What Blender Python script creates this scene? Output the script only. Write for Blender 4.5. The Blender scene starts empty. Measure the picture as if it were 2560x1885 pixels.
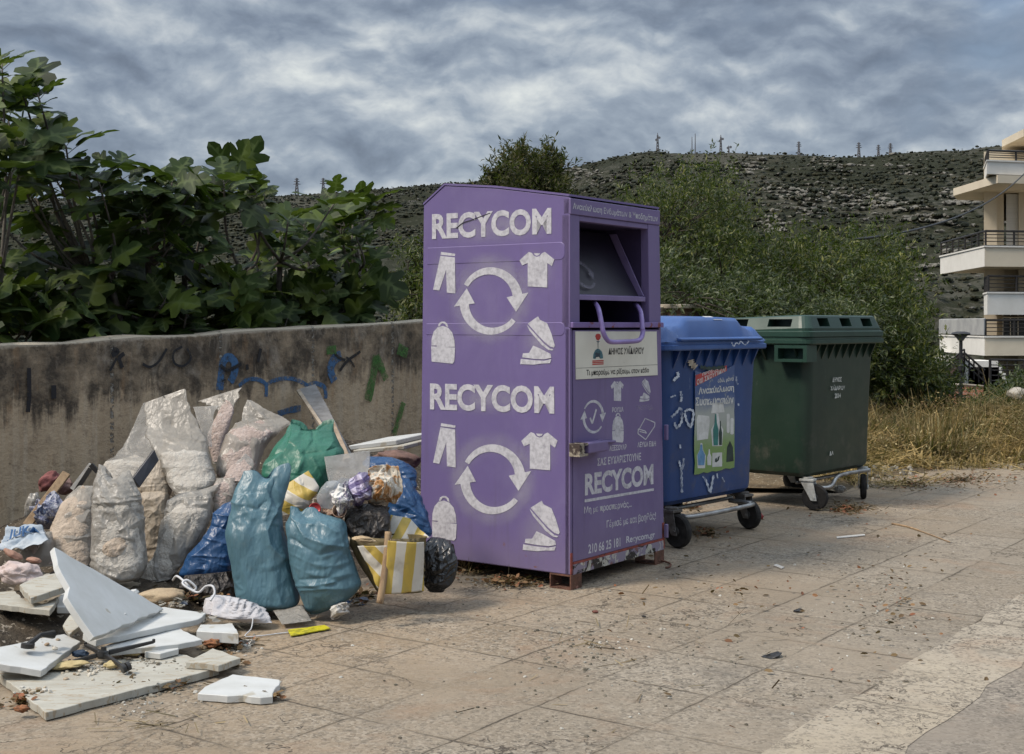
import bpy, bmesh, math, random
import numpy as np
from mathutils import Vector, Matrix, noise as mnoise
scene = bpy.context.scene
R = math.radians
random.seed(7)

# ---------------------------------------------------------------- camera, world, sun, exposure
FPX, CX, HY, CAMH = 3254.0, 1280.0, 811.0, 1.4       # focal length in photo pixels, centre column, horizon row, eye height
cd = bpy.data.cameras.new('camera'); cam = bpy.data.objects.new('camera', cd)
scene.collection.objects.link(cam); scene.camera = cam
cam.location = (0, 0, CAMH); cam.rotation_euler = (R(90), 0, 0)
cd.sensor_width = 36; cd.lens = 36 * FPX / 2560; cd.shift_y = -(942.5 - HY) / 2560
cd.clip_start = 0.05; cd.clip_end = 20000

SUN_EL, SUN_AZ = 50, 246        # azimuth: clockwise from +Y; the light comes from the left and slightly behind
sd = bpy.data.lights.new('sun', 'SUN'); sun = bpy.data.objects.new('sun', sd); scene.collection.objects.link(sun)
sd.energy = 1.5; sd.angle = R(14); sd.color = (1, .90, .78)
_s = Vector((math.sin(R(SUN_AZ)) * math.cos(R(SUN_EL)), math.cos(R(SUN_AZ)) * math.cos(R(SUN_EL)), math.sin(R(SUN_EL))))
sun.rotation_euler = _s.to_track_quat('Z', 'Y').to_euler()
scene.view_settings.view_transform = 'Standard'; scene.view_settings.look = 'None'
scene.view_settings.exposure = 1.38; scene.view_settings.gamma = 1

class NT:
    """small wrapper that wires shader nodes"""
    def __init__(s, tree): s.t = tree; s.n = tree.nodes; s.l = tree.links
    def new(s, typ, **kw):
        n = s.n.new(typ)
        for k, v in kw.items(): setattr(n, k, v)
        return n
    def put(s, sock, v):
        if v is None: return
        if isinstance(v, bpy.types.NodeSocket): s.l.new(v, sock)
        elif isinstance(v, (tuple, list)):
            v = tuple(v)
            d = sock.default_value
            sock.default_value = (v + (1,))[:len(d)] if len(d) == 4 and len(v) == 3 else v
        else: sock.default_value = v
    def coord(s, which='Object'): return s.new('ShaderNodeTexCoord').outputs[which]
    def map(s, vec, scale=(1, 1, 1), rot=(0, 0, 0), loc=(0, 0, 0)):
        m = s.new('ShaderNodeMapping'); s.put(m.inputs['Vector'], vec)
        m.inputs['Scale'].default_value = scale; m.inputs['Rotation'].default_value = rot; m.inputs['Location'].default_value = loc
        return m.outputs[0]
    def noise(s, vec, scale=5, detail=4, rough=.55, dist=0, col=False):
        n = s.new('ShaderNodeTexNoise'); s.put(n.inputs['Vector'], vec)
        n.inputs['Scale'].default_value = scale; n.inputs['Detail'].default_value = detail
        n.inputs['Roughness'].default_value = rough; n.inputs['Distortion'].default_value = dist
        return n.outputs['Color' if col else 'Fac']
    def voro(s, vec, scale=5, feature='F1', out='Distance', rnd=1):
        n = s.new('ShaderNodeTexVoronoi', feature=feature); s.put(n.inputs['Vector'], vec)
        n.inputs['Scale'].default_value = scale; n.inputs['Randomness'].default_value = rnd
        return n.outputs[out]
    def ramp(s, fac, stops, interp='LINEAR'):
        r = s.new('ShaderNodeValToRGB'); s.put(r.inputs[0], fac); e = r.color_ramp.elements; r.color_ramp.interpolation = interp
        while len(e) < len(stops): e.new(.5)
        for i, (p, c) in enumerate(stops):
            e[i].position = p
            if not isinstance(c, (tuple, list)): c = (c, c, c)
            e[i].color = (*c, 1)
        return r.outputs[0]
    def mix(s, fac, a, b, blend='MIX'):
        m = s.new('ShaderNodeMix', data_type='RGBA', blend_type=blend)
        s.put(m.inputs[0], fac); s.put(m.inputs[6], a); s.put(m.inputs[7], b); return m.outputs[2]
    def math(s, op, a, b=None, c=None, clamp=False):
        m = s.new('ShaderNodeMath', operation=op, use_clamp=clamp)
        s.put(m.inputs[0], a); s.put(m.inputs[1], b); s.put(m.inputs[2], c); return m.outputs[0]
    def vmath(s, op, a, b=None):
        m = s.new('ShaderNodeVectorMath', operation=op); s.put(m.inputs[0], a); s.put(m.inputs[1], b)
        return m.outputs['Value' if op == 'DOT_PRODUCT' else 'Vector']
    def smooth(s, v, a, b, lo=0, hi=1):
        m = s.new('ShaderNodeMapRange', interpolation_type='SMOOTHSTEP'); s.put(m.inputs[0], v)
        for i, x in enumerate((a, b, lo, hi)): m.inputs[1 + i].default_value = x
        return m.outputs[0]
    def sep(s, v): n = s.new('ShaderNodeSeparateXYZ'); s.put(n.inputs[0], v); return n.outputs
    def comb(s, x, y, z):
        n = s.new('ShaderNodeCombineXYZ')
        for i, v in enumerate((x, y, z)): s.put(n.inputs[i], v)
        return n.outputs[0]
    def bump(s, h, strength=.3, dist=.01, normal=None):
        b = s.new('ShaderNodeBump'); s.put(b.inputs['Height'], h); b.inputs['Strength'].default_value = strength
        b.inputs['Distance'].default_value = dist; s.put(b.inputs['Normal'], normal); return b.outputs[0]

# the sky: Nishita blue behind a wind-torn overcast, brighter overhead than near the horizon
world = bpy.data.worlds.new('World'); scene.world = world; world.use_nodes = True
w = NT(world.node_tree); w.n.clear()
sky = w.new('ShaderNodeTexSky', sky_type='NISHITA'); sky.sun_disc = False
sky.sun_elevation = R(SUN_EL); sky.sun_rotation = R(SUN_AZ)
d = w.coord('Generated'); dx, dy, dz = w.sep(d)
wob = w.vmath('SCALE', w.vmath('SUBTRACT', w.noise(d, 7.0, 4, .55, 0, True), (.5, .5, .5)), None)
wob.node.inputs['Scale'].default_value = .05
pw = w.map(w.vmath('ADD', d, wob), (1, 1, 1.9), (0, R(-9), 0))
def billow(v, sc):
    n = w.new('ShaderNodeTexVoronoi', feature='F1'); w.put(n.inputs['Vector'], v); n.inputs['Scale'].default_value = sc
    n.inputs['Detail'].default_value = 1.5; n.inputs['Roughness'].default_value = .55; n.inputs['Lacunarity'].default_value = 2.3; n.normalize = True
    return w.math('SUBTRACT', 1, n.outputs['Distance'])
def cloud_noise(off):
    q = w.vmath('ADD', pw, (0, 0, off))
    a_ = w.noise(w.vmath('ADD', q, (3.1, .4, 1.3)), 3.3, 4, .5); b_ = w.noise(w.vmath('ADD', q, (1.2, 5.7, .2)), 8.5, 10, .57); wv = w.vmath('SCALE', w.noise(q, 22, 4, .6, 0, True), None); wv.node.inputs['Scale'].default_value = .055
    return a_, w.math('ADD', w.math('MULTIPLY', b_, .62), w.math('MULTIPLY', billow(w.vmath('ADD', q, wv), 12), .34))
big, med = cloud_noise(0); big2, med2 = cloud_noise(.017)
dens = w.math('ADD', w.math('MULTIPLY', big, .92), w.math('MULTIPLY', med, .42))
relief = w.math('ADD', w.math('MULTIPLY', w.math('SUBTRACT', med, med2), 1.25), w.math('MULTIPLY', w.math('SUBTRACT', big, big2), 1.2))     # sunlit upper edges of the billows
tone = w.math('ADD', w.math('SUBTRACT', dens, .228), w.math('MULTIPLY', relief, .72))
colr = w.ramp(tone, [(.30, (.54, .66, .94)), (.41, (.84, 1.02, 1.40)), (.50, (1.25, 1.46, 1.86)), (.59, (1.95, 2.12, 2.44)), (.73, (3.2, 3.3, 3.38))])
low = w.smooth(dz, .0, .10)
colr = w.mix(w.math('MULTIPLY', w.math('SUBTRACT', 1, low), .40), colr, (1.25, 1.52, 1.98))
lum = w.smooth(dz, .22, .75, 1.0, 3.3)
cloud = w.vmath('MULTIPLY', colr, w.comb(lum, lum, w.math('MULTIPLY', lum, .93)))
mixc = w.mix(w.smooth(dens, .52, .66, .80, .97), sky.outputs[0], cloud)
bg = w.new('ShaderNodeBackground'); w.put(bg.inputs[0], mixc); bg.inputs[1].default_value = 0.1
wo = w.new('ShaderNodeOutputWorld'); w.l.new(bg.outputs[0], wo.inputs[0])

# ---------------------------------------------------------------- helpers
FR = {0: (0, 0, 1), 1: (0, 930, .345), 2: (0, 1350, .3342), 3: (400, 930, .3814), 4: (1030, 440, .3389), 5: (1030, 940, .3389),
      6: (1600, 720, .4117), 7: (2150, 220, .5933), 8: (0, 780, .4813), 9: (1400, 820, .2179), 10: (1400, 500, .2059),
      11: (1400, 1160, .2058), 12: (1640, 770, .3812), 13: (1000, 1350, .4456), 14: (2000, 1050, .5054), 'h': (0, 100, .4843),
      'r': (1350, 300, .5392), 'd': (0, 0, 1.1408)}
def px(fr, x, y): a, b, k = FR[fr]; return a + x * k, b + y * k       # survey frame -> photo pixel
def at(x, y, D): return Vector(((x - CX) / FPX * D, D, CAMH - (y - HY) / FPX * D))      # world point at depth D
def gd(x, y, z=0): return at(x, y, (CAMH - z) * FPX / (y - HY))                          # world point on height z
U = Vector((.587, .81, 0)).normalized(); V = Vector((-U.y, U.x, 0)); ROT = math.atan2(U.y, U.x)

def link(o): scene.collection.objects.link(o); return o
def tag(o, label=None, cat=None, group=None, kind=None):
    if label: o['label'] = label
    if cat: o['category'] = cat
    if group: o['group'] = group
    if kind or cat: o['kind'] = kind or 'thing'
    return o
def thing(name, label, cat, loc=(0, 0, 0), rz=0, group=None):
    o = link(bpy.data.objects.new(name, None)); o.location = loc; o.rotation_euler = (0, 0, rz); o.empty_display_size = .1
    return tag(o, label, cat, group)
def mesh(name, vs, fs, mats, parent=None, loc=None, smooth=False, fmat=None):
    me = bpy.data.meshes.new(name)
    if loc is not None: vs = [Vector(v) - Vector(loc) for v in vs]
    me.from_pydata([tuple(v) for v in vs], [], fs)
    if not isinstance(mats, (list, tuple)): mats = [mats]
    for m in mats: me.materials.append(m)
    if fmat is not None: me.polygons.foreach_set('material_index', fmat)
    if smooth: me.polygons.foreach_set('use_smooth', [True] * len(me.polygons))
    me.update()
    o = link(bpy.data.objects.new(name, me))
    if parent is not None: o.parent = parent
    if loc is not None: o.location = loc
    return o
def dup(root, loc, rz, label=None, group=None):
    r = root.copy(); link(r); r.location = loc; r.rotation_euler = (0, 0, rz)
    if label: r['label'] = label
    if group: r['group'] = group
    for ch in list(root.children):
        c = ch.copy(); link(c); c.parent = r
        for g in ch.children: e = g.copy(); link(e); e.parent = c
    return r

class MB:
    """collects boxes, prisms and tubes into one mesh"""
    def __init__(s): s.v = []; s.f = []
    def add(s, vs, fs): k = len(s.v); s.v += [Vector(v) for v in vs]; s.f += [tuple(i + k for i in f) for f in fs]; return s
    def hexa(s, b, t):
        return s.add(list(b) + list(t), [(3, 2, 1, 0), (4, 5, 6, 7), (0, 1, 5, 4), (1, 2, 6, 5), (2, 3, 7, 6), (3, 0, 4, 7)])
    def box(s, x0, x1, y0, y1, z0, z1, M=None):
        b = [Vector(p) for p in ((x0, y0, z0), (x1, y0, z0), (x1, y1, z0), (x0, y1, z0))]
        t = [Vector((p.x, p.y, z1)) for p in b]
        if M: b = [M @ p for p in b]; t = [M @ p for p in t]
        return s.hexa(b, t)
    def prism(s, pts, ext):
        n = len(pts); ext = Vector(ext); p = [Vector(q) for q in pts]
        return s.add(p + [q + ext for q in p], [tuple(range(n - 1, -1, -1)), tuple(range(n, 2 * n))] + [(i, (i + 1) % n, n + (i + 1) % n, n + i) for i in range(n)])
    def tube(s, path, r, n=8, cap=True):
        P = [Vector(p) for p in path]; m = len(P); rs = r if isinstance(r, (list, tuple)) else [r] * m
        vs = []; ref = None
        for i in range(m):
            t = (P[min(i + 1, m - 1)] - P[max(i - 1, 0)]).normalized()
            if ref is None: ref = Vector((0, 0, 1)) if abs(t.z) < .9 else Vector((1, 0, 0))
            a = (ref - t * ref.dot(t)).normalized(); b = t.cross(a); ref = a
            vs += [P[i] + (a * math.cos(2 * math.pi * j / n) + b * math.sin(2 * math.pi * j / n)) * rs[i] for j in range(n)]
        fs = [(i * n + j, i * n + (j + 1) % n, (i + 1) * n + (j + 1) % n, (i + 1) * n + j) for i in range(m - 1) for j in range(n)]
        if cap: fs += [tuple(range(n - 1, -1, -1)), tuple(range((m - 1) * n, m * n))]
        return s.add(vs, fs)
    def lathe(s, prof, c, axis, n=20):
        """prof: (radius, distance along axis)"""
        ax = Vector(axis).normalized(); c = Vector(c); a = ax.orthogonal().normalized(); b = ax.cross(a); m = len(prof)
        vs = [c + ax * h + (a * math.cos(2 * math.pi * j / n) + b * math.sin(2 * math.pi * j / n)) * r for r, h in prof for j in range(n)]
        return s.add(vs, [(i * n + j, i * n + (j + 1) % n, (i + 1) * n + (j + 1) % n, (i + 1) * n + j) for i in range(m - 1) for j in range(n)]
                     + [tuple(range(n - 1, -1, -1)), tuple(range((m - 1) * n, m * n))])
    def build(s, name, mat, parent=None, loc=None, smooth=False, bevel=0, seg=2):
        o = mesh(name, s.v, s.f, mat, parent, loc, smooth)
        if bevel:
            m = o.modifiers.new('bevel', 'BEVEL'); m.width = bevel; m.segments = seg; m.limit_method = 'ANGLE'; m.angle_limit = R(35)
        return o
def spline(P, n):
    """Catmull-Rom through the rows of P, n samples"""
    P = np.array(P, float); m = len(P); out = []
    for t in np.linspace(0, m - 1, n):
        i = min(int(t), m - 2); f = t - i
        a, b, c, e = P[max(i - 1, 0)], P[i], P[i + 1], P[min(i + 2, m - 1)]
        out.append(.5 * (2 * b + (c - a) * f + (2 * a - 5 * b + 4 * c - e) * f * f + (3 * b - a - 3 * c + e) * f ** 3))
    return np.array(out)
def interp(x, tab): return float(np.interp(x, [t[0] for t in tab], [t[1] for t in tab]))

# ---------------------------------------------------------------- materials
def newmat(name):
    m = bpy.data.materials.new(name); m.use_nodes = True; t = NT(m.node_tree); t.n.clear()
    out = t.new('ShaderNodeOutputMaterial'); return m, t, out
def principled(t, out, col, rough=.6, metal=0, normal=None, spec=.5, **kw):
    b = t.new('ShaderNodeBsdfPrincipled'); t.put(b.inputs['Base Color'], col); t.put(b.inputs['Roughness'], rough)
    t.put(b.inputs['Metallic'], metal); t.put(b.inputs['Normal'], normal); t.put(b.inputs['Specular IOR Level'], spec)
    for k, v in kw.items(): t.put(b.inputs[k], v)
    if out: t.l.new(b.outputs[0], out.inputs[0])
    return b.outputs[0]
def pm(name, c1, c2=None, rough=.6, scale=6, bump=.15, bscale=40, metal=0, lo=.35, hi=.65, spec=.4, detail=5, speck=None, bdist=.01, stretch=(1, 1, 1)):
    """painted / dirty surface: two colours mixed by noise, optional specks, fine bump"""
    m, t, out = newmat(name); c = t.map(t.coord(), stretch)
    if c2 is None: c2 = tuple(x * .7 for x in c1)
    f = t.ramp(t.noise(c, scale, detail, .6, .3), [(lo, 0), (hi, 1)])
    col = t.mix(f, c1, c2)
    if speck:
        sc, thr, sc_col = speck
        col = t.mix(t.ramp(t.noise(c, sc, 3, .6), [(thr, 0), (thr + .04, 1)]), col, sc_col)
    rg = t.math('ADD', rough - .08, t.math('MULTIPLY', t.noise(c, scale * 2.3, 4), .16))
    principled(t, out, col, rg, metal, t.bump(t.noise(c, bscale, 4, .6), bump, bdist) if bump else None, spec)
    return m
def film(name, c1, c2, alpha=1.0, rough=.28, crease=.55, scale=14, dirt=(.10, .085, .065), dirt_amt=.35, spec=.5, trans=.25, stretch=(1, 1, .7)):
    """thin creased plastic: glossy, some light passes through, dust in patches"""
    m, t, out = newmat(name); c = t.coord(); cs = t.map(c, stretch)
    f = t.ramp(t.noise(c, 5, 5, .6, .4), [(.35, 0), (.68, 1)])
    col = t.mix(f, c1, c2)
    dm = t.math('MULTIPLY', t.ramp(t.noise(c, 9, 6, .7, .5), [(.55, 0), (.75, 1)]), dirt_amt)
    col = t.mix(dm, col, dirt)
    a = t.math('ABSOLUTE', t.math('SUBTRACT', t.noise(cs, scale, 3, .5, 1.2), .5))
    b = t.math('ABSOLUTE', t.math('SUBTRACT', t.noise(cs, scale * 2.6, 2, .5, .8), .5))
    h = t.math('ADD', t.math('MULTIPLY', t.math('MINIMUM', a, .16), 3.0), t.math('MULTIPLY', t.math('MINIMUM', b, .14), 1.3))
    wv_ = t.vmath('ADD', cs, t.vmath('SCALE', t.noise(cs, scale * .5, 2, .5, 0, True), None)); wv_.node.inputs[1].links[0].from_node.inputs['Scale'].default_value = .10
    h = t.math('ADD', t.math('MULTIPLY', h, .45), t.math('ADD', t.math('MULTIPLY', t.voro(wv_, scale * 1.3), 1.3), t.math('MULTIPLY', t.voro(wv_, scale * 3.1), .45)))
    nrm = t.bump(h, crease, .02)
    rg = t.math('ADD', rough - .06, t.math('MULTIPLY', t.noise(c, 12, 4), .2))
    sh = principled(t, None, col, rg, 0, nrm, spec)
    if trans:
        tr = t.new('ShaderNodeBsdfTranslucent'); t.put(tr.inputs[0], col); t.put(tr.inputs['Normal'], nrm)
        x = t.new('ShaderNodeMixShader'); x.inputs[0].default_value = trans; t.l.new(sh, x.inputs[1]); t.l.new(tr.outputs[0], x.inputs[2]); sh = x.outputs[0]
    if alpha < 1:
        tp = t.new('ShaderNodeBsdfTransparent'); x = t.new('ShaderNodeMixShader')
        t.put(x.inputs[0], t.math('ADD', alpha - .1, t.math('MULTIPLY', f, .2))); t.l.new(tp.outputs[0], x.inputs[1]); t.l.new(sh, x.inputs[2]); sh = x.outputs[0]
    t.l.new(sh, out.inputs[0]); return m
def paint(name, col, wear=.35, scale=22, soft=.12, rough=.6):
    """sprayed or stencilled paint: lets the surface below through where it is thin"""
    m, t, out = newmat(name); c = t.coord()
    n = t.math('ADD', t.math('MULTIPLY', t.noise(c, scale, 5, .65), .6), t.math('MULTIPLY', t.noise(c, scale * .25, 3), .4))
    a = t.ramp(n, [(wear - soft, 0), (wear + soft, 1)])
    sh = principled(t, None, t.mix(t.noise(c, 9, 3), col, tuple(x * .8 for x in col)), rough)
    tp = t.new('ShaderNodeBsdfTransparent'); x = t.new('ShaderNodeMixShader')
    t.put(x.inputs[0], a); t.l.new(tp.outputs[0], x.inputs[1]); t.l.new(sh, x.inputs[2]); t.l.new(x.outputs[0], out.inputs[0])
    return m
def leafmat(name, c1, c2, c3=None, trans=.35, rough=.45, spec=.35, veins=False):
    m, t, out = newmat(name)
    g = t.new('ShaderNodeNewGeometry'); rnd = g.outputs['Random Per Island']
    stops = [(0, c1), (.62, c2)] + ([(.97, c3)] if c3 else [])
    col = t.ramp(rnd, stops)
    col = t.mix(t.math('MULTIPLY', t.ramp(t.noise(t.coord(), 2.6, 3), [(.42, 0), (.58, 1)]), .72), col, t.mix(.65, col, (.01, .014, .006)))  # darkens random patches in the colour, as shade between leaf clumps
    if veins:                                                        # pale midrib and side veins, stored along the blade
        at_ = t.new('ShaderNodeAttribute'); at_.attribute_name = 'rib'; col = t.mix(t.math('MULTIPLY', t.ramp(at_.outputs['Fac'], [(.86, 0), (.97, 1)]), .55), col, (.13, .17, .06))
    sh = principled(t, None, col, rough, 0, None, spec)
    tr = t.new('ShaderNodeBsdfTranslucent'); t.put(tr.inputs[0], t.mix(.5, col, (.10, .16, .01)))
    x = t.new('ShaderNodeMixShader'); x.inputs[0].default_value = trans; t.l.new(sh, x.inputs[1]); t.l.new(tr.outputs[0], x.inputs[2])
    t.l.new(x.outputs[0], out.inputs[0]); return m

# ---------------------------------------------------------------- ground, pavement, road, kerb
def AN(a, n, z=0): return U * a + V * n + Vector((0, 0, z))      # a runs along the kerb, n across it
WN, WA0, WA1 = 7.305, 4.676, 13.75                               # wall front plane and its ends along the kerb
def wall_top(a): return 1.276 + .04 * (a - WA0)
def mesh_np(name, v, f, mat, parent=None, loc=None, smooth=False):
    v = np.asarray(v, np.float32); f = np.asarray(f, np.int32)
    if loc is not None: v = v - np.array(loc, np.float32)
    me = bpy.data.meshes.new(name); k = f.shape[1]
    me.vertices.add(len(v)); me.vertices.foreach_set('co', v.ravel())
    me.loops.add(f.size); me.loops.foreach_set('vertex_index', f.ravel())
    me.polygons.add(len(f)); me.polygons.foreach_set('loop_start', np.arange(0, f.size, k, dtype=np.int32))
    me.polygons.foreach_set('use_smooth', np.full(len(f), smooth)); me.materials.append(mat)
    me.update(calc_edges=True); me.validate()
    o = link(bpy.data.objects.new(name, me))
    if parent is not None: o.parent = parent
    if loc is not None: o.location = loc
    return o
def grid_faces(r, c):
    i = np.arange(r - 1)[:, None] * c + np.arange(c - 1)[None, :]
    return np.stack([i, i + 1, i + c + 1, i + c], -1).reshape(-1, 4)
def sm(x, a, b): t = np.clip((x - a) / (b - a), 0, 1); return t * t * (3 - 2 * t)
def vnoise(P, f, seed=0):
    return np.array([mnoise.noise(Vector((p[0] * f + seed, p[1] * f - seed, (p[2] if len(p) > 2 else 0) * f))) for p in P])

# pavement: worn concrete squares, joints along and across the kerb
def slab_mat(name, tile, base, base2, grey, joint, seed, amount, cracks=0):
    m, t, out = newmat(name); g = t.coord()
    a = t.vmath('DOT_PRODUCT', g, tuple(U)); n = t.vmath('DOT_PRODUCT', g, tuple(V))
    wobv = t.math('MULTIPLY', t.math('SUBTRACT', t.noise(g, 4.2, 7, .72), .5), .075)
    fa = t.math('ADD', t.math('DIVIDE', a, tile[0]), wobv); fn = t.math('ADD', t.math('DIVIDE', n, tile[1]), t.math('MULTIPLY', wobv, 1.3))
    def jd(f): return t.math('ABSOLUTE', t.math('SUBTRACT', t.math('FRACT', f), .5))
    ja = t.math('SUBTRACT', .5, jd(t.math('ADD', fa, .5))); jn = t.math('SUBTRACT', .5, jd(t.math('ADD', fn, .5)))
    ja = jd(fa); jn = jd(fn)                                    # .5 at the joint, 0 in the middle
    jj = t.math('MAXIMUM', ja, jn)
    wid = t.math('MULTIPLY', t.noise(g, 2.3, 4, .7), .022)      # joints open and close
    crisp = t.smooth(t.math('SUBTRACT', t.math('ADD', jj, wid), .5), -.006, .012)
    keep = t.ramp(t.noise(g, 1.7, 4, .6), [(.38, .06), (.58, .9)])
    jm = t.math('MULTIPLY', crisp, keep)
    soft = t.math('MULTIPLY', t.smooth(jj, .45, .5), .30)
    cell = t.new('ShaderNodeTexWhiteNoise', noise_dimensions='2D')
    t.put(cell.inputs['Vector'], t.comb(t.math('FLOOR', fa), t.math('FLOOR', fn), seed))
    big = t.noise(g, .55, 4, .6); mid = t.noise(g, 2.6, 6, .62, .5)
    col = t.mix(t.ramp(mid, [(.36, 0), (.66, 1)]), base, base2)
    col = t.mix(t.math('MULTIPLY', t.ramp(big, [(.40, 0), (.60, 1)]), .55), col, grey)
    # the paving greys out away from the kerb, where the wheels run
    col = t.mix(t.math('MULTIPLY', t.smooth(t.math('ADD', n, t.math('MULTIPLY', mid, 1.2)), 4.6, 3.0), amount), col, grey)
    col = t.mix(.05, col, t.mix(cell.outputs['Value'], (.10, .09, .08), (.44, .40, .34)))
    st = t.map(g, (1, 9, 1), (0, 0, -ROT - R(78)))              # brushed finish on some slabs
    col = t.mix(t.math('MULTIPLY', t.ramp(t.noise(st, 9, 3, .6), [(.4, 0), (.66, 1)]), t.math('MULTIPLY', cell.outputs['Value'], .16)), col, (.36, .33, .28))
    agg = t.voro(g, 95, 'F1', 'Color'); ag = t.sep(agg)[0]
    wear = t.ramp(t.noise(g, 1.1, 5, .65), [(.36, .12), (.62, 1)])
    col = t.mix(t.math('MULTIPLY', t.ramp(ag, [(.70, 0), (.80, 1)]), t.math('MULTIPLY', wear, .45)), col, (.39, .34, .27))
    col = t.mix(t.math('MULTIPLY', t.ramp(ag, [(.14, 1), (.22, 0)]), t.math('MULTIPLY', wear, .70)), col, (.07, .062, .052))
    ag2 = t.sep(t.voro(g, 38, 'F1', 'Color'))[0]; col = t.mix(t.math('MULTIPLY', t.ramp(ag2, [(.80, 0), (.90, 1)]), t.math('MULTIPLY', wear, .22)), col, (.36, .32, .26)); col = t.mix(t.math('MULTIPLY', t.ramp(ag2, [(.08, 1), (.16, 0)]), t.math('MULTIPLY', wear, .40)), col, (.09, .08, .066))
    pits = t.ramp(t.noise(g, 34, 4, .7), [(.62, 0), (.69, 1)])
    col = t.mix(t.math('MULTIPLY', pits, .65), col, (.07, .062, .05))
    st2 = t.ramp(t.noise(g, 1.45, 6, .7, .9), [(.54, 0), (.70, 1)])
    col = t.mix(t.math('MULTIPLY', st2, .38), col, (.24, .14, .08))
    dk = t.ramp(t.noise(t.map(g, (1, 1, 1), (0, 0, 0), (9, 4, 0)), 1.9, 6, .7, .5), [(.56, 0), (.74, 1)])
    col = t.mix(t.math('MULTIPLY', dk, .45), col, (.085, .078, .07))
    crk = t.voro(t.vmath('ADD', g, t.vmath('SCALE', t.noise(g, 5, 4, .6, 0, True), None)), 1.15, 'DISTANCE_TO_EDGE')
    cm = t.math('MULTIPLY', t.ramp(crk, [(.004, 1), (.016, 0)]), t.ramp(t.noise(g, .9, 3), [(.50, 0), (.58, .85)]))
    if cracks:
        c2 = t.voro(t.map(t.vmath('ADD', g, t.vmath('SCALE', t.noise(g, 4, 5, .65, 0, True), None)), (1.0, 3.4, 1), (0, 0, -ROT - R(90))), cracks, 'DISTANCE_TO_EDGE'); cm = t.math('MAXIMUM', cm, t.math('MULTIPLY', t.ramp(c2, [(.012, 1), (.04, 0)]), t.ramp(t.noise(g, 1.6, 4), [(.42, 0), (.52, .9)])))
    crack = t.math('MAXIMUM', jm, cm)
    col = t.mix(t.math('MULTIPLY', soft, keep), col, (.12, .095, .065))
    col = t.mix(crack, col, joint)
    h = t.math('SUBTRACT', t.math('ADD', t.math('MULTIPLY', t.noise(g, 60, 5, .7), .5), t.math('ADD', t.math('MULTIPLY', ag, .22), t.math('MULTIPLY', mid, 1.5))), t.math('MULTIPLY', crack, 1.3))
    principled(t, out, col, .92, 0, t.bump(h, .55, .008), .2)
    return m
for nd in (): pass
M_pave = slab_mat('paving', (.49, .455), (.292, .215, .137), (.205, .155, .102), (.205, .175, .135), (.055, .045, .035), 3, .75)
M_strip = slab_mat('kerb_strip', (.52, 20), (.36, .305, .225), (.285, .24, .18), (.30, .26, .205), (.085, .07, .055), 8, .1, 2.4)
M_road = slab_mat('asphalt', (40, 40), (.215, .178, .138), (.165, .14, .112), (.19, .163, .132), (.06, .055, .05), 1, .5)
def sheet(name, m, a0, a1, n0, n1, z): return tag(mesh(name, [AN(a0, n0, z), AN(a1, n0, z), AN(a1, n1, z), AN(a0, n1, z)], [(0, 1, 2, 3)], m), kind='structure')
sheet('pavement', M_pave, -9, 15.5, 1.30, 5.24, 0)
rk = random.Random(12); lo_ = []; hi_ = []
for i in range(160): a = -9 + 28.5 * i / 159; lo_.append(AN(a, 1.45 + rk.uniform(-.022, .022), .004)); hi_.append(AN(a, 1.83 + rk.uniform(-.03, .02), .004))
tag(mesh('kerb_strip', lo_ + hi_, [(i, i + 1, 161 + i, 160 + i) for i in range(159)], M_strip), kind='structure')
sheet('road', M_road, -12, 60, -14, 1.47, .002)
M_soil = pm('soil', (.12, .092, .062), (.055, .042, .03), .95, 5, .8, 22, speck=(38, .62, (.26, .22, .17)), spec=.1, bdist=.03)

# broken stone kerb behind the pavement
M_kerb = pm('kerb_stone', (.34, .29, .215), (.20, .165, .12), .9, 7, .6, 30, speck=(16, .63, (.09, .07, .05)), spec=.2, bdist=.015)
mb = MB(); rk = random.Random(4); a = -6.0
while a < 14.5:
    L = rk.uniform(.7, 1.05); j = rk.uniform(-.012, .012); h = .125 + rk.uniform(-.012, .012)
    b = [AN(a + .012, 5.24 + j), AN(a + L - .012, 5.24 + j), AN(a + L - .012, 5.42), AN(a + .012, 5.42)]
    mb.hexa([p - Vector((0, 0, .1)) for p in b], [p + Vector((0, 0, h)) for p in b]); a += L
kerb = tag(mb.build('kerb', M_kerb, bevel=.025, seg=3), kind='structure')
# trampled soil between kerb and wall
na, nn = 220, 30; vs = []
for i in range(na):
    for j in range(nn):
        aa = -6 + 20.5 * i / (na - 1); n_ = 5.41 + (WN + .1 - 5.41) * j / (nn - 1); p = AN(aa, n_)
        vs.append((p.x, p.y, .105 + .03 * mnoise.noise(p * 2.1) + .012 * mnoise.noise(p * 9)))
tag(mesh_np('verge', vs, grid_faces(na, nn), M_soil, smooth=True), kind='structure')

# ---------------------------------------------------------------- terrain: valley and hills, one sheet to the horizon
RIDGE = [(-3000, 560), (-600, 505), (0, 497), (350, 492), (685, 489), (760, 487), (953, 470), (1060, 461), (1210, 452), (1340, 440), (1403, 431),
         (1437, 420), (1474, 408), (1540, 392), (1640, 381), (1750, 379), (1940, 383), (2060, 386), (2170, 391), (2225, 390), (2290, 384),
         (2395, 382), (2500, 369), (2560, 360), (2900, 330), (4200, 400), (7000, 600)]
RDIST = [(-600, 1500), (600, 1450), (1100, 1350), (1400, 900), (1700, 820), (2600, 800), (4200, 900)]
rad = np.concatenate([np.linspace(.5, 40, 22), np.geomspace(44, 260, 20), np.linspace(275, 1550, 150), np.geomspace(1600, 9000, 12)])
azs = np.concatenate([np.radians(np.linspace(-180, -31, 30)), np.radians(np.linspace(-30, 30, 420)), np.radians(np.linspace(31, 180, 30))])
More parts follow.
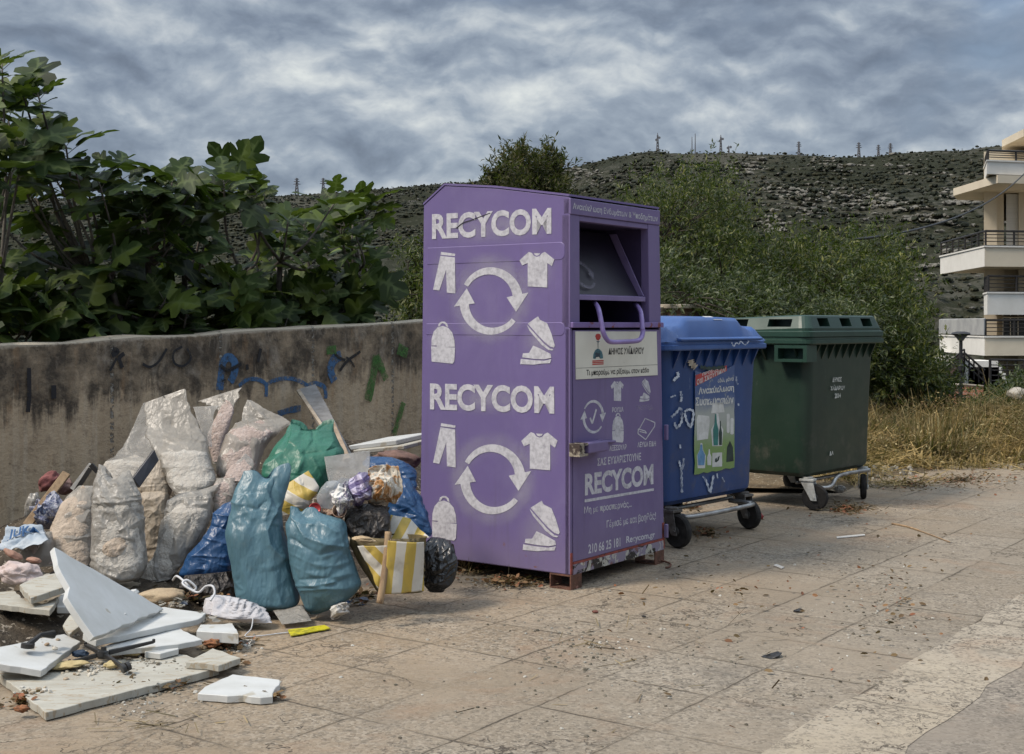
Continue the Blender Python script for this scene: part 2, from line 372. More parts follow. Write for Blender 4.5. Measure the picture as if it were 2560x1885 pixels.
gx = np.sin(azs)[None, :] * rad[:, None]; gy = np.cos(azs)[None, :] * rad[:, None]
pxa = np.where(np.abs(azs) < R(80), CX + FPX * np.tan(np.clip(azs, -R(80), R(80))), np.sign(azs) * 9000)
ev = np.interp(pxa, [q[0] for q in RIDGE], [(HY - q[1]) / FPX for q in RIDGE]); rdist = np.interp(pxa, [q[0] for q in RDIST], [q[1] for q in RDIST])
cosaz = np.clip(np.cos(azs), .2, 1); front = sm(np.cos(azs), .05, .5)
def terrain_z(x, y, r, e, rd, fr, ca):
    n = x * V.x + y * V.y
    q = np.maximum(n - 7.6, np.minimum(r - 21, 1e9)) * sm(y, 0, 5)
    z = -.06 - 5 * sm(q, 0, 14) - 36 * sm(q, 8, 230)
    top = e * rd * ca + CAMH                                     # elevation is measured against depth, not range
    t = np.clip((r - 280) / (rd - 280), 0, 1.6)
    up = np.where(t < 1, t ** 1.08, 1 - .35 * (t - 1))
    return np.where(r > 280, z + (top - z) * up * fr, z)
gz = terrain_z(gx, gy, rad[:, None] * np.ones_like(gx), ev[None, :], rdist[None, :], front[None, :], cosaz[None, :])
P = np.stack([gx, gy, gz], -1).reshape(-1, 3); rr = np.hypot(P[:, 0], P[:, 1]); far = rr > 250
Q = P[far] * 1.0; rd_full = np.broadcast_to(rdist[None, :], gx.shape).reshape(-1)[far]
amp = sm(rr[far], 280, 420) * (1 - .80 * np.exp(-((rr[far] - rd_full) / 90) ** 2))
P[far, 2] += amp * (13 * vnoise(Q, .008, 3) + 6 * vnoise(Q, .022, 8) + 2.2 * vnoise(Q, .06, 1))
P[far, 2] += (1.3 * vnoise(Q, .05, 5))

m, t, out = newmat('hillside'); c = t.coord()
g1 = t.noise(c, .011, 6, .6, .4); g2 = t.noise(c, .06, 5, .65)
rock = t.mix(t.noise(c, .25, 4), (.19, .178, .155), (.10, .092, .075))
scrubc = t.mix(t.noise(c, .09, 5), (.015, .018, .010), (.030, .031, .018))
mask = t.ramp(t.math('ADD', t.math('MULTIPLY', g1, .55), t.math('MULTIPLY', t.math('ADD', t.math('MULTIPLY', t.voro(c, .17), .12), t.noise(c, .2, 4, .7)), .5)), [(.55, 0), (.63, 1)])
col = t.mix(t.math('MULTIPLY', mask, .30), scrubc, rock)
bare = t.ramp(t.noise(t.map(c, (1, 1, 1), (0, 0, 0), (210, 0, 0)), .006, 5, .6), [(.64, 0), (.74, .35)])
col = t.mix(bare, col, (.21, .165, .12))
principled(t, out, col, .95, 0, t.bump(t.noise(c, .5, 5, .7), .8, 1.5), .1); M_hill = m
terrain = tag(mesh_np('terrain', P, grid_faces(len(rad), len(azs)), M_hill, smooth=True), kind='structure')
# samples of the terrain for whatever grows on it
PG = P.reshape(len(rad), len(azs), 3)
def ground_at(pxc, r):
    i = int(np.argmin(np.abs(pxa - pxc))); 
    return np.array([np.interp(r, rad, PG[:, i, k]) for k in range(3)])

# ---------------------------------------------------------------- scatter of leaf-sized faces
def rotbasis(d, up):
    """K frames: y along d, z near up"""
    d = d / np.linalg.norm(d, axis=1, keepdims=True); x = np.cross(d, up); x /= np.maximum(np.linalg.norm(x, axis=1, keepdims=True), 1e-6)
    z = np.cross(x, d); return np.stack([x, d, z], -1)             # columns
def scatter(T, F, B, pos, s):
    """copies of template T with frames B at pos, size s"""
    v = np.einsum('kij,mj->kmi', B, T) * s[:, None, None] + pos[:, None, :]
    f = F[None] + (np.arange(len(pos)) * len(T))[:, None, None]
    return v.reshape(-1, 3), f.reshape(-1, F.shape[1])

# far scrub and rocks on the hills
def ico():
    bm = bmesh.new(); bmesh.ops.create_icosphere(bm, subdivisions=1, radius=1)
    v = np.array([q.co[:] for q in bm.verts]); f = np.array([[q.index for q in fc.verts] for fc in bm.faces]); bm.free(); return v, f
IV, IF = ico(); rs = np.random.RandomState(5)
def hill_scatter(name, count, smin, smax, mat, flat, fld, thr, rmin, jitter):
    pos = []; sz = []
    cols = np.where(np.abs(azs) < R(25))[0]; rows = np.where((rad > rmin) & (rad < 1450))[0]
    while len(pos) < count:
        i = rs.choice(rows); j = rs.choice(cols)
        if rad[i] > rdist[j] + 5: continue
        if rs.rand() > (rad[i] / 1100) ** 1.0 + .1: continue
        p = PG[i, j] + np.array([rs.randn() * 2.5, rs.randn() * 5, 0])
        if fld and mnoise.noise(Vector(p) * fld) + .5 * mnoise.noise(Vector(p) * fld * 3.7) < thr + rs.randn() * .15: continue
        pos.append(p); sz.append(rs.uniform(smin, smax) * (.6 + .4 * rad[i] / 700) * (.6 if rad[i] > rdist[j] - 40 else 1))
    pos = np.array(pos); K = len(pos); sz = np.array(sz)
    T = np.array([IV * (1 + jitter * rs.randn(len(IV), 1)) for _ in range(K)])
    sc = np.stack([rs.uniform(.8, 1.5, K), rs.uniform(.8, 1.5, K), rs.uniform(.55, .95, K) * flat], -1)
    v = T * sc[:, None, :] * sz[:, None, None] + pos[:, None, :]
    f = IF[None] + (np.arange(K) * len(IV))[:, None, None]
    return mesh_np(name, v.reshape(-1, 3), f.reshape(-1, 3), mat)
M_scrub = leafmat('scrub', (.007, .010, .005), (.022, .026, .012), (.05, .045, .022), .1, .85)
M_rock = pm('limestone', (.12, .115, .10), (.08, .075, .064), .9, .5, .5, 2, spec=.2)
tag(hill_scatter('scrub', 52000, .5, 1.55, M_scrub, 1.0, .014, -.42, 285, .16), kind='stuff')
def slope_hit(fr_, x, y):
    X, Y = px(fr_, x, y); i = int(np.argmin(np.abs(pxa - X))); k = np.where(rad > 300)[0]; py_ = HY - (PG[k, i, 2] - CAMH) / PG[k, i, 1] * FPX; h = np.where(py_ <= Y)[0]
    return PG[k[h[0]], i] if len(h) else None
def crag(name, mat, zones, seed):
    rg = np.random.RandomState(seed); pos = []; sz = []
    for (x, y, rx_, ry_, tilt, k) in zones:
        for _ in range(k):
            u_, v_ = rg.randn() * .5, rg.randn() * .5; v_ = round(v_ * 2.5) / 2.5 + rg.randn() * .10; p = slope_hit('r', x + rx_ * u_, y + ry_ * v_ + tilt * rx_ * u_)
            if p is not None: pos.append(p + rg.randn(3) * np.array([1.2, 2, .2])); sz.append(rg.uniform(.5, 1.9) * rg.uniform(.5, 1))
    pos = np.array(pos); sz = np.array(sz); K = len(pos); T = np.array([IV * (1 + .22 * rg.randn(len(IV), 1)) for _ in range(K)]) * np.stack([rg.uniform(.8, 2.2, K), rg.uniform(.8, 1.4, K), rg.uniform(.5, .9, K)], -1)[:, None, :]
    v = T * sz[:, None, None] + pos[:, None, :]; f = IF[None] + (np.arange(K) * len(IV))[:, None, None]; return mesh_np(name, v.reshape(-1, 3), f.reshape(-1, 3), mat)
M_crag = pm('pale_crag', (.19, .18, .155), (.10, .094, .078), .9, .6, .5, 2, spec=.2)
tag(crag('rock_outcrops', M_crag, [(1085, 495, 60, 36, .1, 150), (1190, 350, 160, 44, .12, 190), (1500, 385, 170, 60, .15, 330), (1240, 425, 90, 40, .1, 120), (1930, 375, 75, 32, .25, 150), (1810, 470, 140, 42, .28, 230), (865, 240, 60, 18, 0, 40), (1370, 225, 120, 36, .1, 110), (960, 225, 120, 26, .05, 70), (1700, 235, 130, 40, .1, 60), (1750, 690, 90, 50, .1, 60), (1950, 640, 90, 60, .1, 40), (180, 250, 110, 40, .1, 100), (230, 300, 120, 30, 0, 60)], 9), kind='stuff')
tag(hill_scatter('rocks', 6000, .35, 1.3, M_rock, .7, .016, .30, 300, .22), kind='stuff')

# ---------------------------------------------------------------- concrete wall with stains and sprayed marks
m, t, out = newmat('stained_concrete'); c = t.coord(); x, y, z = t.sep(c)
below = t.math('SUBTRACT', t.math('ADD', t.math('MULTIPLY', x, .04), 1.276), z)          # distance down from the top edge
drip = t.noise(t.map(c, (1, 1, .10)), 6.5, 6, .7, .2); dr2 = t.noise(t.map(c, (1, 1, .05)), 19, 4, .65)
blot = t.noise(c, 5.5, 7, .68, .4); fine = t.noise(c, 30, 5, .7)
col = t.mix(t.ramp(t.noise(t.map(c, (1, 1, .5)), 2.2, 5, .6), [(.32, 0), (.68, 1)]), (.54, .42, .28), (.36, .27, .175))
col = t.mix(t.math('MULTIPLY', t.ramp(dr2, [(.50, 0), (.68, 1)]), .42), col, (.52, .44, .33))
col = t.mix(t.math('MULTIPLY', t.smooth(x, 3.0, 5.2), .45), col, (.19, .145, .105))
reach = t.math('SUBTRACT', t.math('ADD', t.math('MULTIPLY', drip, 1.05), t.math('MULTIPLY', blot, .42)), t.math('MULTIPLY', below, 1.30))
dark = t.math('MULTIPLY', t.smooth(t.math('ADD', reach, t.math('MULTIPLY', t.math('SUBTRACT', fine, .5), .30)), .07, .30), t.ramp(t.noise(c, 3.1, 6, .7), [(.36, .30), (.56, 1)]))
col = t.mix(t.math('MULTIPLY', dark, .93), col, t.mix(fine, (.028, .024, .020), (.065, .054, .043)))
col = t.mix(t.math('MULTIPLY', t.smooth(t.math('SUBTRACT', dr2, t.math('MULTIPLY', below, .22)), .58, .66), .6), col, (.05, .04, .032))
pale = t.math('MULTIPLY', t.ramp(t.noise(t.map(c, (1, 1, .55), (0, 0, 0), (7, 3, 1)), 2.6, 6, .7, .4), [(.54, 0), (.66, 1)]), t.smooth(below, .9, .1))
col = t.mix(t.math('MULTIPLY', pale, .6), col, (.42, .36, .28))
col = t.mix(t.math('MULTIPLY', t.ramp(t.noise(c, 11, 6, .75), [(.51, 0), (.64, 1)]), .50), col, (.15, .11, .075))
col = t.mix(t.math('MULTIPLY', t.ramp(t.noise(t.map(c, (1, 1, .3), (0, 0, 0), (1, 8, 2)), 7, 5, .7), [(.56, 0), (.72, 1)]), .45), col, (.36, .21, .10))
edge = t.smooth(t.math('ADD', below, t.math('MULTIPLY', t.math('SUBTRACT', fine, .5), .05)), .034, .012)
col = t.mix(edge, col, (.40, .345, .265))
pit = t.ramp(t.noise(c, 24, 5, .75), [(.66, 0), (.71, 1)])
col = t.mix(t.math('MULTIPLY', pit, .8), col, (.05, .04, .03))
# form-tie lines: columns of crumbling holes
fr = t.math('ABSOLUTE', t.math('SUBTRACT', t.math('FRACT', t.math('ADD', t.math('DIVIDE', x, .95), .63)), .5))
tie = t.math('MULTIPLY', t.smooth(fr, .020, .010), t.ramp(t.noise(t.map(c, (1, 1, 1.6)), 26, 3, .6), [(.47, 0), (.55, 1)]))
col = t.mix(tie, col, t.mix(t.noise(c, 50, 2), (.05, .04, .03), (.42, .39, .33)))
h = t.math('SUBTRACT', t.math('ADD', t.math('MULTIPLY', fine, .5), blot), t.math('MULTIPLY', t.math('MAXIMUM', pit, tie), .8))
principled(t, out, col, .93, 0, t.bump(h, .8, .02), .2); M_wall = m
wall = thing('concrete_wall', 'long stained concrete wall with sprayed graffiti behind the rubbish', 'wall', AN(WA0, WN), ROT)
mb = MB(); A0, A1 = -5.5, WA1 - WA0
segs = 60; rw = random.Random(3); prof = []
for i in range(segs + 1):
    s_ = A0 + (A1 - A0) * i / segs; zt = 1.276 + .04 * s_ + rw.uniform(-.013, .008)
    prof.append([(s_, 0, -.3), (s_, 0, zt - .012), (s_, .012 + rw.uniform(0, .01), zt), (s_, .20, zt + rw.uniform(-.005, .005)), (s_, .22, zt - .02), (s_, .22, -3.0)])
mb.add([p for r_ in prof for p in r_], [(i * 6 + j, (i + 1) * 6 + j, (i + 1) * 6 + j + 1, i * 6 + j + 1) for i in range(segs) for j in range(5)] + [(0, 1, 2, 3, 4, 5), tuple(segs * 6 + k for k in (5, 4, 3, 2, 1, 0))])
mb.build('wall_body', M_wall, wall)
def on_wall(fr_, x, y):
    X, Y = px(fr_, x, y); k = (X - CX) / FPX; o = AN(WA0, WN)
    s_ = (k * o.y - o.x) / (U.x - k * U.y); D = o.y + s_ * U.y
    return s_, CAMH - (Y - HY) / FPX * D
def stroke(name, fr_, pts, wpx, mat, lift):
    pts = spline(pts, max(12, 5 * len(pts))); P = [on_wall(fr_, a, b) for a, b in pts]; hw = wpx * FR[fr_][2] * 13 / FPX / 2; L = []; Rr = []
    for i, p in enumerate(P):
        q = (P[min(i + 1, len(P) - 1)][0] - P[max(i - 1, 0)][0], P[min(i + 1, len(P) - 1)][1] - P[max(i - 1, 0)][1]); l = math.hypot(*q) or 1
        w_ = hw * (1 + .18 * mnoise.noise(Vector((p[0] * 9, p[1] * 9, 0)))); nx, nz = -q[1] / l * w_, q[0] / l * w_
        L.append((p[0] + nx, -lift, p[1] + nz)); Rr.append((p[0] - nx, -lift, p[1] - nz))
    n_ = len(P); return L + Rr, [(i, i + 1, n_ + i + 1, n_ + i) for i in range(n_ - 1)]
PB = paint('blue_spray', (.05, .135, .27), .44, 30, .14); PK = paint('black_spray', (.012, .011, .012), .36, 30, .1); PG_ = paint('green_spray', (.05, .15, .025), .44, 26, .16)
def graffiti(mat, strokes, lift):
    for i, (fr_, pts, w_) in enumerate(strokes): mb = MB(); mb.add(*stroke('', fr_, pts, w_, mat, lift + .0006 * i)); mb.build('graffiti', mat, wall)
graffiti(PB, [(8, [(1140, 405), (1148, 320), (1160, 255), (1190, 235), (1218, 262), (1215, 320), (1195, 365)], 34), (8, [(1240, 385), (1275, 355), (1320, 348), (1365, 362), (1382, 390), (1380, 440)], 17),
              (8, [(1378, 380), (1420, 356), (1480, 345), (1540, 352), (1590, 380)], 17), (8, [(1590, 385), (1640, 370), (1685, 395), (1690, 450)], 20), (8, [(1770, 225), (1735, 245), (1715, 300), (1735, 360)], 42),
              (8, [(1440, 530), (1500, 510), (1560, 500)], 26)], .003)
graffiti(PK, [(8, [(1735, 215), (1755, 235), (1790, 250)], 12), (8, [(1762, 305), (1800, 255), (1868, 205)], 13), (8, [(1795, 235), (1815, 250), (1838, 285)], 9), (8, [(1140, 275), (1170, 300), (1200, 295), (1250, 268)], 13),
              (8, [(1278, 272), (1280, 300)], 14), (8, [(1335, 260), (1350, 190)], 14), (8, [(630, 290), (615, 240), (640, 215)], 16), (8, [(575, 225), (605, 205), (580, 190)], 18), (8, [(565, 305), (600, 240)], 10),
              (8, [(735, 270), (775, 285), (820, 255), (860, 190)], 10), (8, [(940, 180), (895, 210), (900, 265), (945, 280), (985, 240), (965, 190)], 9), (8, [(143, 290), (145, 420), (138, 520)], 16),
              (8, [(272, 380), (272, 450)], 20), (8, [(1155, 350), (1156, 358)], 16)], .008)
graffiti(PG_, [(8, [(1905, 460), (1922, 380), (1940, 290), (1948, 225)], 44), (8, [(1950, 225), (1975, 290), (2000, 350)], 36), (8, [(1690, 200), (1740, 195)], 34), (8, [(2060, 190), (2110, 215)], 50), (8, [(2040, 640), (2060, 570), (2090, 470)], 30)], .013)

# ---------------------------------------------------------------- fig trees behind the wall
half = [(0, 0), (.11, -.09), (.28, -.07), (.44, .06), (.40, .20), (.25, .29), (.35, .38), (.53, .52), (.50, .66), (.33, .66), (.19, .60), (.25, .76), (.16, .93), (0, 1.02)]
FT = []; FFc = []
for sgn in (1, -1):
    k = len(FT); n_ = len(half)
    for i, (x_, y_) in enumerate(half):
        my = [0, .03, .08, .14, .2, .3, .36, .42, .48, .52, .57, .7, .85, 1][i]
        FT.append((0, my, .0 - .30 * my * my)); FT.append((sgn * x_, y_, .16 * abs(x_) - .30 * y_ * abs(y_) - .25 * x_ * x_ + .02 * math.sin(9 * y_)))
    for i in range(n_ - 1):
        q = (k + 2 * i, k + 2 * i + 1, k + 2 * i + 3, k + 2 * i + 2); FFc.append(q if sgn > 0 else q[::-1])
FRIB = np.array([1.0 if i % 2 == 0 else .35 + .5 * ((i // 2) % 3 == 2) for i in range(len(FT))]); FT = np.array(FT); FFc = np.array(FFc)
M_fig = leafmat('fig_leaf', (.012, .027, .007), (.038, .064, .014), (.13, .17, .03), .30, .55, .22, True)
M_bark = pm('fig_bark', (.15, .135, .115), (.07, .06, .05), .9, 18, .5, 60, spec=.2)
SKY_F = [(-60, 150), (0, 120), (40, 165), (90, 190), (120, 300), (170, 330), (200, 395), (235, 415), (300, 375), (330, 425), (400, 430), (430, 405), (480, 430), (520, 430), (548, 410), (580, 400), (630, 420), (690, 455), (705, 500), (760, 500), (800, 465), (860, 440), (900, 470), (945, 470), (925, 560), (940, 640), (925, 720), (900, 790)]
def wall_depth(X): k = (X - CX) / FPX; o = AN(WA0, WN); s_ = (k * o.y - o.x) / (U.x - k * U.y); return o.y + s_ * U.y
def fig_tree(label, base_px, tips, seed, fill, xr):
    rf = np.random.RandomState(seed); pyr = random.Random(seed)
    D0 = wall_depth(base_px) + .75; b0 = at(base_px, 880, D0); b0.z = -1.6
    root = thing('fig_tree', label, 'tree', b0, 0, 'fig trees behind the wall')
    tp = [(X, Y + 32, wall_depth(X) + .35 + rf.rand() * .8) for X, Y in tips]
    for _ in range(16): X = rf.uniform(*xr); tp.append((X, rf.uniform(735, 858 - .05 * X), wall_depth(X) + .30 + rf.rand() * .9))
    while len(tp) < len(tips) + fill + 16:
        X = rf.uniform(*xr); sk = interp(X, SKY_F); Y = sk + 70 + (838 - .05 * X - sk) * rf.rand() ** .9
        tp.append((X, Y, wall_depth(X) + .32 + rf.rand() * 1.5))
    wood = MB(); trunk = MB(); pos = []; dirs = []; ups = []; siz = []
    crown_c = at(base_px, 760, D0)
    mains = []
    for k in range(4):
        X = xr[0] + (xr[1] - xr[0]) * (k + .5) / 4; m_ = at(X, 700 + rf.uniform(-60, 60), wall_depth(X) + .8)
        c1 = b0.lerp(m_, .45) + Vector((rf.randn() * .1, rf.randn() * .1, .1)); pts = spline([tuple(b0), tuple(c1), tuple(m_)], 12); mains.append([Vector(q) for q in pts])
        trunk.tube(mains[-1], list(np.linspace(.055, .022, 12)), 8)
    for (X, Y, D) in tp:
        tip = at(X, Y, D); best = min((q for mm in mains for q in mm[5:]), key=lambda q: (q - tip).length)
        midp = best.lerp(tip, .55) + Vector((rf.randn() * .06, rf.randn() * .06, -.05 - .12 * rf.rand()))
        pts = [Vector(q) for q in spline([tuple(best), tuple(midp), tuple(tip)], 9)]
        wood.tube(pts, list(np.linspace(.016, .006, 9)), 6)
        td = (pts[-1] - pts[-3]).normalized() + Vector((0, -.15, .55)); td.normalize()
        nl = rf.randint(6, 10); ph = rf.rand() * 6
        a_ = td.orthogonal().normalized(); b_ = td.cross(a_)
        for q in range(nl):
            an = ph + q * 2.4; e = (a_ * math.cos(an) + b_ * math.sin(an)); lift = 1.25 - 1.15 * q / nl
            ldir = (e + td * lift + Vector((0, 0, -.12))).normalized(); p0 = tip - td * (.018 * q); pl_ = rf.uniform(.05, .11)
            p1 = p0 + ldir * pl_; wood.tube([p0, p1], .0025, 4, False)
            pos.append(p1); dirs.append(ldir + Vector((0, 0, -.25 * rf.rand()))); up = td * .5 + Vector((rf.randn() * .5, rf.randn() * .5 - .45, .5)); ups.append(up); siz.append(rf.choice([.11, .15, .19, .23, .27, .31]) * rf.uniform(.9, 1.1))
    B = rotbasis(np.array(dirs), np.array(ups)); v, f = scatter(FT, FFc, B, np.array(pos), np.array(siz))
    trunk.build('trunk', M_bark, root, b0, True).location = (0, 0, 0)
    wood.build('branches', M_bark, root, b0, True).location = (0, 0, 0)
    cr_ = mesh_np('crown', v, f, M_fig, root, b0, True); cr_.location = (0, 0, 0); cr_.data.attributes.new('rib', 'FLOAT', 'POINT').data.foreach_set('value', np.tile(FRIB, len(pos)).astype(np.float32))
    return root
fig_tree('tall dark fig tree at the left end, its crown above the wall', 40, [(5, 130), (55, 195), (-30, 150), (95, 205), (20, 265), (115, 320), (165, 335), (60, 330), (190, 400), (130, 400), (30, 400), (215, 425)], 3, 34, (-180, 290))
fig_tree('spreading fig tree with a low bare branch, between the tall fig and the wall graffiti', 420, [(250, 430), (295, 395), (330, 440), (395, 450), (430, 425), (480, 445), (520, 455), (470, 500), (360, 500)], 9, 20, (230, 600))
fig_tree('smaller fig tree nearest the purple container, twigs standing out against the hill', 740, [(560, 425), (592, 405), (640, 445), (610, 470), (840, 470), (885, 470), (925, 485), (720, 520), (760, 530), (890, 560), (915, 640), (870, 700), (700, 560)], 12, 20, (560, 935))
low = MB(); pts = [at(*px('h', 420, 1500), 10.0), at(*px('h', 560, 1520), 10.3), at(*px('h', 700, 1500), 10.5), at(*px('h', 880, 1490), 10.9), at(*px('h', 960, 1430), 11.0), at(*px('h', 1040, 1340), 11.2)]

# ---------------------------------------------------------------- lettering and stencils
_txt = {}
def text2d(s, off=.0):
    """outline of a text scaled to the unit box: vertices, faces"""
    if (s, off) in _txt: return _txt[(s, off)]
    cu = bpy.data.curves.new('lettering', 'FONT'); cu.body = s; cu.offset = off; cu.resolution_u = 4
    o = link(bpy.data.objects.new('lettering', cu)); bpy.context.view_layer.update()
    me = bpy.data.meshes.new_from_object(o.evaluated_get(bpy.context.evaluated_depsgraph_get()))
    v = np.array([q.co[:2] for q in me.vertices]); f = [tuple(p.vertices) for p in me.polygons]
    bpy.data.objects.remove(o); bpy.data.curves.remove(cu); bpy.data.meshes.remove(me)
    v = (v - v.min(0)) / (v.max(0) - v.min(0)); _txt[(s, off)] = (v, f); return v, f
def bilin(v, q):
    """unit coordinates into the quad q = top-left, top-right, bottom-right, bottom-left"""
    tl, tr, br, bl = (np.array(p, float) for p in q); x = v[:, :1]; y = v[:, 1:2]
    return (bl * (1 - x) + br * x) * (1 - y) + (tl * (1 - x) + tr * x) * y
def rect(x0, y0, x1, y1, sl=0): return [(x0, y0), (x1, y0 + sl), (x1, y1 + sl), (x0, y1)]
def polys(ps):
    v = []; f = []
    for p in ps: f.append(tuple(range(len(v), len(v) + len(p)))); v += list(p)
    return np.array(v, float), f
def arc_arrow(a0, a1, head, ro=1., ri=.70, n=22):
    """curved band from angle a0 to a1 with an arrow head of `head` degrees beyond a1, in the unit box"""
    A = np.radians(np.linspace(a0, a1, n)); tk = np.linspace(.55, 1, n); sg = 1 if a1 > a0 else -1
    o = [((ro - .04 * (1 - k)) * math.cos(a), (ro - .04 * (1 - k)) * math.sin(a)) for a, k in zip(A, tk)]; i = [((ro - (ro - ri) * k) * math.cos(a), (ro - (ro - ri) * k) * math.sin(a)) for a, k in zip(A, tk)]
    e = R(a1); tip = R(a1 + sg * head); m_ = (ro + ri) / 2
    hd = [((ro + .19) * math.cos(e), (ro + .19) * math.sin(e)), (m_ * math.cos(tip), m_ * math.sin(tip)), ((ri - .19) * math.cos(e), (ri - .19) * math.sin(e))]
    p = o + hd + i[::-1]; return [((x + 1.1) / 2.2, (y + 1.1) / 2.2) for x, y in p]
def strips(p, w):
    """open polyline as separate thin quads"""
    out = []
    for a, b in zip(p[:-1], p[1:]):
        d_ = np.array(b) - np.array(a); l = np.hypot(*d_); nx = np.array((-d_[1], d_[0])) / l * w / 2
        out.append([tuple(np.array(a) + nx), tuple(np.array(b) + nx), tuple(np.array(b) - nx), tuple(np.array(a) - nx)])
    return out
RING = polys([arc_arrow(150, 12, 34), arc_arrow(-38, -172, 34)])
RING_THIN = polys([arc_arrow(150, 12, 34, 1., .78), arc_arrow(-38, -172, 34, 1., .78)] + strips([(.36, .47), (.45, .32), (.62, .70)], .06))
TROUSERS = polys([[(.36, 1), (1.0, .955), (.98, .90), (.34, .93)], [(.33, .905), (.98, .865), (1.0, 0), (.62, .02), (.59, .58), (.28, .07), (0, .09)]])
SHIRT = polys([[(.27, 1), (.36, .97), (.42, .89), (.50, .86), (.58, .88), (.65, .96), (.73, 1), (1, .79), (.93, .60), (.80, .69), (.80, 0), (.24, .03), (.24, .69), (.08, .62), (0, .76)], [(.41, .965), (.60, .96), (.56, .91), (.50, .89), (.45, .91)]])
PACK = polys([[(.04, .05), (.9, .0), (.97, .06), (1, .39), (.02, .42)], [(.03, .44), (.25, .44), (.25, .40), (.99, .41), (.97, .58), (.88, .76), (.72, .87), (.5, .915), (.28, .88), (.12, .77), (.04, .60)],
              [(.30, .90), (.34, .98), (.45, 1.02), (.58, 1.02), (.68, .97), (.72, .89), (.64, .905), (.60, .96), (.5, .985), (.42, .96), (.38, .91)]])
SHOES = polys([[(.22, .85), (.52, 1), (.57, .93), (.78, .86), (.90, .65), (1, .40), (.97, .36), (.86, .385), (.70, .48), (.50, .63)], [(.19, .83), (.23, .80), (.68, .445), (.86, .34), (.96, .325), (.93, .30), (.82, .31), (.62, .42), (.28, .70)],
               [(.38, .40), (.55, .35), (.88, .23), (.90, .15), (.70, .12), (.40, .13), (.06, .16), (.08, .24), (.26, .25)], [(.02, .13), (.40, .10), (.70, .09), (.90, .125), (.86, .04), (.60, .03), (.40, .01), (0, .02)]])
LINEN = polys(strips([(.0, .38), (.42, 1.0), (1.0, .80), (.98, .62), (.45, .0), (.0, .28), (.02, .50), (.42, .40), (.5, .30), (.1, .38)], .045))

PURPLE = (.136, .100, .246)
def weathered(name, c1, c2, zlo):
    """painted sheet metal: sun-faded patches, grime runs, chips and dust near the ground"""
    m, t, out = newmat(name); c = t.coord(); x, y, z = t.sep(c)
    col = t.mix(t.ramp(t.noise(t.map(c, (1, 1, .45)), 1.9, 6, .6, .3), [(.34, 0), (.68, 1)]), c1, c2)
    col = t.mix(t.math('MULTIPLY', t.ramp(t.noise(t.map(c, (1, 1, .6), (0, 0, 0), (3, 1, 2)), 2.7, 6, .65, .5), [(.50, 0), (.72, 1)]), .20), col, (.27, .235, .36))
    run = t.ramp(t.noise(t.map(c, (1, 1, .05)), 24, 5, .65), [(.54, 0), (.72, 1)])
    col = t.mix(t.math('MULTIPLY', t.math('MULTIPLY', run, t.ramp(t.noise(c, 2.2, 4), [(.42, 0), (.62, 1)])), .38), col, (.085, .065, .12))
    col = t.mix(t.math('MULTIPLY', t.smooth(t.math('ADD', z, t.math('MULTIPLY', t.noise(c, 6, 5, .7), .25)), .52, .14), .30), col, (.22, .185, .20))
    chip = t.ramp(t.noise(c, 33, 5, .72), [(.715, 0), (.735, 1)]); col = t.mix(t.math('MULTIPLY', chip, t.ramp(t.noise(c, 3.4, 3), [(.48, 0), (.58, .85)])), col, (.06, .035, .05))
    rs_ = t.ramp(t.noise(c, 15, 6, .7, .4), [(.64, 0), (.70, 1)]); col = t.mix(t.math('MULTIPLY', rs_, t.smooth(z, .34, .08)), col, (.17, .075, .06))
    principled(t, out, col, t.math('ADD', .42, t.math('MULTIPLY', t.noise(c, 5, 5), .25)), 0, t.bump(t.math('ADD', t.math('MULTIPLY', t.noise(c, 2.4, 3), 2.0), t.math('MULTIPLY', t.noise(c, 60, 4), .08)), .10, .02), .4); return m
M_purple = weathered('purple_paint', PURPLE, (.125, .096, .222), .08)
M_purple_front = weathered('purple_paint_faded', (.152, .115, .24), (.125, .092, .205), .08)
M_white_st = paint('white_stencil', (.55, .54, .575), .26, 46, .30); M_white_thin = paint('thin_white_stencil', (.56, .55, .585), .32, 24, .22)
M_blackp = pm('black_print', (.014, .013, .013), None, .5, 8, 0); M_cream = pm('sign_plate', (.62, .60, .52), (.54, .52, .45), .45, 4, .04, 40, speck=(30, .72, (.36, .34, .28)))
M_red = pm('red_print', (.42, .035, .025), None, .5, 8, 0); M_teal = pm('teal_print', (.05, .14, .17), (.015, .03, .05), .5, 22, 0, lo=.45, hi=.55)
M_rust = pm('rust', (.155, .075, .052), (.085, .048, .035), .9, 16, .5, 60, speck=(26, .62, (.26, .13, .10)), spec=.2)
M_redlead = pm('red_primer', (.30, .075, .06), (.16, .05, .04), .8, 14, .3, 60, speck=(30, .60, (.09, .045, .035)), spec=.2)
m, t, out = newmat('chipped_paint'); c = t.coord()
f1 = t.ramp(t.noise(t.map(c, (1, 1, 1.4)), 9, 6, .62, .6), [(.46, 0), (.49, 1)]); f2 = t.ramp(t.noise(t.map(c, (1, 1, .8), (0, 0, 0), (4, 2, 1)), 12, 6, .65, .7), [(.52, 0), (.55, 1)])
col = t.mix(f1, (.035, .028, .025), (.22, .185, .24)); col = t.mix(t.math('MULTIPLY', f2, .9), col, (.44, .42, .36)); col = t.mix(t.ramp(t.noise(c, 21, 4), [(.60, 0), (.66, .8)]), col, (.17, .07, .05))
principled(t, out, col, .75, 0, t.bump(t.math('ADD', f1, f2), .5, .004), .3); M_chip = m

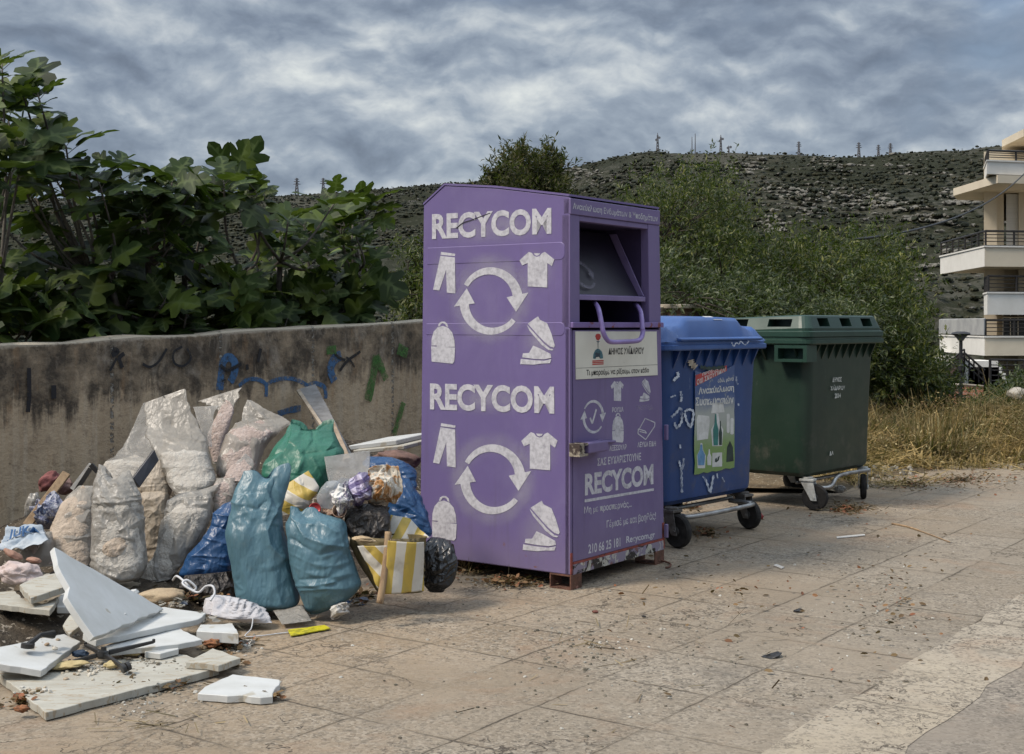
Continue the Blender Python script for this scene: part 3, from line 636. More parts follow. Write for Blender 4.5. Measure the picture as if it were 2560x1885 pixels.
# overspray: thin paint fading outwards, fade stored per vertex
m, t, out = newmat('overspray'); at_ = t.new('ShaderNodeAttribute'); at_.attribute_name = 'fade'
a_ = t.math('MULTIPLY', t.math('POWER', at_.outputs['Fac'], 1.3), t.math('MULTIPLY', t.ramp(t.noise(t.coord(), 6, 5, .65), [(.30, .25), (.65, 1)]), .45))
sh = principled(t, None, (.46, .44, .50), .6); tp = t.new('ShaderNodeBsdfTransparent'); x = t.new('ShaderNodeMixShader')
t.put(x.inputs[0], a_); t.l.new(tp.outputs[0], x.inputs[1]); t.l.new(sh, x.inputs[2]); t.l.new(x.outputs[0], out.inputs[0]); M_over = m
def fade_attr(o, vals): o.data.attributes.new('fade', 'FLOAT', 'POINT').data.foreach_set('value', np.asarray(vals, np.float32))

# ---------------------------------------------------------------- clothes recycling container
CC = Vector((.3036, 6.86, 0))
def TC(x, y, z): return Vector((x * (1.01 - .029 * z), y * (1.03 - .0144 * z), z))
def on_side(fr_, x, y):
    X, Y = px(fr_, x, y); k = (X - CX) / FPX; t_ = (k * CC.y - CC.x) / (V.x - k * V.y); z = CAMH - (Y - HY) / FPX * (CC.y + V.y * t_)
    return t_ / (1.03 - .0144 * z), z
def on_front(fr_, x, y):
    X, Y = px(fr_, x, y); k = (X - CX) / FPX; s_ = (k * CC.y - CC.x) / (U.x - k * U.y); z = CAMH - (Y - HY) / FPX * (CC.y + U.y * s_)
    return s_ / (1.01 - .029 * z), z
box_root = thing('clothes_container', 'tall purple metal clothes recycling container with white stencils, standing beside the rubbish pile', 'recycling container', CC, ROT)
def decal(name, face, geo, fr_, quad, mat, lift, parent=None):
    v, f = geo; fn = on_side if face == 'side' else on_front
    q = bilin(np.asarray(v, float), [fn(fr_, *p) for p in quad])
    P_ = [TC(-lift, a, b) if face == 'side' else TC(a, -lift, b) for a, b in q]
    return mesh(name, P_, f, mat, parent or box_root)
def spray(face, fr_, cx, cy, rx, ry, lift, ring=0):
    fn = on_side if face == 'side' else on_front; vs, fs, fa = [], [], []; n_, k_ = 28, 7
    for i in range(k_):
        rr_ = i / (k_ - 1)
        for j in range(n_):
            a = 2 * math.pi * j / n_; vs.append(fn(fr_, cx + rx * rr_ * math.cos(a), cy + ry * rr_ * math.sin(a)))
            fa.append((1 - rr_) if not ring else max(0, 1 - abs(rr_ - ring) / (1 - ring)))
    fs = [(i * n_ + j, i * n_ + (j + 1) % n_, (i + 1) * n_ + (j + 1) % n_, (i + 1) * n_ + j) for i in range(k_ - 1) for j in range(n_)]
    o = mesh('overspray', [TC(-lift, a, b) if face == 'side' else TC(a, -lift, b) for a, b in vs], fs, M_over, box_root); fade_attr(o, fa)
side_prof = [(0, .078), (1, .078), (1, 2.082), (.846, 2.185), (.483, 2.149), (0, 2.075)]
mb = MB()
def tbox(mb_, x0, x1, y0, y1, z0, z1):
    mb_.hexa([TC(x0, y0, z0), TC(x1, y0, z0), TC(x1, y1, z0), TC(x0, y1, z0)], [TC(x0, y0, z1), TC(x1, y0, z1), TC(x1, y1, z1), TC(x0, y1, z1)])
for x0, x1 in ((0, .014), (.986, 1)):
    mb.add([TC(x0, *p) for p in side_prof] + [TC(x1, *p) for p in side_prof], [(0, 5, 4, 3, 2, 1), (6, 7, 8, 9, 10, 11)] + [(i, (i + 1) % 6, 6 + (i + 1) % 6, 6 + i) for i in range(6)])
tbox(mb, .015, .985, .986, .999, .08, 2.07); tbox(mb, .015, .985, .02, .985, .082, .11)
mb.build('body', M_purple, box_root, bevel=.006)
mb = MB()
for (y0, z0), (y1, z1) in ((side_prof[5], side_prof[4]), (side_prof[4], side_prof[3]), (side_prof[3], side_prof[2])):
    mb.hexa([TC(-.004, y0, z0 + .001), TC(1.004, y0, z0 + .001), TC(1.004, y1, z1 + .001), TC(-.004, y1, z1 + .001)], [TC(-.004, y0, z0 + .012), TC(1.004, y0, z0 + .012), TC(1.004, y1, z1 + .012), TC(-.004, y1, z1 + .012)])
mb.build('roof', M_purple, box_root)
# front: posts, header, sill around the opening
xo0, zt0 = on_front(10, 233, 250); xo1, zt1 = on_front(10, 1066, 360); _, zs = on_front(10, 650, 1485); _, zd = on_front(10, 650, 1550)
zt = (zt0 + zt1) / 2; _, zh = on_front(10, 650, 300); xd0, _ = on_front(9, 140, 900)
mb = MB(); tbox(mb, .0, xo0, -.003, .05, zd, zt + .03); tbox(mb, xo1, 1.0, -.003, .05, zd, zt + .03); tbox(mb, 0, 1, -.008, .04, zt + .0305, 2.066); tbox(mb, xo0 + .001, xo1 - .001, .0, .05, zt, zt + .03)
mb.build('front_frame', M_purple_front, box_root, bevel=.004)
mb = MB(); tbox(mb, .004, 1.004, -.02, .06, zd, zs); mb.build('sill', pm('chipped_sill', (.19, .135, .32), (.15, .10, .25), .6, 6, .2, 50, speck=(15, .60, (.16, .045, .05))), box_root, bevel=.004)
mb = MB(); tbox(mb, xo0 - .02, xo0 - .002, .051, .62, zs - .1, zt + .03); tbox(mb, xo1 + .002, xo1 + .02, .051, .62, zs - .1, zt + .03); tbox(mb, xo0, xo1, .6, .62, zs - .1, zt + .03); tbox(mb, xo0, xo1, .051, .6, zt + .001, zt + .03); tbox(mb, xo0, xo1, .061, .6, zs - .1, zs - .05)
mb.build('chute', pm('chute_in_shade', (.045, .032, .08), (.03, .022, .055), .5, 4, .05, 40), box_root)  # shade of the deep opening put into the chute colour
# tilting flap: panel leaning back inside, folded bright rim
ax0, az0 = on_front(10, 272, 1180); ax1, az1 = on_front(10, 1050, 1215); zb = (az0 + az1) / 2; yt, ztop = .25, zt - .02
M_flap = pm('flap_in_shade', (.014, .010, .024), (.009, .007, .016), .45, 4, .05, 40)  # near-black colour stands in for shade inside the opening
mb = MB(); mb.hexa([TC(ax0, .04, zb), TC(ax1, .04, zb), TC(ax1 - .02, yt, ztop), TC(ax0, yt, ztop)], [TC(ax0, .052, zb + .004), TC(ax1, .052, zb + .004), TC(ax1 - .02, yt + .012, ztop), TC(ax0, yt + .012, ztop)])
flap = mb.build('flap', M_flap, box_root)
mb = MB(); mb.hexa([TC(ax0 - .01, .012, zb - .012), TC(ax1 + .012, .012, zb - .012), TC(ax1 + .012, .039, zb - .004), TC(ax0 - .01, .039, zb - .004)], [TC(ax0 - .01, .012, zb + .016), TC(ax1 + .012, .012, zb + .016), TC(ax1 + .012, .039, zb + .02), TC(ax0 - .01, .039, zb + .02)])
for xx in (ax0 - .012, ax1 + .003):
    mb.hexa([TC(xx, .02, zb + .021), TC(xx + .008, .02, zb + .021), TC(xx + .008, .07, zb + .021), TC(xx, .07, zb + .021)], [TC(xx, yt - .05, ztop), TC(xx + .008, yt - .05, ztop), TC(xx + .008, yt, ztop), TC(xx, yt, ztop)])
mb.build('flap_rim', pm('rim_paint', (.19, .145, .29), (.15, .11, .235), .45, 6, .05, 40), flap, bevel=.003)
vd = RING[0] * np.array([.36, .30]) + np.array([.02, .04])
mesh('faded_mark', [TC(ax0 + .02 + (ax1 - ax0) * a, .037 + (yt - .04) * b - .002, zb + .02 + (ztop - zb) * b) for a, b in vd * np.array([1.0, 1.5])], RING[1], paint('faded_white', (.14, .125, .17), .52, 14, .2), flap)
hp = [(10, 420, 1245, .06), (10, 462, 1310, -.02), (10, 490, 1430, -.065), (10, 515, 1560, -.085), (9, 500, 60, -.09), (9, 535, 128, -.095), (9, 590, 160, -.095), (9, 740, 158, -.095), (9, 880, 148, -.095), (9, 930, 115, -.095), (9, 952, 40, -.09), (10, 1000, 1560, -.085), (10, 992, 1440, -.065), (10, 970, 1335, -.02), (10, 910, 1262, .06)]
P_ = []
for fr_, x_, y_, yy in hp:
    X, Y = px(fr_, x_, y_); k = (X - CX) / FPX; o_ = CC + V * (yy * 1.01); s_ = (k * o_.y - o_.x) / (U.x - k * U.y); D = o_.y + s_ * U.y; P_.append((s_, yy * 1.01, CAMH - (Y - HY) / FPX * D))
mb = MB(); mb.tube([Vector(q) for q in spline(P_, 60)], .0135, 10); mb.build('handle', pm('handle_paint', (.26, .19, .42), (.20, .14, .33), .38, 8, .05, 40), box_root, smooth=True)
# door with plate, lock box, hinge
_, zk0 = on_front(11, 140, 1200); _, zk1 = on_front(11, 1250, 890); zk = (zk0 + zk1) / 2
mb = MB(); tbox(mb, 0, xd0 - .004, -.003, .03, .08, zd - .001); mb.build('door_frame', M_purple_front, box_root, bevel=.004); mb = MB(); tbox(mb, .975, 1.0, -.003, .03, .08, zd - .001); mb.build('door_frame', M_purple_front, box_root, bevel=.004)
mb = MB(); tbox(mb, xd0, .972, -.007, .02, zk, zd - .012); door = mb.build('door', M_purple_front, box_root, bevel=.004)
mb = MB(); tbox(mb, xd0 - .002, .974, -.010, .02, zk - .012, zk - .0005); tbox(mb, 0, .018, -.0068, -.0035, .081, zk + .05); tbox(mb, .978, .9995, -.0068, -.0035, .081, zk + .09); mb.build('rusty_edge', M_redlead, box_root)
mb = MB(); tbox(mb, .02, .976, -.012, .02, .078, zk - .0125); mb.build('skirt', M_chip, box_root)
q = [on_front(9, *p) for p in ((158, 38), (1090, 40), (1102, 540), (165, 590))]
mb = MB(); mb.hexa([TC(a, -.011, b) for a, b in (q[3], q[2], q[1], q[0])], [TC(a, -.0075, b) for a, b in (q[3], q[2], q[1], q[0])]); plate = mb.build('notice_plate', M_cream, box_root)
decal('dividing_line', 'front', polys(strips([(0, 0), (1, 0)], 1)), 9, [(162, 458), (1098, 416), (1098, 420), (162, 462)], M_blackp, .0115, plate)
decal('lettering', 'front', text2d('ΔΗΜΟΣ ΧΑΪΔΑΡΙΟΥ', .03), 9, [(536, 212), (945, 202), (943, 298), (534, 306)], M_blackp, .0115, plate)
decal('lettering', 'front', text2d('Τι μπορούμε να ρίξουμε στον κάδο', .025), 9, [(282, 476), (1000, 452), (1000, 524), (284, 562)], M_blackp, .0115, plate)
em = [('rose', M_red, [[(383, 92), (395, 70), (418, 64), (440, 72), (448, 95), (440, 125), (418, 146), (394, 130)]]), ('stem', M_teal, [[(395, 150), (440, 150), (420, 166), (419, 240), (413, 240), (412, 166)]]),
      ('dome', M_teal, [[(358, 350), (362, 300), (380, 258), (405, 238), (430, 240), (458, 268), (472, 310), (474, 348), (440, 352), (425, 330), (395, 335), (385, 356)]]),
      ('stripes', M_red, [[(350, 372), (480, 366), (480, 380), (350, 386)], [(350, 391), (480, 385), (480, 398), (350, 404)], [(350, 410), (480, 404), (480, 418), (350, 424)]])]
for nm, mt, ps in em:
    v, f = polys(ps); mesh('emblem_' + nm, [TC(a, -.0115, b) for a, b in (on_front(9, *p) for p in v)], f, mt, plate)
x0, z0 = on_front(9, 112, 1470); x1, z1 = on_front(9, 195, 1310); x2, _ = on_front(9, 420, 1400); x3, z3 = on_front(9, 590, 1258)
mb = MB(); mb.box(x1 + .002, x2, -.075, -.008, z0 + .01, z1); lock = mb.build('lock_box', M_purple_front, box_root, bevel=.008)
mb = MB(); mb.box(x0 - .012, x1, -.07, -.004, z0, z0 + .012); mb.box(x0 - .012, x1, -.07, -.004, z1 - .012, z1); mb.box(x0 - .012, x0, -.07, -.004, z0 + .013, z1 - .013); mb.box(x1 - .03, x1, -.05, -.04, z0 + .02, z1 - .04); mb.box(x0 + .012, x0 + .03, -.072, -.06, z0 + .013, z1 - .013)
mb.build('latch', pm('flaking_steel', (.30, .26, .20), (.05, .035, .03), .8, 24, .5, 60, lo=.45, hi=.55), lock)
mb = MB(); mb.tube([(x2 - .01, -.02, z1 - .012), (x3, -.02, z3 - .02)], .007, 8); mb.build('bolt_rod', M_purple_front, lock)
x4, z4 = on_front(9, 1150, 1200); mb = MB(); mb.box(.992, 1.014, -.03, -.009, z4 - .045, z4 + .045); mb.build('hinge', M_purple_front, box_root, bevel=.004); mb = MB(); mb.box(.992, 1.014, -.03, -.009, z4 - .62, z4 - .54); mb.build('hinge', M_purple_front, box_root, bevel=.004)
# feet: short square tubes, open at the ends
def foot(x0, y0):
    mb = MB(); L, Wd, h = .105, .135, .078
    for a0, a1, b0, b1, c0, c1 in ((0, L, 0, Wd, 0, .007), (0, L, 0, Wd, h - .007, h), (0, L, 0, .007, .0075, h - .0075), (0, L, Wd - .007, Wd, .0075, h - .0075)): mb.box(x0 + a0, x0 + a1, y0 + b0, y0 + b1, c0, c1)
    mb.build('foot', M_rust, box_root)
for fx, fy in ((-.006, -.012), (.885, -.012), (0, .86), (.885, .86)): foot(fx, fy)
# pressed ribs
def rib(yl, zl, yr, zr, h0, h1):
    pts = []
    for cx_, cz_, a0 in ((1, 0, 0), (1, 1, 90)): pass
    L = [(yl, zl - h0 / 2), (yl, zl + h0 / 2)]; r_ = .03; P2 = []
    for k in range(7): a = math.pi / 2 * k / 6; P2.append((yr + r_ - r_ * math.sin(a), zr + h1 / 2 - r_ + r_ * math.cos(a)))
    for k in range(7): a = math.pi / 2 * k / 6; P2.append((yr + r_ - r_ * math.cos(a), zr - h1 / 2 + r_ - r_ * math.sin(a)))
    outer = L + P2; cy = sum(p[0] for p in outer) / len(outer); n_ = len(outer); inner = []
    for (a, b) in outer:
        lz = zl + (zr - zl) * (a - yl) / (yr - yl); inner.append((a + (-.003 if a > cy else .003), b + (-.003 if b > lz else .003)))
    mesh('pressed_rib', [TC(-.0002, *p) for p in outer] + [TC(-.0024, *p) for p in inner], [tuple(range(n_, 2 * n_))] + [(i, (i + 1) % n_, n_ + (i + 1) % n_, n_ + i) for i in range(n_)], M_purple, box_root)
for (l0, l1, r0, r1) in (((115, 530), (115, 655), (1128, 485), (1128, 618)), ((108, 1088), (108, 1172), (1128, 1078), (1128, 1180))):
    a, b, c_, d_ = (on_side(4, *p) for p in (l0, l1, r0, r1)); rib(a[0], (a[1] + b[1]) / 2, c_[0], (c_[1] + d_[1]) / 2, a[1] - b[1], c_[1] - d_[1])
LF = .0030
for args in ((4, 590, 380, 540, 150), (5, 590, 165, 540, 140)): spray('side', *args, LF - .0003)
for fr_, rows in ((4, [(585, 905, 330, 360, .72), (930, 690, 170, 180, 0), (245, 715, 120, 210, 0), (230, 1235, 125, 195, 0), (930, 1235, 170, 215, 0)]), (5, [(595, 760, 345, 370, .72), (945, 555, 175, 185, 0), (250, 510, 115, 210, 0), (240, 1050, 125, 200, 0), (950, 1140, 190, 235, 0)])):
    for cx_, cy_, rx_, ry_, rg in rows: spray('side', fr_, cx_, cy_, rx_, ry_, LF - .00015, rg)
decal('stencil_lettering', 'side', text2d('RECYCOM', .035), 4, [(150, 280), (1030, 232), (1030, 428), (150, 468)], M_white_st, LF)
decal('stencil_lettering', 'side', text2d('RECYCOM', .035), 5, [(135, 52), (1050, 76), (1052, 280), (135, 248)], M_white_st, LF)
decal('arrow_ring', 'side', RING, 4, rect(330, 645, 845, 1198), M_white_st, LF); decal('arrow_ring', 'side', RING, 5, rect(335, 472, 865, 1045, 6), M_white_st, LF)
decal('trousers_icon', 'side', TROUSERS, 4, rect(158, 560, 322, 866), M_white_st, LF); decal('trousers_icon', 'side', TROUSERS, 5, rect(158, 345, 324, 668, 6), M_white_st, LF)
decal('shirt_icon', 'side', SHIRT, 4, rect(795, 560, 1052, 822), M_white_st, LF); decal('shirt_icon', 'side', SHIRT, 5, rect(808, 412, 1076, 690, 6), M_white_st, LF)
decal('backpack_icon', 'side', PACK, 4, rect(140, 1080, 320, 1384), M_white_st, LF); decal('backpack_icon', 'side', PACK, 5, rect(146, 886, 332, 1205, 10), M_white_st, LF)
decal('shoes_icon', 'side', SHOES, 4, rect(800, 1035, 1056, 1395), M_white_st, LF); decal('shoes_icon', 'side', SHOES, 5, rect(818, 912, 1092, 1290, 14), M_white_st, LF)
decal('scratch', 'side', polys(strips([(0, 0), (.2, .35), (.42, .5), (1, .97)], .05)), 4, rect(330, 270, 580, 385), pm('scratch', (.02, .016, .025), None, .6, 8, 0), LF + .0004)
FL = .0078
decal('stencil_lettering', 'front', text2d('Ανακύκλωση Ενδυμάτων & Υποδημάτων', .012), 10, [(140, 30), (1170, 190), (1170, 285), (140, 128)], M_white_thin, .0092)
decal('shirt_icon', 'front', SHIRT, 9, rect(568, 610, 716, 842, -6), M_white_st, FL); decal('shoes_icon', 'front', SHOES, 9, rect(897, 580, 1026, 850, -8), M_white_thin, FL)
decal('stencil_lettering', 'front', text2d('ΡΟΥΧΑ', .02), 9, rect(585, 910, 714, 968, -8), M_white_thin, FL); decal('stencil_lettering', 'front', text2d('ΠΑΠΟΥΤΣΙΑ', .02), 9, rect(865, 890, 1062, 945, -10), paint('ghost_stencil', (.45, .42, .5), .56, 18, .2), FL)
decal('arrow_ring', 'front', RING_THIN, 9, rect(230, 806, 506, 1232, -4), M_white_st, FL); decal('backpack_icon', 'front', PACK, 9, rect(582, 985, 718, 1322, -10), M_white_st, FL)
decal('stencil_lettering', 'front', text2d('ΑΞΕΣΟΥΑΡ', .02), 9, rect(555, 1348, 750, 1410, -18), M_white_thin, FL); decal('stencil_lettering', 'front', text2d('ΛΕΥΚΑ ΕΙΔΗ', .02), 9, rect(876, 1308, 1086, 1368, -14), M_white_thin, FL)
decal('folded_linen_icon', 'front', LINEN, 9, rect(880, 1036, 1076, 1278), M_white_thin, FL)
decal('stencil_lettering', 'front', text2d('ΣΑΣ ΕΥΧΑΡΙΣΤΟΥΜΕ', .02), 9, [(415, 1495), (916, 1428), (916, 1515), (415, 1582)], M_white_st, FL)
decal('stencil_lettering', 'front', text2d('RECYCOM', .04), 11, [(288, 118), (1120, -6), (1120, 245), (288, 386)], M_white_st, FL)
decal('underline', 'front', polys([[(0, 0), (1, 0), (1, 1), (0, 1)]]), 11, [(285, 430), (1126, 292), (1126, 322), (285, 465)], M_white_st, FL)
decal('stencil_lettering', 'front', text2d('Μη με προσπερνάς...', .012), 11, [(280, 515), (856, 436), (856, 538), (280, 622)], M_white_thin, FL)
decal('stencil_lettering', 'front', text2d('Γέμισέ με και βοηθάς!', .012), 11, [(552, 682), (1150, 572), (1150, 690), (552, 796)], M_white_thin, FL)
decal('stencil_lettering', 'front', text2d('210 66 25 181', .02), 11, [(330, 975), (718, 888), (718, 1000), (330, 1088)], M_white_st, FL)
decal('stencil_lettering', 'front', text2d('Recycom.gr', .02), 11, [(790, 878), (1140, 815), (1140, 910), (790, 985)], M_white_thin, FL)

# ---------------------------------------------------------------- wheeled bins
def rrect(w_, d_, r, z, n=5, cy=0):
    out = []
    for cx_, cy_, a0 in ((w_ / 2 - r, d_ / 2 - r, 0), (-w_ / 2 + r, d_ / 2 - r, 90), (-w_ / 2 + r, -d_ / 2 + r, 180), (w_ / 2 - r, -d_ / 2 + r, 270)):
        out += [(cx_ + r * math.cos(R(a0 + 90 * k / n)), cy + cy_ + r * math.sin(R(a0 + 90 * k / n)), z) for k in range(n + 1)]
    return out
def loft(mb_, rings, cap0=True, cap1=True):
    n_ = len(rings[0]); v = [p for r_ in rings for p in r_]
    f = [(i * n_ + j, i * n_ + (j + 1) % n_, (i + 1) * n_ + (j + 1) % n_, (i + 1) * n_ + j) for i in range(len(rings) - 1) for j in range(n_)]
    if cap0: f.append(tuple(range(n_ - 1, -1, -1)))
    if cap1: f.append(tuple(range((len(rings) - 1) * n_, len(rings) * n_)))
    mb_.add(v, f)
def cut(o, cutters):
    """subtract the boxes in cutters from mesh object o, once and for all"""
    c_ = cutters.build('cutter', []) if False else mesh('cutter', cutters.v, cutters.f, [])
    c_.parent = o.parent; bpy.context.view_layer.update()
    m_ = o.modifiers.new('cut', 'BOOLEAN'); m_.object = c_; m_.operation = 'DIFFERENCE'; m_.solver = 'EXACT'
    bpy.context.view_layer.update(); me = bpy.data.meshes.new_from_object(o.evaluated_get(bpy.context.evaluated_depsgraph_get()))
    o.modifiers.clear(); o.data = me; bpy.data.objects.remove(c_)
M_tyre = pm('rubber_tyre', (.018, .017, .016), (.035, .032, .03), .85, 20, .3, 60, spec=.2); M_zinc = pm('galvanised_steel', (.42, .42, .41), (.22, .21, .20), .42, 14, .15, 50, .8)
M_forkgrey = pm('grey_fork', (.20, .19, .18), (.09, .08, .07), .55, 18, .2, 50, .5); M_forkwhite = pm('white_fork', (.55, .55, .52), (.30, .29, .26), .5, 18, .2, 50)
def caster(root, x, y, top, yaw, fork_mat, r=.10, w_=.046):
    M_ = Matrix.Translation((x, y, 0)) @ Matrix.Rotation(yaw, 4, 'Z'); off = -.055; mb = MB()
    for sx in (-1, 1):
        b = [(sx * .034 - .003, off - .022, r - .025), (sx * .034 + .003, off - .022, r - .025), (sx * .034 + .003, off + .022, r - .025), (sx * .034 - .003, off + .022, r - .025)]
        t_ = [(sx * .034 - .003, -.05, top - .03), (sx * .034 + .003, -.05, top - .03), (sx * .034 + .003, .05, top - .03), (sx * .034 - .003, .05, top - .03)]
        mb.hexa([M_ @ Vector(p) for p in b], [M_ @ Vector(p) for p in t_])
    mb.box(-.045, .045, -.055, .055, top - .029, top - .012, M_); mb.lathe([(.04, 0), (.04, .013)], M_ @ Vector((0, 0, top - .0118)), (0, 0, 1), 16)
    mb.tube([M_ @ Vector((-.042, off, r)), M_ @ Vector((.042, off, r))], .010, 8)
    fk = mb.build('caster', fork_mat, root, bevel=.002); c_ = M_ @ Vector((-w_ / 2, off, r)); axv = M_.to_3x3() @ Vector((1, 0, 0))
    mb = MB(); mb.lathe([(r * .62, .002), (r * .9, 0), (r * .98, w_ * .2), (r, w_ * .5), (r * .98, w_ * .8), (r * .9, w_), (r * .62, w_ - .002)], c_, axv, 32); mb.build('tyre', M_tyre, fk, smooth=False)
    mb = MB(); mb.lathe([(r * .2, -.006), (r * .28, .0), (r * .3, .010), (r * .60, .008), (r * .60, w_ - .008), (r * .3, w_ - .010), (r * .28, w_), (r * .2, w_ + .006)], c_, axv, 24); mb.build('rim', pm('wheel_hub', (.05, .048, .045), (.03, .028, .026), .6, 12, .1), fk)
def wheeled_bin(name, label, loc, rz, mat, mat_lid, wb, db, wt, dt, zb, ztop, group, rw0=.13):
    root = thing(name, label, 'wheeled bin', loc, rz, group)
    mb = MB(); loft(mb, [rrect(wb - .06, db - .06, .06, zb), rrect(wb, db, .09, zb + .03), rrect(wb + .01, db + .008, .09, zb + .06), rrect(wb + (wt - wb) * .55, db + (dt - db) * .55, .09, zb + (ztop - zb) * .55), rrect(wt, dt, .08, ztop - .02), rrect(wt, dt, .08, ztop)])
    body = mb.build('body', mat, root, smooth=True); 
    body.data.polygons.foreach_set('use_smooth', [len(p.vertices) == 4 for p in body.data.polygons]); 
    body.data.set_sharp_from_angle(angle=R(30))
    rw_, rd_ = wt + rw0, dt + .12
    mb = MB(); loft(mb, [rrect(wt - .02, dt - .02, .07, ztop - .045), rrect(rw_ - .01, rd_ - .01, .09, ztop - .05), rrect(rw_, rd_, .09, ztop - .042), rrect(rw_, rd_, .09, ztop - .018), rrect(rw_ - .022, rd_ - .022, .09, ztop - .014), rrect(rw_ - .022, rd_ - .022, .09, ztop + .002), rrect(rw_ - .05, rd_ - .05, .09, ztop + .004)])
    mb.build('rim', mat_lid, root)
    n_ = 9                                                # gussets under the rim
    for sy in (-1, 1):
        mb = MB()
        for k in range(n_): x = -wt / 2 + .09 + (wt - .18) * k / (n_ - 1); y0 = sy * (dt / 2 - .004); mb.prism([(x - .006, y0, ztop - .052), (x - .006, sy * (rd_ / 2 - .012), ztop - .052), (x - .006, y0 - sy * .012, ztop - .19)], (.012, 0, 0))
        mb.build('gusset_row', mat, root)
    for sx in (-1, 1):
        mb = MB()
        for k in range(6): y = -dt / 2 + .09 + (dt - .18) * k / 5; x0 = sx * (wt / 2 - .004); mb.prism([(x0, y - .006, ztop - .052), (sx * (rw_ / 2 - .012), y - .006, ztop - .052), (x0 - sx * .012, y - .006, ztop - .19)], (0, .012, 0))
        mb.build('gusset_row', mat, root)
    for sx in (-1, 1): mb = MB(); mb.tube([(sx * (wt / 2 - .01), 0, ztop - .12), (sx * (wt / 2 + .09), 0, ztop - .12)], .025, 14); mb.build('trunnion', mat, root)
    return root, rw_, rd_
RB = R(49); UB = Vector((math.cos(RB), math.sin(RB), 0)); VB = Vector((-UB.y, UB.x, 0))
def plastic(name, c1, c2, scr):
    m, t, out = newmat(name); c = t.coord()
    col = t.mix(t.ramp(t.noise(t.map(c, (1, 1, .3)), 4, 6, .6), [(.35, 0), (.68, 1)]), c1, c2)
    sc = t.ramp(t.noise(t.map(c, (1, 1, .16), (0, R(8), 0)), 30, 4, .7), [(.66, 0), (.72, 1)])
    col = t.mix(t.math('MULTIPLY', sc, .35), col, scr)
    x, y, z = t.sep(c); col = t.mix(t.math('MULTIPLY', t.ramp(t.noise(c, 6, 6, .7), [(.52, 0), (.70, .55)]), t.smooth(z, .85, .25)), col, (.10, .09, .075))
    principled(t, out, col, t.math('ADD', .34, t.math('MULTIPLY', t.noise(c, 7, 5), .25)), 0, t.bump(t.noise(c, 120, 3), .06, .004), .45); return m
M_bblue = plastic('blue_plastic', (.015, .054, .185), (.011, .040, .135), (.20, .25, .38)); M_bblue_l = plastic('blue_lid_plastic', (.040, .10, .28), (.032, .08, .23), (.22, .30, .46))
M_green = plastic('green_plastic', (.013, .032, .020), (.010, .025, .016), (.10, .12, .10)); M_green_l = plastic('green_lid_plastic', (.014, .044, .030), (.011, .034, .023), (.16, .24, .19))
BZ, BT = .25, 1.30
bl_c = Vector((1.665, 9.0, 0)) - UB * .545 + VB * .40
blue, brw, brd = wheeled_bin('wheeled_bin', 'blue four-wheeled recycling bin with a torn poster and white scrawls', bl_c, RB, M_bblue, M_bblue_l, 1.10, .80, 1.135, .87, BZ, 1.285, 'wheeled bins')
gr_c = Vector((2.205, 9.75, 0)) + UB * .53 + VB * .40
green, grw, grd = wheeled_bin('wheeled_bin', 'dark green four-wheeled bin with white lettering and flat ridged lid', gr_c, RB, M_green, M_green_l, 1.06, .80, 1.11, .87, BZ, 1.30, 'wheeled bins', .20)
for rt, fm, yaws in ((blue, M_forkgrey, (R(-38), R(-12), R(20), R(60))), (green, M_forkwhite, (R(12), R(-62), R(10), R(-30)))):
    for (sx, sy), yw in zip(((-1, -1), (1, -1), (1, 1), (-1, 1)), yaws): caster(rt, sx * .46, (-.375 if sy < 0 else .30), .25, yw, fm) if not (rt is blue and sx < 0 and sy < 0) else caster(rt, -.50, -.43, .25, R(-8), fm, .106)
mb = MB(); mb.tube([Vector(q) for q in spline([(-.40, -.30, .19), (-.40, -.44, .185), (-.33, -.50, .18), (.33, -.50, .18), (.40, -.44, .185), (.40, -.30, .19)], 30)], .016, 10); mb.tube([(-.46, -.28, .20), (.46, -.28, .20)], .014, 8); mb.build('tow_bar', M_zinc, blue, smooth=True)
mb = MB(); mb.tube([Vector(q) for q in spline([(-.46, -.36, .215), (-.40, -.43, .17), (-.28, -.47, .17), (-.10, -.455, .235), (.38, -.455, .235), (.44, -.40, .225)], 36)], .015, 10); mb.tube([(-.46, -.28, .20), (.46, -.28, .20)], .014, 8); mb.build('tow_bar', M_zinc, green, smooth=True)
# blue domed lid: height field
nx, ny = 56, 44; vs = []
def lid_z(u, v_):
    e = max(abs(u), abs(v_)); rim_ = float(sm(np.array(1 - e), .0, .14)); hump = float(sm(np.array(.55 - abs(u)), -.10, .06)) * float(sm(np.array(.985 - abs(v_)), 0, .07))
    return 1.289 + .012 * (e < .999) + .105 * rim_ * (1 - .16 * v_ * v_ - .10 * u * u) + .052 * hump - .02 * float(sm(np.array(abs(abs(u) - .78) - .05), .03, 0)) * rim_
for i in range(nx):
    for j in range(ny): u, v_ = -1 + 2 * i / (nx - 1), -1 + 2 * j / (ny - 1); vs.append((u * (brw / 2 - .028), v_ * (brd / 2 - .028), lid_z(u, v_)))
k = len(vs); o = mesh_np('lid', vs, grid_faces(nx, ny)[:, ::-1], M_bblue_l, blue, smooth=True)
mb = MB(); lb = brd / 2; mb.prism([(-.5, -lb + .02, 1.291), (-.5, -lb - .012, 1.297), (-.5, -lb - .012, 1.309), (-.5, -lb + .03, 1.318)], (1.0, 0, 0)); mb.tube([(-.58, lb - .01, 1.31), (.58, lb - .01, 1.31)], .018, 10); mb.build('lid_grip', M_bblue_l, blue, bevel=.004)
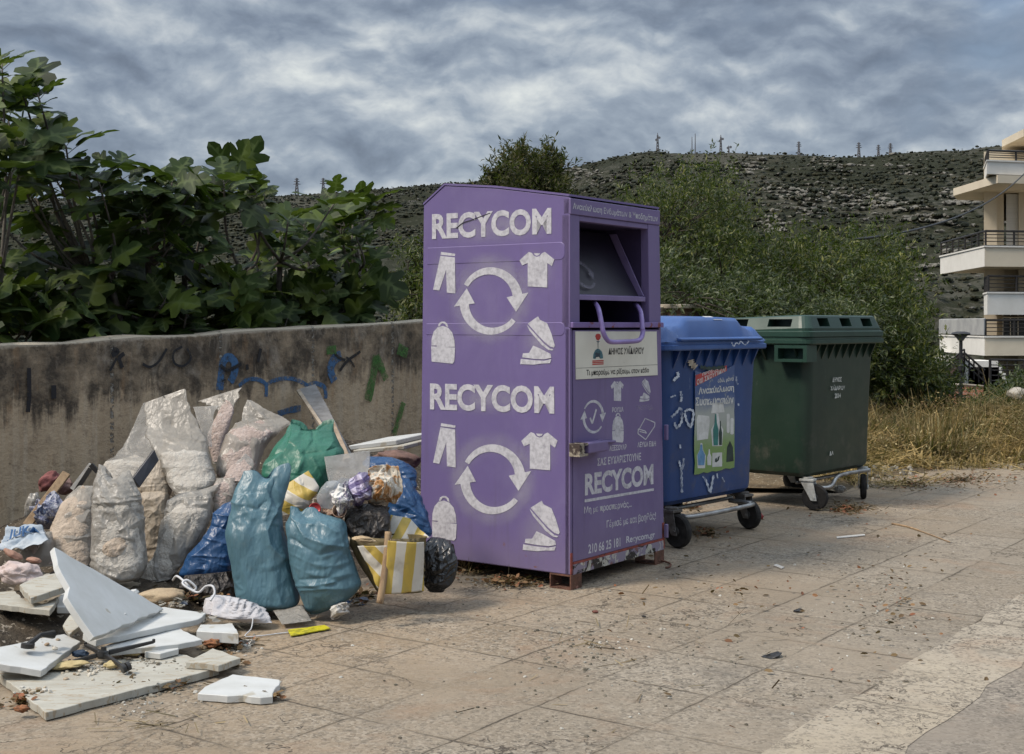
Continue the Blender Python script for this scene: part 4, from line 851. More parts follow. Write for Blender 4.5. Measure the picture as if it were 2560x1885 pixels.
# poster and marks on the blue bin's front, laid on the sloping face
def on_bin(c_, wb, db, wt, dt, fr_, x, y, lift):
    """where the ray through a surveyed point meets the sloping front face, in the bin's own frame"""
    X, Y = px(fr_, x, y); d_ = Vector(((X - CX) / FPX, 1, -(Y - HY) / FPX)); o_ = Vector((0, 0, CAMH)) - c_
    lo = Vector((o_.dot(UB), o_.dot(VB), o_.z)); ld = Vector((d_.dot(UB), d_.dot(VB), d_.z)); sl = (dt - db) / 2 / (1.0)
    # face: y = -(db/2 + sl*(z-BZ))
    k_ = (-(db / 2) + sl * BZ - sl * lo.z - lo.y) / (ld.y + sl * ld.z); p = lo + ld * k_; return Vector((p.x, p.y - .009 - lift, p.z))
def bdecal(root, c_, name, geo, fr_, quad, mat, lift, parent=None):
    v, f = geo; q = bilin(np.asarray(v, float), quad); return mesh(name, [on_bin(c_, 1.10, .80, 1.135, .87, fr_, a, b, lift) for a, b in q], f, mat, parent or root)
SQ = polys([[(0, 0), (1, 0), (1, 1), (0, 1)]])
m, t, out = newmat('poster_paper'); c = t.coord(); x, y, z = t.sep(c)
col = t.mix(t.smooth(t.math('ADD', z, t.math('MULTIPLY', t.noise(c, 8, 4), .10)), .98, .86), (.05, .09, .22), (.34, .36, .33)); col = t.mix(t.smooth(t.math('ADD', z, t.math('MULTIPLY', t.noise(c, 9, 4), .12)), .86, .62), col, (.17, .27, .08))
col = t.mix(t.ramp(t.noise(c, 26, 5, .7), [(.58, 0), (.66, .6)]), col, (.30, .32, .28)); principled(t, out, col, .5, 0, t.bump(t.noise(c, 20, 4), .15, .004)); M_poster = m
# torn outline of the poster
rp = random.Random(8); edge = [(0, 0)] + [(i / 9, rp.uniform(-.008, .008)) for i in range(1, 9)] + [(1, .0)] + [(1 + rp.uniform(-.02, .02), j / 9) for j in range(1, 9)] + [(1, 1), (.8, .97), (.7, 1.0), (.55, .95), (.4, .985), (.2, .95), (0, .985)] + [(rp.uniform(-.015, .015), 1 - j / 9) for j in range(1, 9)]
PQ = [(250, 400), (508, 372), (506, 1045), (242, 1092)]
poster = bdecal(blue, bl_c, 'poster', polys([edge]), 12, PQ, M_poster, .001)
PW = pm('poster_white', (.62, .62, .60), (.48, .48, .45), .5, 20, 0); PD = pm('poster_dark', (.02, .05, .045), (.01, .02, .02), .5, 20, 0); PT = pm('poster_teal', (.03, .20, .17), (.02, .13, .12), .5, 20, 0); PLB = pm('poster_blue', (.14, .30, .48), (.08, .2, .36), .5, 20, 0); PR = pm('poster_red', (.45, .05, .05), (.32, .04, .04), .5, 20, 0)
def pd(name, geo, quad, mat, l=.002): bdecal(blue, bl_c, name, geo, 12, quad, mat, l, poster)
pd('red_banner', SQ, [(250, 440), (455, 376), (455, 412), (250, 512)], PR); pd('lettering', text2d('ΟΧΙ ΣΚΟΥΠΙΔΙΑ!', .02), [(258, 470), (448, 388), (448, 414), (258, 506)], PW, .003); pd('lettering', text2d('ΠΡΟΣΟΧΗ', .02), [(295, 425), (420, 382), (420, 398), (295, 446)], PW, .003)
pd('lettering', text2d('εδώ, μόνο', .015), [(396, 460), (500, 446), (500, 482), (396, 496)], PW, .002); pd('lettering', text2d('Ανακύκλωση', .03), [(270, 520), (502, 500), (502, 552), (270, 578)], PW, .002); pd('lettering', text2d('Συσκευασιών', .03), [(250, 585), (500, 572), (500, 628), (250, 642)], PW, .002)
pd('carton_picture', polys([[(.05, .0), (.85, .06), (1, .75), (.95, .95), (.1, 1), (0, .8)]]), rect(256, 700, 344, 868), PW); pd('carton_picture', polys([[(0, 0), (1, .1), (.9, 1), (.1, .9)]]), rect(352, 620, 440, 690), PW)
bot = polys([[(.1, 0), (.9, 0), (1, .5), (.7, .72), (.6, 1), (.4, 1), (.3, .72), (0, .5)]])
pd('bottle_picture', bot, rect(352, 690, 432, 905), PW, .0018); pd('bottle_picture', bot, rect(364, 695, 400, 900), PT, .003); pd('bottle_picture', bot, rect(402, 740, 424, 898), PD, .003); pd('bottle_picture', bot, rect(258, 885, 318, 1050), PW, .0018); pd('bottle_picture', bot, rect(262, 895, 312, 1030), PLB, .003)
pd('can_picture', polys([[(0, .05), (.5, 0), (1, .05), (1, .95), (.5, 1), (0, .95)]]), rect(454, 690, 474, 820), PW); pd('can_picture', polys([[(0, .05), (.5, 0), (1, .05), (1, .95), (.5, 1), (0, .95)]]), rect(478, 720, 500, 830), PW); pd('can_picture', polys([[(0, 0), (1, .05), (.9, .7), (.5, 1), (.1, .7)]]), rect(452, 870, 500, 1010), PD); pd('can_picture', bot, rect(325, 925, 355, 1030), PW)
pd('emblem_square', SQ, rect(360, 950, 424, 1042, -4), PW); pd('emblem_leaf', polys([[(0, .1), (.3, 0), (.8, .3), (1, 1), (.6, .8), (.5, .35), (.3, .75), (.05, .5)]]), rect(376, 968, 408, 1012), PD, .003)
M_scrawl = paint('white_scrawl', (.55, .60, .68), .46, 20, .1)
def bstroke(pts, w_, mat=M_scrawl, lift=.003, fr_=12, root=blue, c_=bl_c, nm='scrawl'):
    pts = spline(pts, 6 * len(pts)); L = []; Rr = []; n_ = len(pts)
    for i, p in enumerate(pts):
        q = np.array(pts[min(i + 1, n_ - 1)]) - np.array(pts[max(i - 1, 0)]); l = np.hypot(*q) or 1; h_ = w_ / 2 * (1 + .4 * math.sin(i * 1.7))
        L.append((p[0] - q[1] / l * h_, p[1] + q[0] / l * h_)); Rr.append((p[0] + q[1] / l * h_, p[1] - q[0] / l * h_))
    mesh(nm, [on_bin(c_, 1.10, .80, 1.135, .87, fr_, a, b, lift) for a, b in L + Rr], [(i, i + 1, n_ + i + 1, n_ + i) for i in range(n_ - 1)], mat, root)
for pts, w_ in (([(130, 420), (136, 445), (118, 460), (105, 478)], 16), ([(152, 545), (158, 590), (152, 615)], 13), ([(90, 715), (120, 690), (150, 655), (160, 700), (155, 750), (125, 785), (112, 750)], 14), ([(175, 680), (205, 665), (235, 680), (230, 740), (215, 780), (190, 735), (178, 690)], 14), ([(85, 585), (120, 572)], 9),
                ([(148, 895), (150, 920)], 10), ([(172, 985), (165, 1050), (150, 1035), (142, 1000)], 12), ([(155, 1050), (158, 1120), (160, 1210)], 14), ([(300, 1100), (325, 1150), (345, 1205), (355, 1160), (368, 1095)], 13), ([(390, 1085), (395, 1120)], 8), ([(515, 450), (520, 490), (530, 500)], 10), ([(130, 335), (112, 345)], 8), ([(530, 625), (532, 640)], 10), ([(425, 1110), (440, 1140)], 6)): bstroke(pts, w_)
bstroke([(215, 340), (222, 365), (250, 390)], 36, pm('torn_tape', (.45, .40, .32), (.2, .15, .1), .6, 30, .1), .006, nm='torn_tape')
bstroke([(280, 385), (330, 395), (400, 392), (440, 385)], 22, PD, .004, nm='burnt_edge')
lid_st = mesh('lid_sticker', [(u * (brw / 2 - .028), v_ * (brd / 2 - .028), lid_z(u, v_) + .005) for u, v_ in ((.02, -.90), (.20, -.90), (.20, -.70), (.02, -.70))], [(0, 1, 2, 3)], PW, blue)
bstroke([(430, 225), (445, 250), (460, 228), (480, 235), (490, 218), (520, 240), (545, 215)], 6, M_scrawl, .068, nm='scrawl')
# green lid: stepped rim, raised ridge with grip slots; carrying pocket at the side
mb = MB(); loft(mb, [rrect(grw - .03, grd - .03, .08, 1.304), rrect(grw - .01, grd - .01, .08, 1.308), rrect(grw - .01, grd - .01, .08, 1.345), rrect(grw - .05, grd - .05, .08, 1.352), rrect(grw - .05, grd - .05, .08, 1.372), rrect(grw - .14, grd - .12, .07, 1.462), rrect(grw - .17, grd - .15, .06, 1.470), rrect(grw - .34, grd - .34, .06, 1.462)])
for v_ in mb.v: v_.z -= .035 * max(0, (v_.y + .35)) * (v_.z > 1.36)
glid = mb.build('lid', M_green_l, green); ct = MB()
for x in (-.36, 0.0, .36): ct.box(x - .085, x + .085, -grd / 2 - .1, -grd / 2 + .16, 1.385, 1.448)
for y in (-.22, .16): ct.box(-grw / 2 - .1, -grw / 2 + .17, y - .10, y + .10, 1.382, 1.440)
cut(glid, ct); glid.modifiers.new('bevel', 'BEVEL').width = .005
mb = MB(); mb.box(-.555 - .10, -.50, -.47, -.20, 1.12, 1.245); pk = mb.build('carrying_pocket', M_green_l, green); ct = MB(); ct.box(-.8, -.57, -.44, -.23, 1.142, 1.222); cut(pk, ct)
M_gletter = paint('white_lettering', (.60, .62, .58), .40, 30, .14)
def gd_(name, geo, quad, mat=M_gletter, lift=.003): return mesh(name, [on_bin(gr_c, 1.06, .80, 1.11, .87, 6, a, b, lift) for a, b in bilin(np.asarray(geo[0], float), quad)], geo[1], mat, green)
gd_('lettering', text2d('ΔΗΜΟΣ', .02), [(1160, 542), (1216, 540), (1216, 568), (1160, 572)]); gd_('lettering', text2d('ΧΑΪΔΑΡΙΟΥ', .02), [(1148, 588), (1236, 586), (1236, 618), (1148, 622)]); gd_('lettering', text2d('2014', .02), [(1174, 640), (1210, 638), (1210, 666), (1174, 670)]); gd_('lettering', text2d('ΔΑ', .02), [(1142, 992), (1166, 988), (1166, 1012), (1142, 1018)])

# ---------------------------------------------------------------- the rubbish pile
def crease(p, f, s):
    """ridged noise: sharp folds between smooth facets, about -1..1"""
    q = Vector((p[0] * f + s, p[1] * f - s, p[2] * f)); w_ = mnoise.noise_vector(q * .6) * .9
    a = abs(mnoise.noise(q + w_)); b = abs(mnoise.noise(q * 2.1 + w_ * 1.7 + Vector((5, 2, 7)))); return 1.15 - 3.2 * min(a, .42) - 1.2 * min(b, .4)
def facets(P, f, s, aniso=(1, 1, 1)):
    """crumpled film: warped triangle waves whose maxima meet in sharp folds; P (k,3) -> about -.5..5"""
    rk_ = np.random.RandomState(int(s * 13) + 5); W = np.array([mnoise.noise_vector(Vector(p) * f * .30 + Vector((s, 0, -s)))[:] for p in P]); Q = P * f * np.array(aniso) + W * 1.1; h = np.full(len(P), -9.)
    for k in range(4):
        d_ = rk_.randn(3); d_ /= np.linalg.norm(d_); x = Q @ d_ + rk_.rand(); h = np.maximum(h, np.abs(x - np.floor(x) - .5) * 2 - .12 * k)
    return (h - .72) * 2
def rings(fr_, rows, D0, D1, nseg, nrow, power=.82, dip=0, lip=0, side=1.0):
    rows = [r_ if len(r_) > 4 else (*r_, None) for r_ in rows]; last = .7; rr_ = []
    for r_ in rows:
        last = r_[4] if r_[4] is not None else max(last, .72); rr_.append((*px(fr_, r_[0], r_[1]), *px(fr_, r_[2], r_[3]), last))
    S = spline(rr_, nrow); out = np.zeros((nrow, nseg, 3)); th = np.linspace(0, 2 * math.pi, nseg, endpoint=False)
    cs, sn = np.cos(th), np.sin(th); ce = np.sign(cs) * np.abs(cs) ** power; se = np.sign(sn) * np.abs(sn) ** power
    for i, r_ in enumerate(S):
        t_ = i / (nrow - 1); D = D1 + (D0 - D1) * t_; L = np.array(at(r_[0], r_[1], D)); Rr = np.array(at(r_[2], r_[3], D)); c_ = (L + Rr) / 2; h_ = (Rr - L) / 2; k = np.linalg.norm(h_) * max(r_[4], .03)
        out[i] = c_ + ce[:, None] * h_ + se[:, None] * np.array([0, -k, 0])
        top = max(0, 1 - t_ / .16)
        if dip: out[i, :, 2] -= dip * top * np.exp(-(ce / .38) ** 2)
        if lip: out[i, :, 2] -= lip * top * np.maximum(se, 0)
    return out
def bag(name, label, cat, fr_, rows, D0, D1, mat, amp=.012, freq=4.2, seed=1, nseg=150, nrow=130, dip=0, lip=0, open_top=True, group=None, fill=None, fmat=None, tail=None, vert=.3, squash=.75, crk=.7, folds=(), big=1.0, hole=None):
    O = rings(fr_, rows, D0, D1, nseg, nrow, dip=dip, lip=lip); ctr = O.mean(1); W_ = np.linalg.norm(O - ctr[:, None], axis=2).max(1)
    sc = float(np.median(W_)); FP = O.reshape(-1, 3); E = FP - np.repeat(ctr, nseg, 0); E /= np.maximum(np.linalg.norm(E, axis=1, keepdims=True), 1e-6); TT = np.repeat(np.linspace(0, 1, nrow), nseg); WI = np.repeat(np.minimum(1, W_ / sc), nseg)
    soft = np.array([mnoise.noise(Vector(p) * 3.1 + Vector((seed, 0, 0))) for p in FP]); patchy = np.array([mnoise.noise(Vector((p[0] * 3, p[1] * 3, p[2] * 5)) + Vector((9, seed * 1.7, 2))) for p in FP])
    band = sm(patchy, -.12, .38)                                      # crushed zones between taut ones
    big_ = facets(FP, freq * 1.15, seed * 1.3, (1, 1, squash * .75)); fin = facets(FP, freq * 3.4, seed * 2.1 + 3, (.42, .42, 1.45))
    long_ = facets(FP, freq * 2.0, seed * 3.3 + 8, (1.3, 1.3, .22))   # folds running down from the neck
    d_ = amp * (1.0 * soft + .60 * big * big_ * (.35 + .65 * np.minimum(1, 1.4 * TT + .15)) + .62 * crk * band * fin * np.minimum(1, .25 + 2 * TT) + vert * 2.6 * long_ * np.exp(-(TT / .55) ** 2))
    if folds:                                                        # long sharp creases seen in the photo
        FX, FY = CX + FP[:, 0] / FP[:, 1] * FPX, HY - (FP[:, 2] - CAMH) / FP[:, 1] * FPX
        for pl_, ah, wh in folds:
            pp = np.array([px(fr_, *q) for q in pl_]); best = np.full(len(FP), 1e9)
            for a_, b_ in zip(pp[:-1], pp[1:]):
                v_ = b_ - a_; tt = np.clip(((FX - a_[0]) * v_[0] + (FY - a_[1]) * v_[1]) / (v_ @ v_), 0, 1); best = np.minimum(best, np.hypot(FX - a_[0] - tt * v_[0], FY - a_[1] - tt * v_[1]))
            d_ = d_ + ah * np.exp(-best * D0 / FPX / wh) * (E[:, 1] < .15) / np.maximum(WI, .4)
    VV = FP + E * (d_ * WI)[:, None]; VV[:, 2] += amp * .6 * soft * (TT < .2); vs = list(VV)
    f = [(i * nseg + j, (i + 1) * nseg + j, (i + 1) * nseg + (j + 1) % nseg, i * nseg + (j + 1) % nseg) for i in range(nrow - 1) for j in range(nseg)]
    bot = len(vs); vs.append(np.mean(vs[-nseg:], axis=0) - np.array([0, 0, .004])); f += [((nrow - 1) * nseg + j, bot, (nrow - 1) * nseg + (j + 1) % nseg) for j in range(nseg)]
    if not open_top:
        tp_ = len(vs); vs.append(np.mean(vs[:nseg], axis=0)); f += [(tp_, j, (j + 1) % nseg) for j in range(nseg)]
    loc = Vector(vs[bot]); o = mesh(name, [Vector(v) for v in vs], f, mat, None, loc, True); tag(o, label, cat, group)
    if hole:                                                         # a tear that shows the fill
        HX, HY_ = px(fr_, hole[0], hole[1]); kx = FR[fr_][2]; V3 = np.array(vs[:nrow * nseg]); sx_ = (CX + V3[:, 0] / V3[:, 1] * FPX - HX) / kx; sy_ = (HY - (V3[:, 2] - CAMH) / V3[:, 1] * FPX - HY_) / kx
        ct, st = math.cos(R(hole[4])), math.sin(R(hole[4])); rr2 = ((sx_ * ct + sy_ * st) / hole[2]) ** 2 + ((sy_ * ct - sx_ * st) / hole[3]) ** 2; ins = (rr2 < 1 + .25 * np.array([mnoise.noise(Vector(p) * 30) for p in V3])) & (E[:, 1] < 0)
        hf = [q for q in f[:(nrow - 1) * nseg] if all(ins[i] for i in q)]; ids = sorted({i for q in hf for i in q}); mp = {i: k for k, i in enumerate(ids)}
        mesh('torn_patch', [Vector(V3[i] + E[i] * (.002 + .012 * max(0, 1 - rr2[i]) * (1 + 1.2 * mnoise.noise(Vector(V3[i]) * 45)))) - loc for i in ids], [tuple(mp[i] for i in q) for q in hf], hole[5], o, None, True)
    if fill is not None:
        k0 = int(fill * nrow); fv = []; ff = []; m_ = nrow - k0; s2 = 44; st = nseg / s2
        for i in range(k0, nrow):
            tt = (i - k0) / max(1, m_ - 1); sh = .93 * min(1, .35 + 4 * tt) if tt < .17 else .93
            for j in range(s2):
                p = O[i, int(j * st) % nseg]; e = p - ctr[i]; n_ = 1 + .06 * mnoise.noise(Vector(p) * 17 + Vector((seed, 1, 1))) + .045 * mnoise.noise(Vector(p) * 38); fv.append(ctr[i] + e * sh * n_ + np.array([0, 0, .012]))
        ff = [(i * s2 + j, (i + 1) * s2 + j, (i + 1) * s2 + (j + 1) % s2, i * s2 + (j + 1) % s2) for i in range(m_ - 1) for j in range(s2)]
        fv.append(np.mean(fv[:s2], axis=0) + np.array([0, 0, .02])); ff += [(len(fv) - 1, j, (j + 1) % s2) for j in range(s2)]
        c_ = mesh('fill', [Vector(v) - loc for v in fv], ff, fmat, o, None, True)
    return o
_bm = bmesh.new(); bmesh.ops.create_icosphere(_bm, subdivisions=5, radius=1); I5V = np.array([v.co[:] for v in _bm.verts]); I5F = [tuple(q.index for q in fc.verts) for fc in _bm.faces]; _bm.free()
_bm = bmesh.new(); bmesh.ops.create_icosphere(_bm, subdivisions=4, radius=1); I4V = np.array([v.co[:] for v in _bm.verts]); I4F = [tuple(q.index for q in fc.verts) for fc in _bm.faces]; _bm.free()
def lump(name, label, cat, fr_, cx, cy, rx, ry, D, mat, amp=.22, freq=2.2, seed=1, deep=.8, tilt=0, group=None, parent=None, fine=False, floor=None):
    rp_ = np.random.RandomState(int(seed) + 77); PN = rp_.randn(46, 3); PN /= np.linalg.norm(PN, axis=1, keepdims=True); PD_ = rp_.uniform(.62, 1.0, 46)
    facet = (PD_[None] / np.maximum(np.array(I5V if fine else I4V) @ PN.T, .05)).min(1)     # creased paper and cloth: flat facets between sharp ridges
    X, Y = px(fr_, cx, cy); c_ = at(X, Y, D); k = FR[fr_][2] / FPX * D; sx, sz = rx * k, ry * k; vs = []; V_, F_ = (I5V, I5F) if fine else (I4V, I4F)
    for iv, v in enumerate(V_):
        d_ = .35 + .72 * min(facet[iv], 1.25) + .22 * amp * crease(v, freq * .8, seed * 2.3) + .9 * amp * mnoise.noise(Vector(v) * 1.9 + Vector((seed, 0, 0))); x_, y_, z_ = v[0] * sx * d_, v[1] * sx * deep * d_, v[2] * sz * d_
        ct, st = math.cos(R(tilt)), math.sin(R(tilt)); p = c_ + Vector((x_ * ct - z_ * st, y_, x_ * st + z_ * ct))
        if floor is not None: p.z = max(p.z, floor + .001 * d_)
        vs.append(p)
    loc = Vector((c_.x, c_.y, min(v.z for v in vs)))
    if parent: return mesh(name, [v - parent.location for v in vs], F_, mat, parent, None, True)
    return tag(mesh(name, vs, F_, mat, None, loc, True), label, cat, group)
def cloth(name, label, cat, fr_, q, mat, amp=.02, freq=6, seed=1, n=(34, 34), sag=0, group=None, sol=.002, parent=None, stretch=(1, 1, 1)):
    """sheet through four surveyed corners (x, y, D): top-left, top-right, bottom-right, bottom-left; returns object and its surface"""
    C_ = [at(*px(fr_, a, b), D) for a, b, D in q]
    nrm = (C_[1] - C_[0]).cross(C_[3] - C_[0]).normalized()
    def S(u, v, lift=0):
        p = (C_[0] * (1 - u) + C_[1] * u) * (1 - v) + (C_[3] * (1 - u) + C_[2] * u) * v
        w_ = crease((p.x * stretch[0], p.y * stretch[1], p.z * stretch[2]), freq, seed * 1.9) * amp + amp * mnoise.noise(p * 4 + Vector((seed, seed, 0)))
        return p + nrm * (w_ + lift) + Vector((0, 0, -sag * 4 * u * (1 - u) * (1 - v)))
    vs = [S(i / (n[0] - 1), j / (n[1] - 1)) for i in range(n[0]) for j in range(n[1])]
    jit = random.Random(seed); 
    loc = None if parent else min(vs, key=lambda p: p.z)
    o = mesh(name, vs if not parent else [v - parent.location for v in vs], [tuple(r_) for r_ in grid_faces(*n)], mat, parent, loc, True)
    if sol: m_ = o.modifiers.new('thickness', 'SOLIDIFY'); m_.thickness = sol
    if not parent: tag(o, label, cat, group)
    return o, S
def crumple(name, label, cat, fr_, cx, cy, rx, ry, D, mat, seed=1, deep=.09, amp=.030, freq=9, tilt=0, group=None, floor=None):
    """loosely crumpled sheet: ragged free edge, domed middle, sharp facets"""
    X, Y = px(fr_, cx, cy); c_ = at(X, Y, D); k = FR[fr_][2] / FPX * D; NR, NA = 34, 96; P_ = []; rho = []
    ct, st = math.cos(R(tilt)), math.sin(R(tilt))
    for i in range(NR):
        for j in range(NA):
            r_ = (i / (NR - 1)) ** .8; a = 2 * math.pi * j / NA; q = max(abs(math.cos(a)), abs(math.sin(a))) ** -.7
            e = r_ * q * (1 + .22 * mnoise.noise(Vector((math.cos(a) * 2.2 + seed, math.sin(a) * 2.2, seed * .7))) + .08 * mnoise.noise(Vector((math.cos(a) * 7, math.sin(a) * 7, seed))))
            x, z = rx * k * e * math.cos(a), ry * k * e * math.sin(a); P_.append((c_.x + x * ct - z * st, c_.y - deep * (1 - r_ ** 2) + .3 * (x * st + z * ct), c_.z + x * st + z * ct)); rho.append(r_)
    P_ = np.array(P_); rho = np.array(rho); d1 = facets(P_, freq, seed * 1.7); d2 = facets(P_, freq * 2.3, seed * 2.9 + 4); N1 = np.array([mnoise.noise_vector(Vector(p) * 7 + Vector((seed, 2, 5)))[:] for p in P_])
    P_ = P_ + np.array([0, -1, .45]) * (amp * (1.0 * d1 + .45 * d2))[:, None] + N1 * (amp * .9 * rho ** 2)[:, None]
    if floor is not None: P_[:, 2] = np.maximum(P_[:, 2], floor + .002 + .004 * rho)
    loc = Vector(P_[int(np.argmin(P_[:, 2]))]); f = [(i * NA + j, (i + 1) * NA + j, (i + 1) * NA + (j + 1) % NA, i * NA + (j + 1) % NA) for i in range(NR - 1) for j in range(NA)]
    o = mesh(name, [Vector(p) for p in P_], f, mat, None, loc, True); o.data.set_sharp_from_angle(angle=R(38)); m_ = o.modifiers.new('thickness', 'SOLIDIFY'); m_.thickness = .0015
    return tag(o, label, cat, group)
def ray_plane(fr_, x, y, P0, N_):
    X, Y = px(fr_, x, y); d_ = Vector(((X - CX) / FPX, 1, -(Y - HY) / FPX)); o_ = Vector((0, 0, CAMH)); return o_ + d_ * ((P0 - o_).dot(N_) / d_.dot(N_))
def slab(name, label, cat, fr_, pts, anchors, th, mat, group=None, bevel=.002, chips=True, seed=1):
    A = [gd(*px(fr_, x, y), z) for x, y, z in anchors]; N_ = (A[1] - A[0]).cross(A[2] - A[0]).normalized()
    if N_.z < 0: N_ = -N_
    P_ = [ray_plane(fr_, x, y, A[0], N_) for x, y in pts]; rj = random.Random(seed)
    if chips:                                                        # broken edges are not straight
        Q = []
        for i, p in enumerate(P_):
            q = P_[(i + 1) % len(P_)]; k = max(1, int((q - p).length / .035)); side_ = (q - p).cross(N_).normalized()
            for s_ in range(k): Q.append(p.lerp(q, s_ / k) + side_ * (rj.uniform(-.005, .004) if s_ else 0))
        P_ = Q
    mb = MB(); mb.prism([p - N_ * th for p in P_], N_ * th); lo = min(mb.v, key=lambda p: p.z)
    return tag(mb.build(name, mat, None, Vector(lo), False, bevel, 1), label, cat, group)

# dirt and fine rubble the pile stands on
na, nn = 110, 60; vs = []
for i in range(na):
    for j in range(nn):
        a_ = 2.6 + 4.9 * i / (na - 1); n_ = 4.75 + (WN + .02 - 4.75) * j / (nn - 1); p = AN(a_, n_)
        h = .34 * math.exp(-((n_ - 6.35) / .62) ** 2) * float(sm(np.array(a_), 3.9, 4.9)) + .22 * math.exp(-((a_ - 6.5) / .5) ** 2 - ((n_ - 5.9) / .6) ** 2)
        e_ = float(sm(np.array(n_), 4.8, 5.25)); h = (h + .11 * e_ * 1.1) * float(sm(np.array(a_), 2.6, 3.0)) * float(sm(np.array(a_), 7.5, 7.0))
        vs.append((p.x, p.y, -.012 + h + (.04 * mnoise.noise(p * 5) + .03 * abs(mnoise.noise(p * 13)) + .012 * mnoise.noise(p * 30)) * (.25 + e_)))
M_heap = pm('rubble_dirt', (.10, .08, .058), (.045, .037, .029), .95, 14, .9, 45, speck=(34, .60, (.30, .26, .21)), spec=.1, bdist=.02)
tag(mesh_np('rubble_ground', vs, grid_faces(na, nn), M_heap, smooth=True), kind='stuff')

M_clear = film('clear_film', (.42, .39, .34), (.36, .33, .285), .64, .28, .40, 11, dirt=(.24, .19, .14), dirt_amt=.5)
M_clear_thin = film('thin_clear_film', (.45, .43, .395), (.41, .39, .355), .44, .28, .30, 8, dirt=(.28, .24, .19), dirt_amt=.3)
M_gfilm = film('dusty_film', (.33, .31, .275), (.42, .395, .355), .82, .28, .55, 14, dirt=(.22, .19, .15), dirt_amt=.6)
M_cream = film('cream_sack', (.36, .30, .225), (.28, .225, .165), 1, .5, .5, 13, dirt_amt=.35, trans=.05)
M_rub_t = pm('tan_rubble', (.47, .39, .31), (.36, .29, .225), .95, 18, .9, 40, speck=(24, .62, (.44, .37, .29)), bdist=.02, spec=.15)
M_rub_p = pm('pink_rubble', (.45, .37, .33), (.33, .26, .225), .95, 22, .9, 55, speck=(30, .60, (.46, .40, .36)), bdist=.02, spec=.15)
M_rub_g = pm('grey_rubble', (.45, .42, .37), (.34, .31, .27), .95, 15, .9, 40, speck=(22, .62, (.44, .42, .38)), bdist=.02, spec=.15)
M_tealb = film('teal_film', (.095, .19, .235), (.070, .145, .18), 1, .36, .36, 9, dirt=(.13, .19, .20), dirt_amt=.55, trans=.18, stretch=(1.3, 1.3, .45))
M_blueb = film('blue_film', (.014, .062, .165), (.010, .045, .12), 1, .34, .42, 10, dirt=(.05, .06, .08), dirt_amt=.25, trans=.12)
M_greenb = film('green_film', (.030, .155, .100), (.022, .115, .075), 1, .38, .32, 9, dirt=(.05, .12, .09), dirt_amt=.2, trans=.16)
M_blackb = film('black_film', (.010, .010, .011), (.016, .016, .016), 1, .24, .5, 10, dirt=(.05, .045, .04), dirt_amt=.25, trans=0, spec=.6)
M_sooty = film('sooty_film', (.022, .019, .017), (.045, .036, .03), 1, .5, .9, 15, dirt=(.10, .08, .06), dirt_amt=.5, trans=0)
G1 = 'clear rubble bags in the pile'
bag('rubble_bag', 'dusty clear bag of tan rubble, leaning, leftmost of the full sacks', 'bag', 1, [(575, 825, 672, 826, .15), (520, 870, 672, 872, .4), (440, 970, 668, 965), (398, 1060, 668, 1060), (362, 1150, 668, 1150), (350, 1250, 668, 1260), (352, 1335, 668, 1350), (385, 1400, 650, 1410, .6)], 6.62, 6.85, M_clear, 0.0144, 5.04, 1, fill=.13, fmat=M_rub_t, group=G1, big=.5, folds=[([(600, 840), (560, 960), (640, 1010)], .010, .012), ([(470, 950), (560, 1010), (650, 990)], -.008, .012), ([(430, 1190), (540, 1210), (660, 1190)], .009, .010), ([(660, 860), (640, 1000), (600, 1080)], .010, .012)])
b2 = bag('rubble_bag', 'upright grey clear bag with a torn hole showing tan fill, behind the triangular slab', 'bag', 1, [(716, 668, 948, 712, .06), (704, 745, 958, 745, .25), (684, 850, 1000, 850, .6), (676, 950, 1022, 950), (670, 1080, 1038, 1080), (664, 1200, 1050, 1200), (660, 1320, 1062, 1320), (668, 1420, 1064, 1400), (700, 1490, 1030, 1480), (770, 1525, 970, 1512, .5)], 6.32, 6.5, M_gfilm, 0.0144, 5.4, 2, dip=.07, fill=.18, fmat=M_rub_g, group=G1, hole=(835, 1268, 100, 68, -20, M_rub_t), big=.5, folds=[([(690, 950), (850, 940), (1010, 925)], .010, .008), ([(700, 985), (860, 975), (1020, 965)], -.008, .008), ([(705, 900), (900, 905), (1000, 890)], .008, .008), ([(730, 680), (800, 740), (840, 720)], .010, .012), ([(740, 1290), (840, 1190), (960, 1210)], .010, .012), ([(740, 1400), (780, 1460), (860, 1500)], .010, .010), ([(700, 1120), (860, 1150), (1040, 1060)], .007, .012)])
bag('rubble_bag', 'cream tied sack lying on top of another cream sack behind the torn grey bag', 'bag', 1, [(1060, 650, 1170, 640, .4), (1030, 740, 1215, 730), (1002, 820, 1240, 845), (1015, 885, 1225, 900, .5)], 6.95, 7.0, M_cream, 0.0115, 5.04, 3, open_top=False, group=G1, crk=.35)
bag('rubble_bag', 'lower cream sack standing upright between the torn grey bag and the wrinkled silvery bag', 'bag', 1, [(1035, 868, 1200, 862, .5), (1012, 905, 1228, 900), (1014, 1000, 1228, 1000), (1030, 1120, 1215, 1120), (1040, 1240, 1205, 1240), (1050, 1400, 1195, 1400)], 6.85, 6.9, M_cream, 0.0101, 5.76, 4, open_top=False, group=G1)
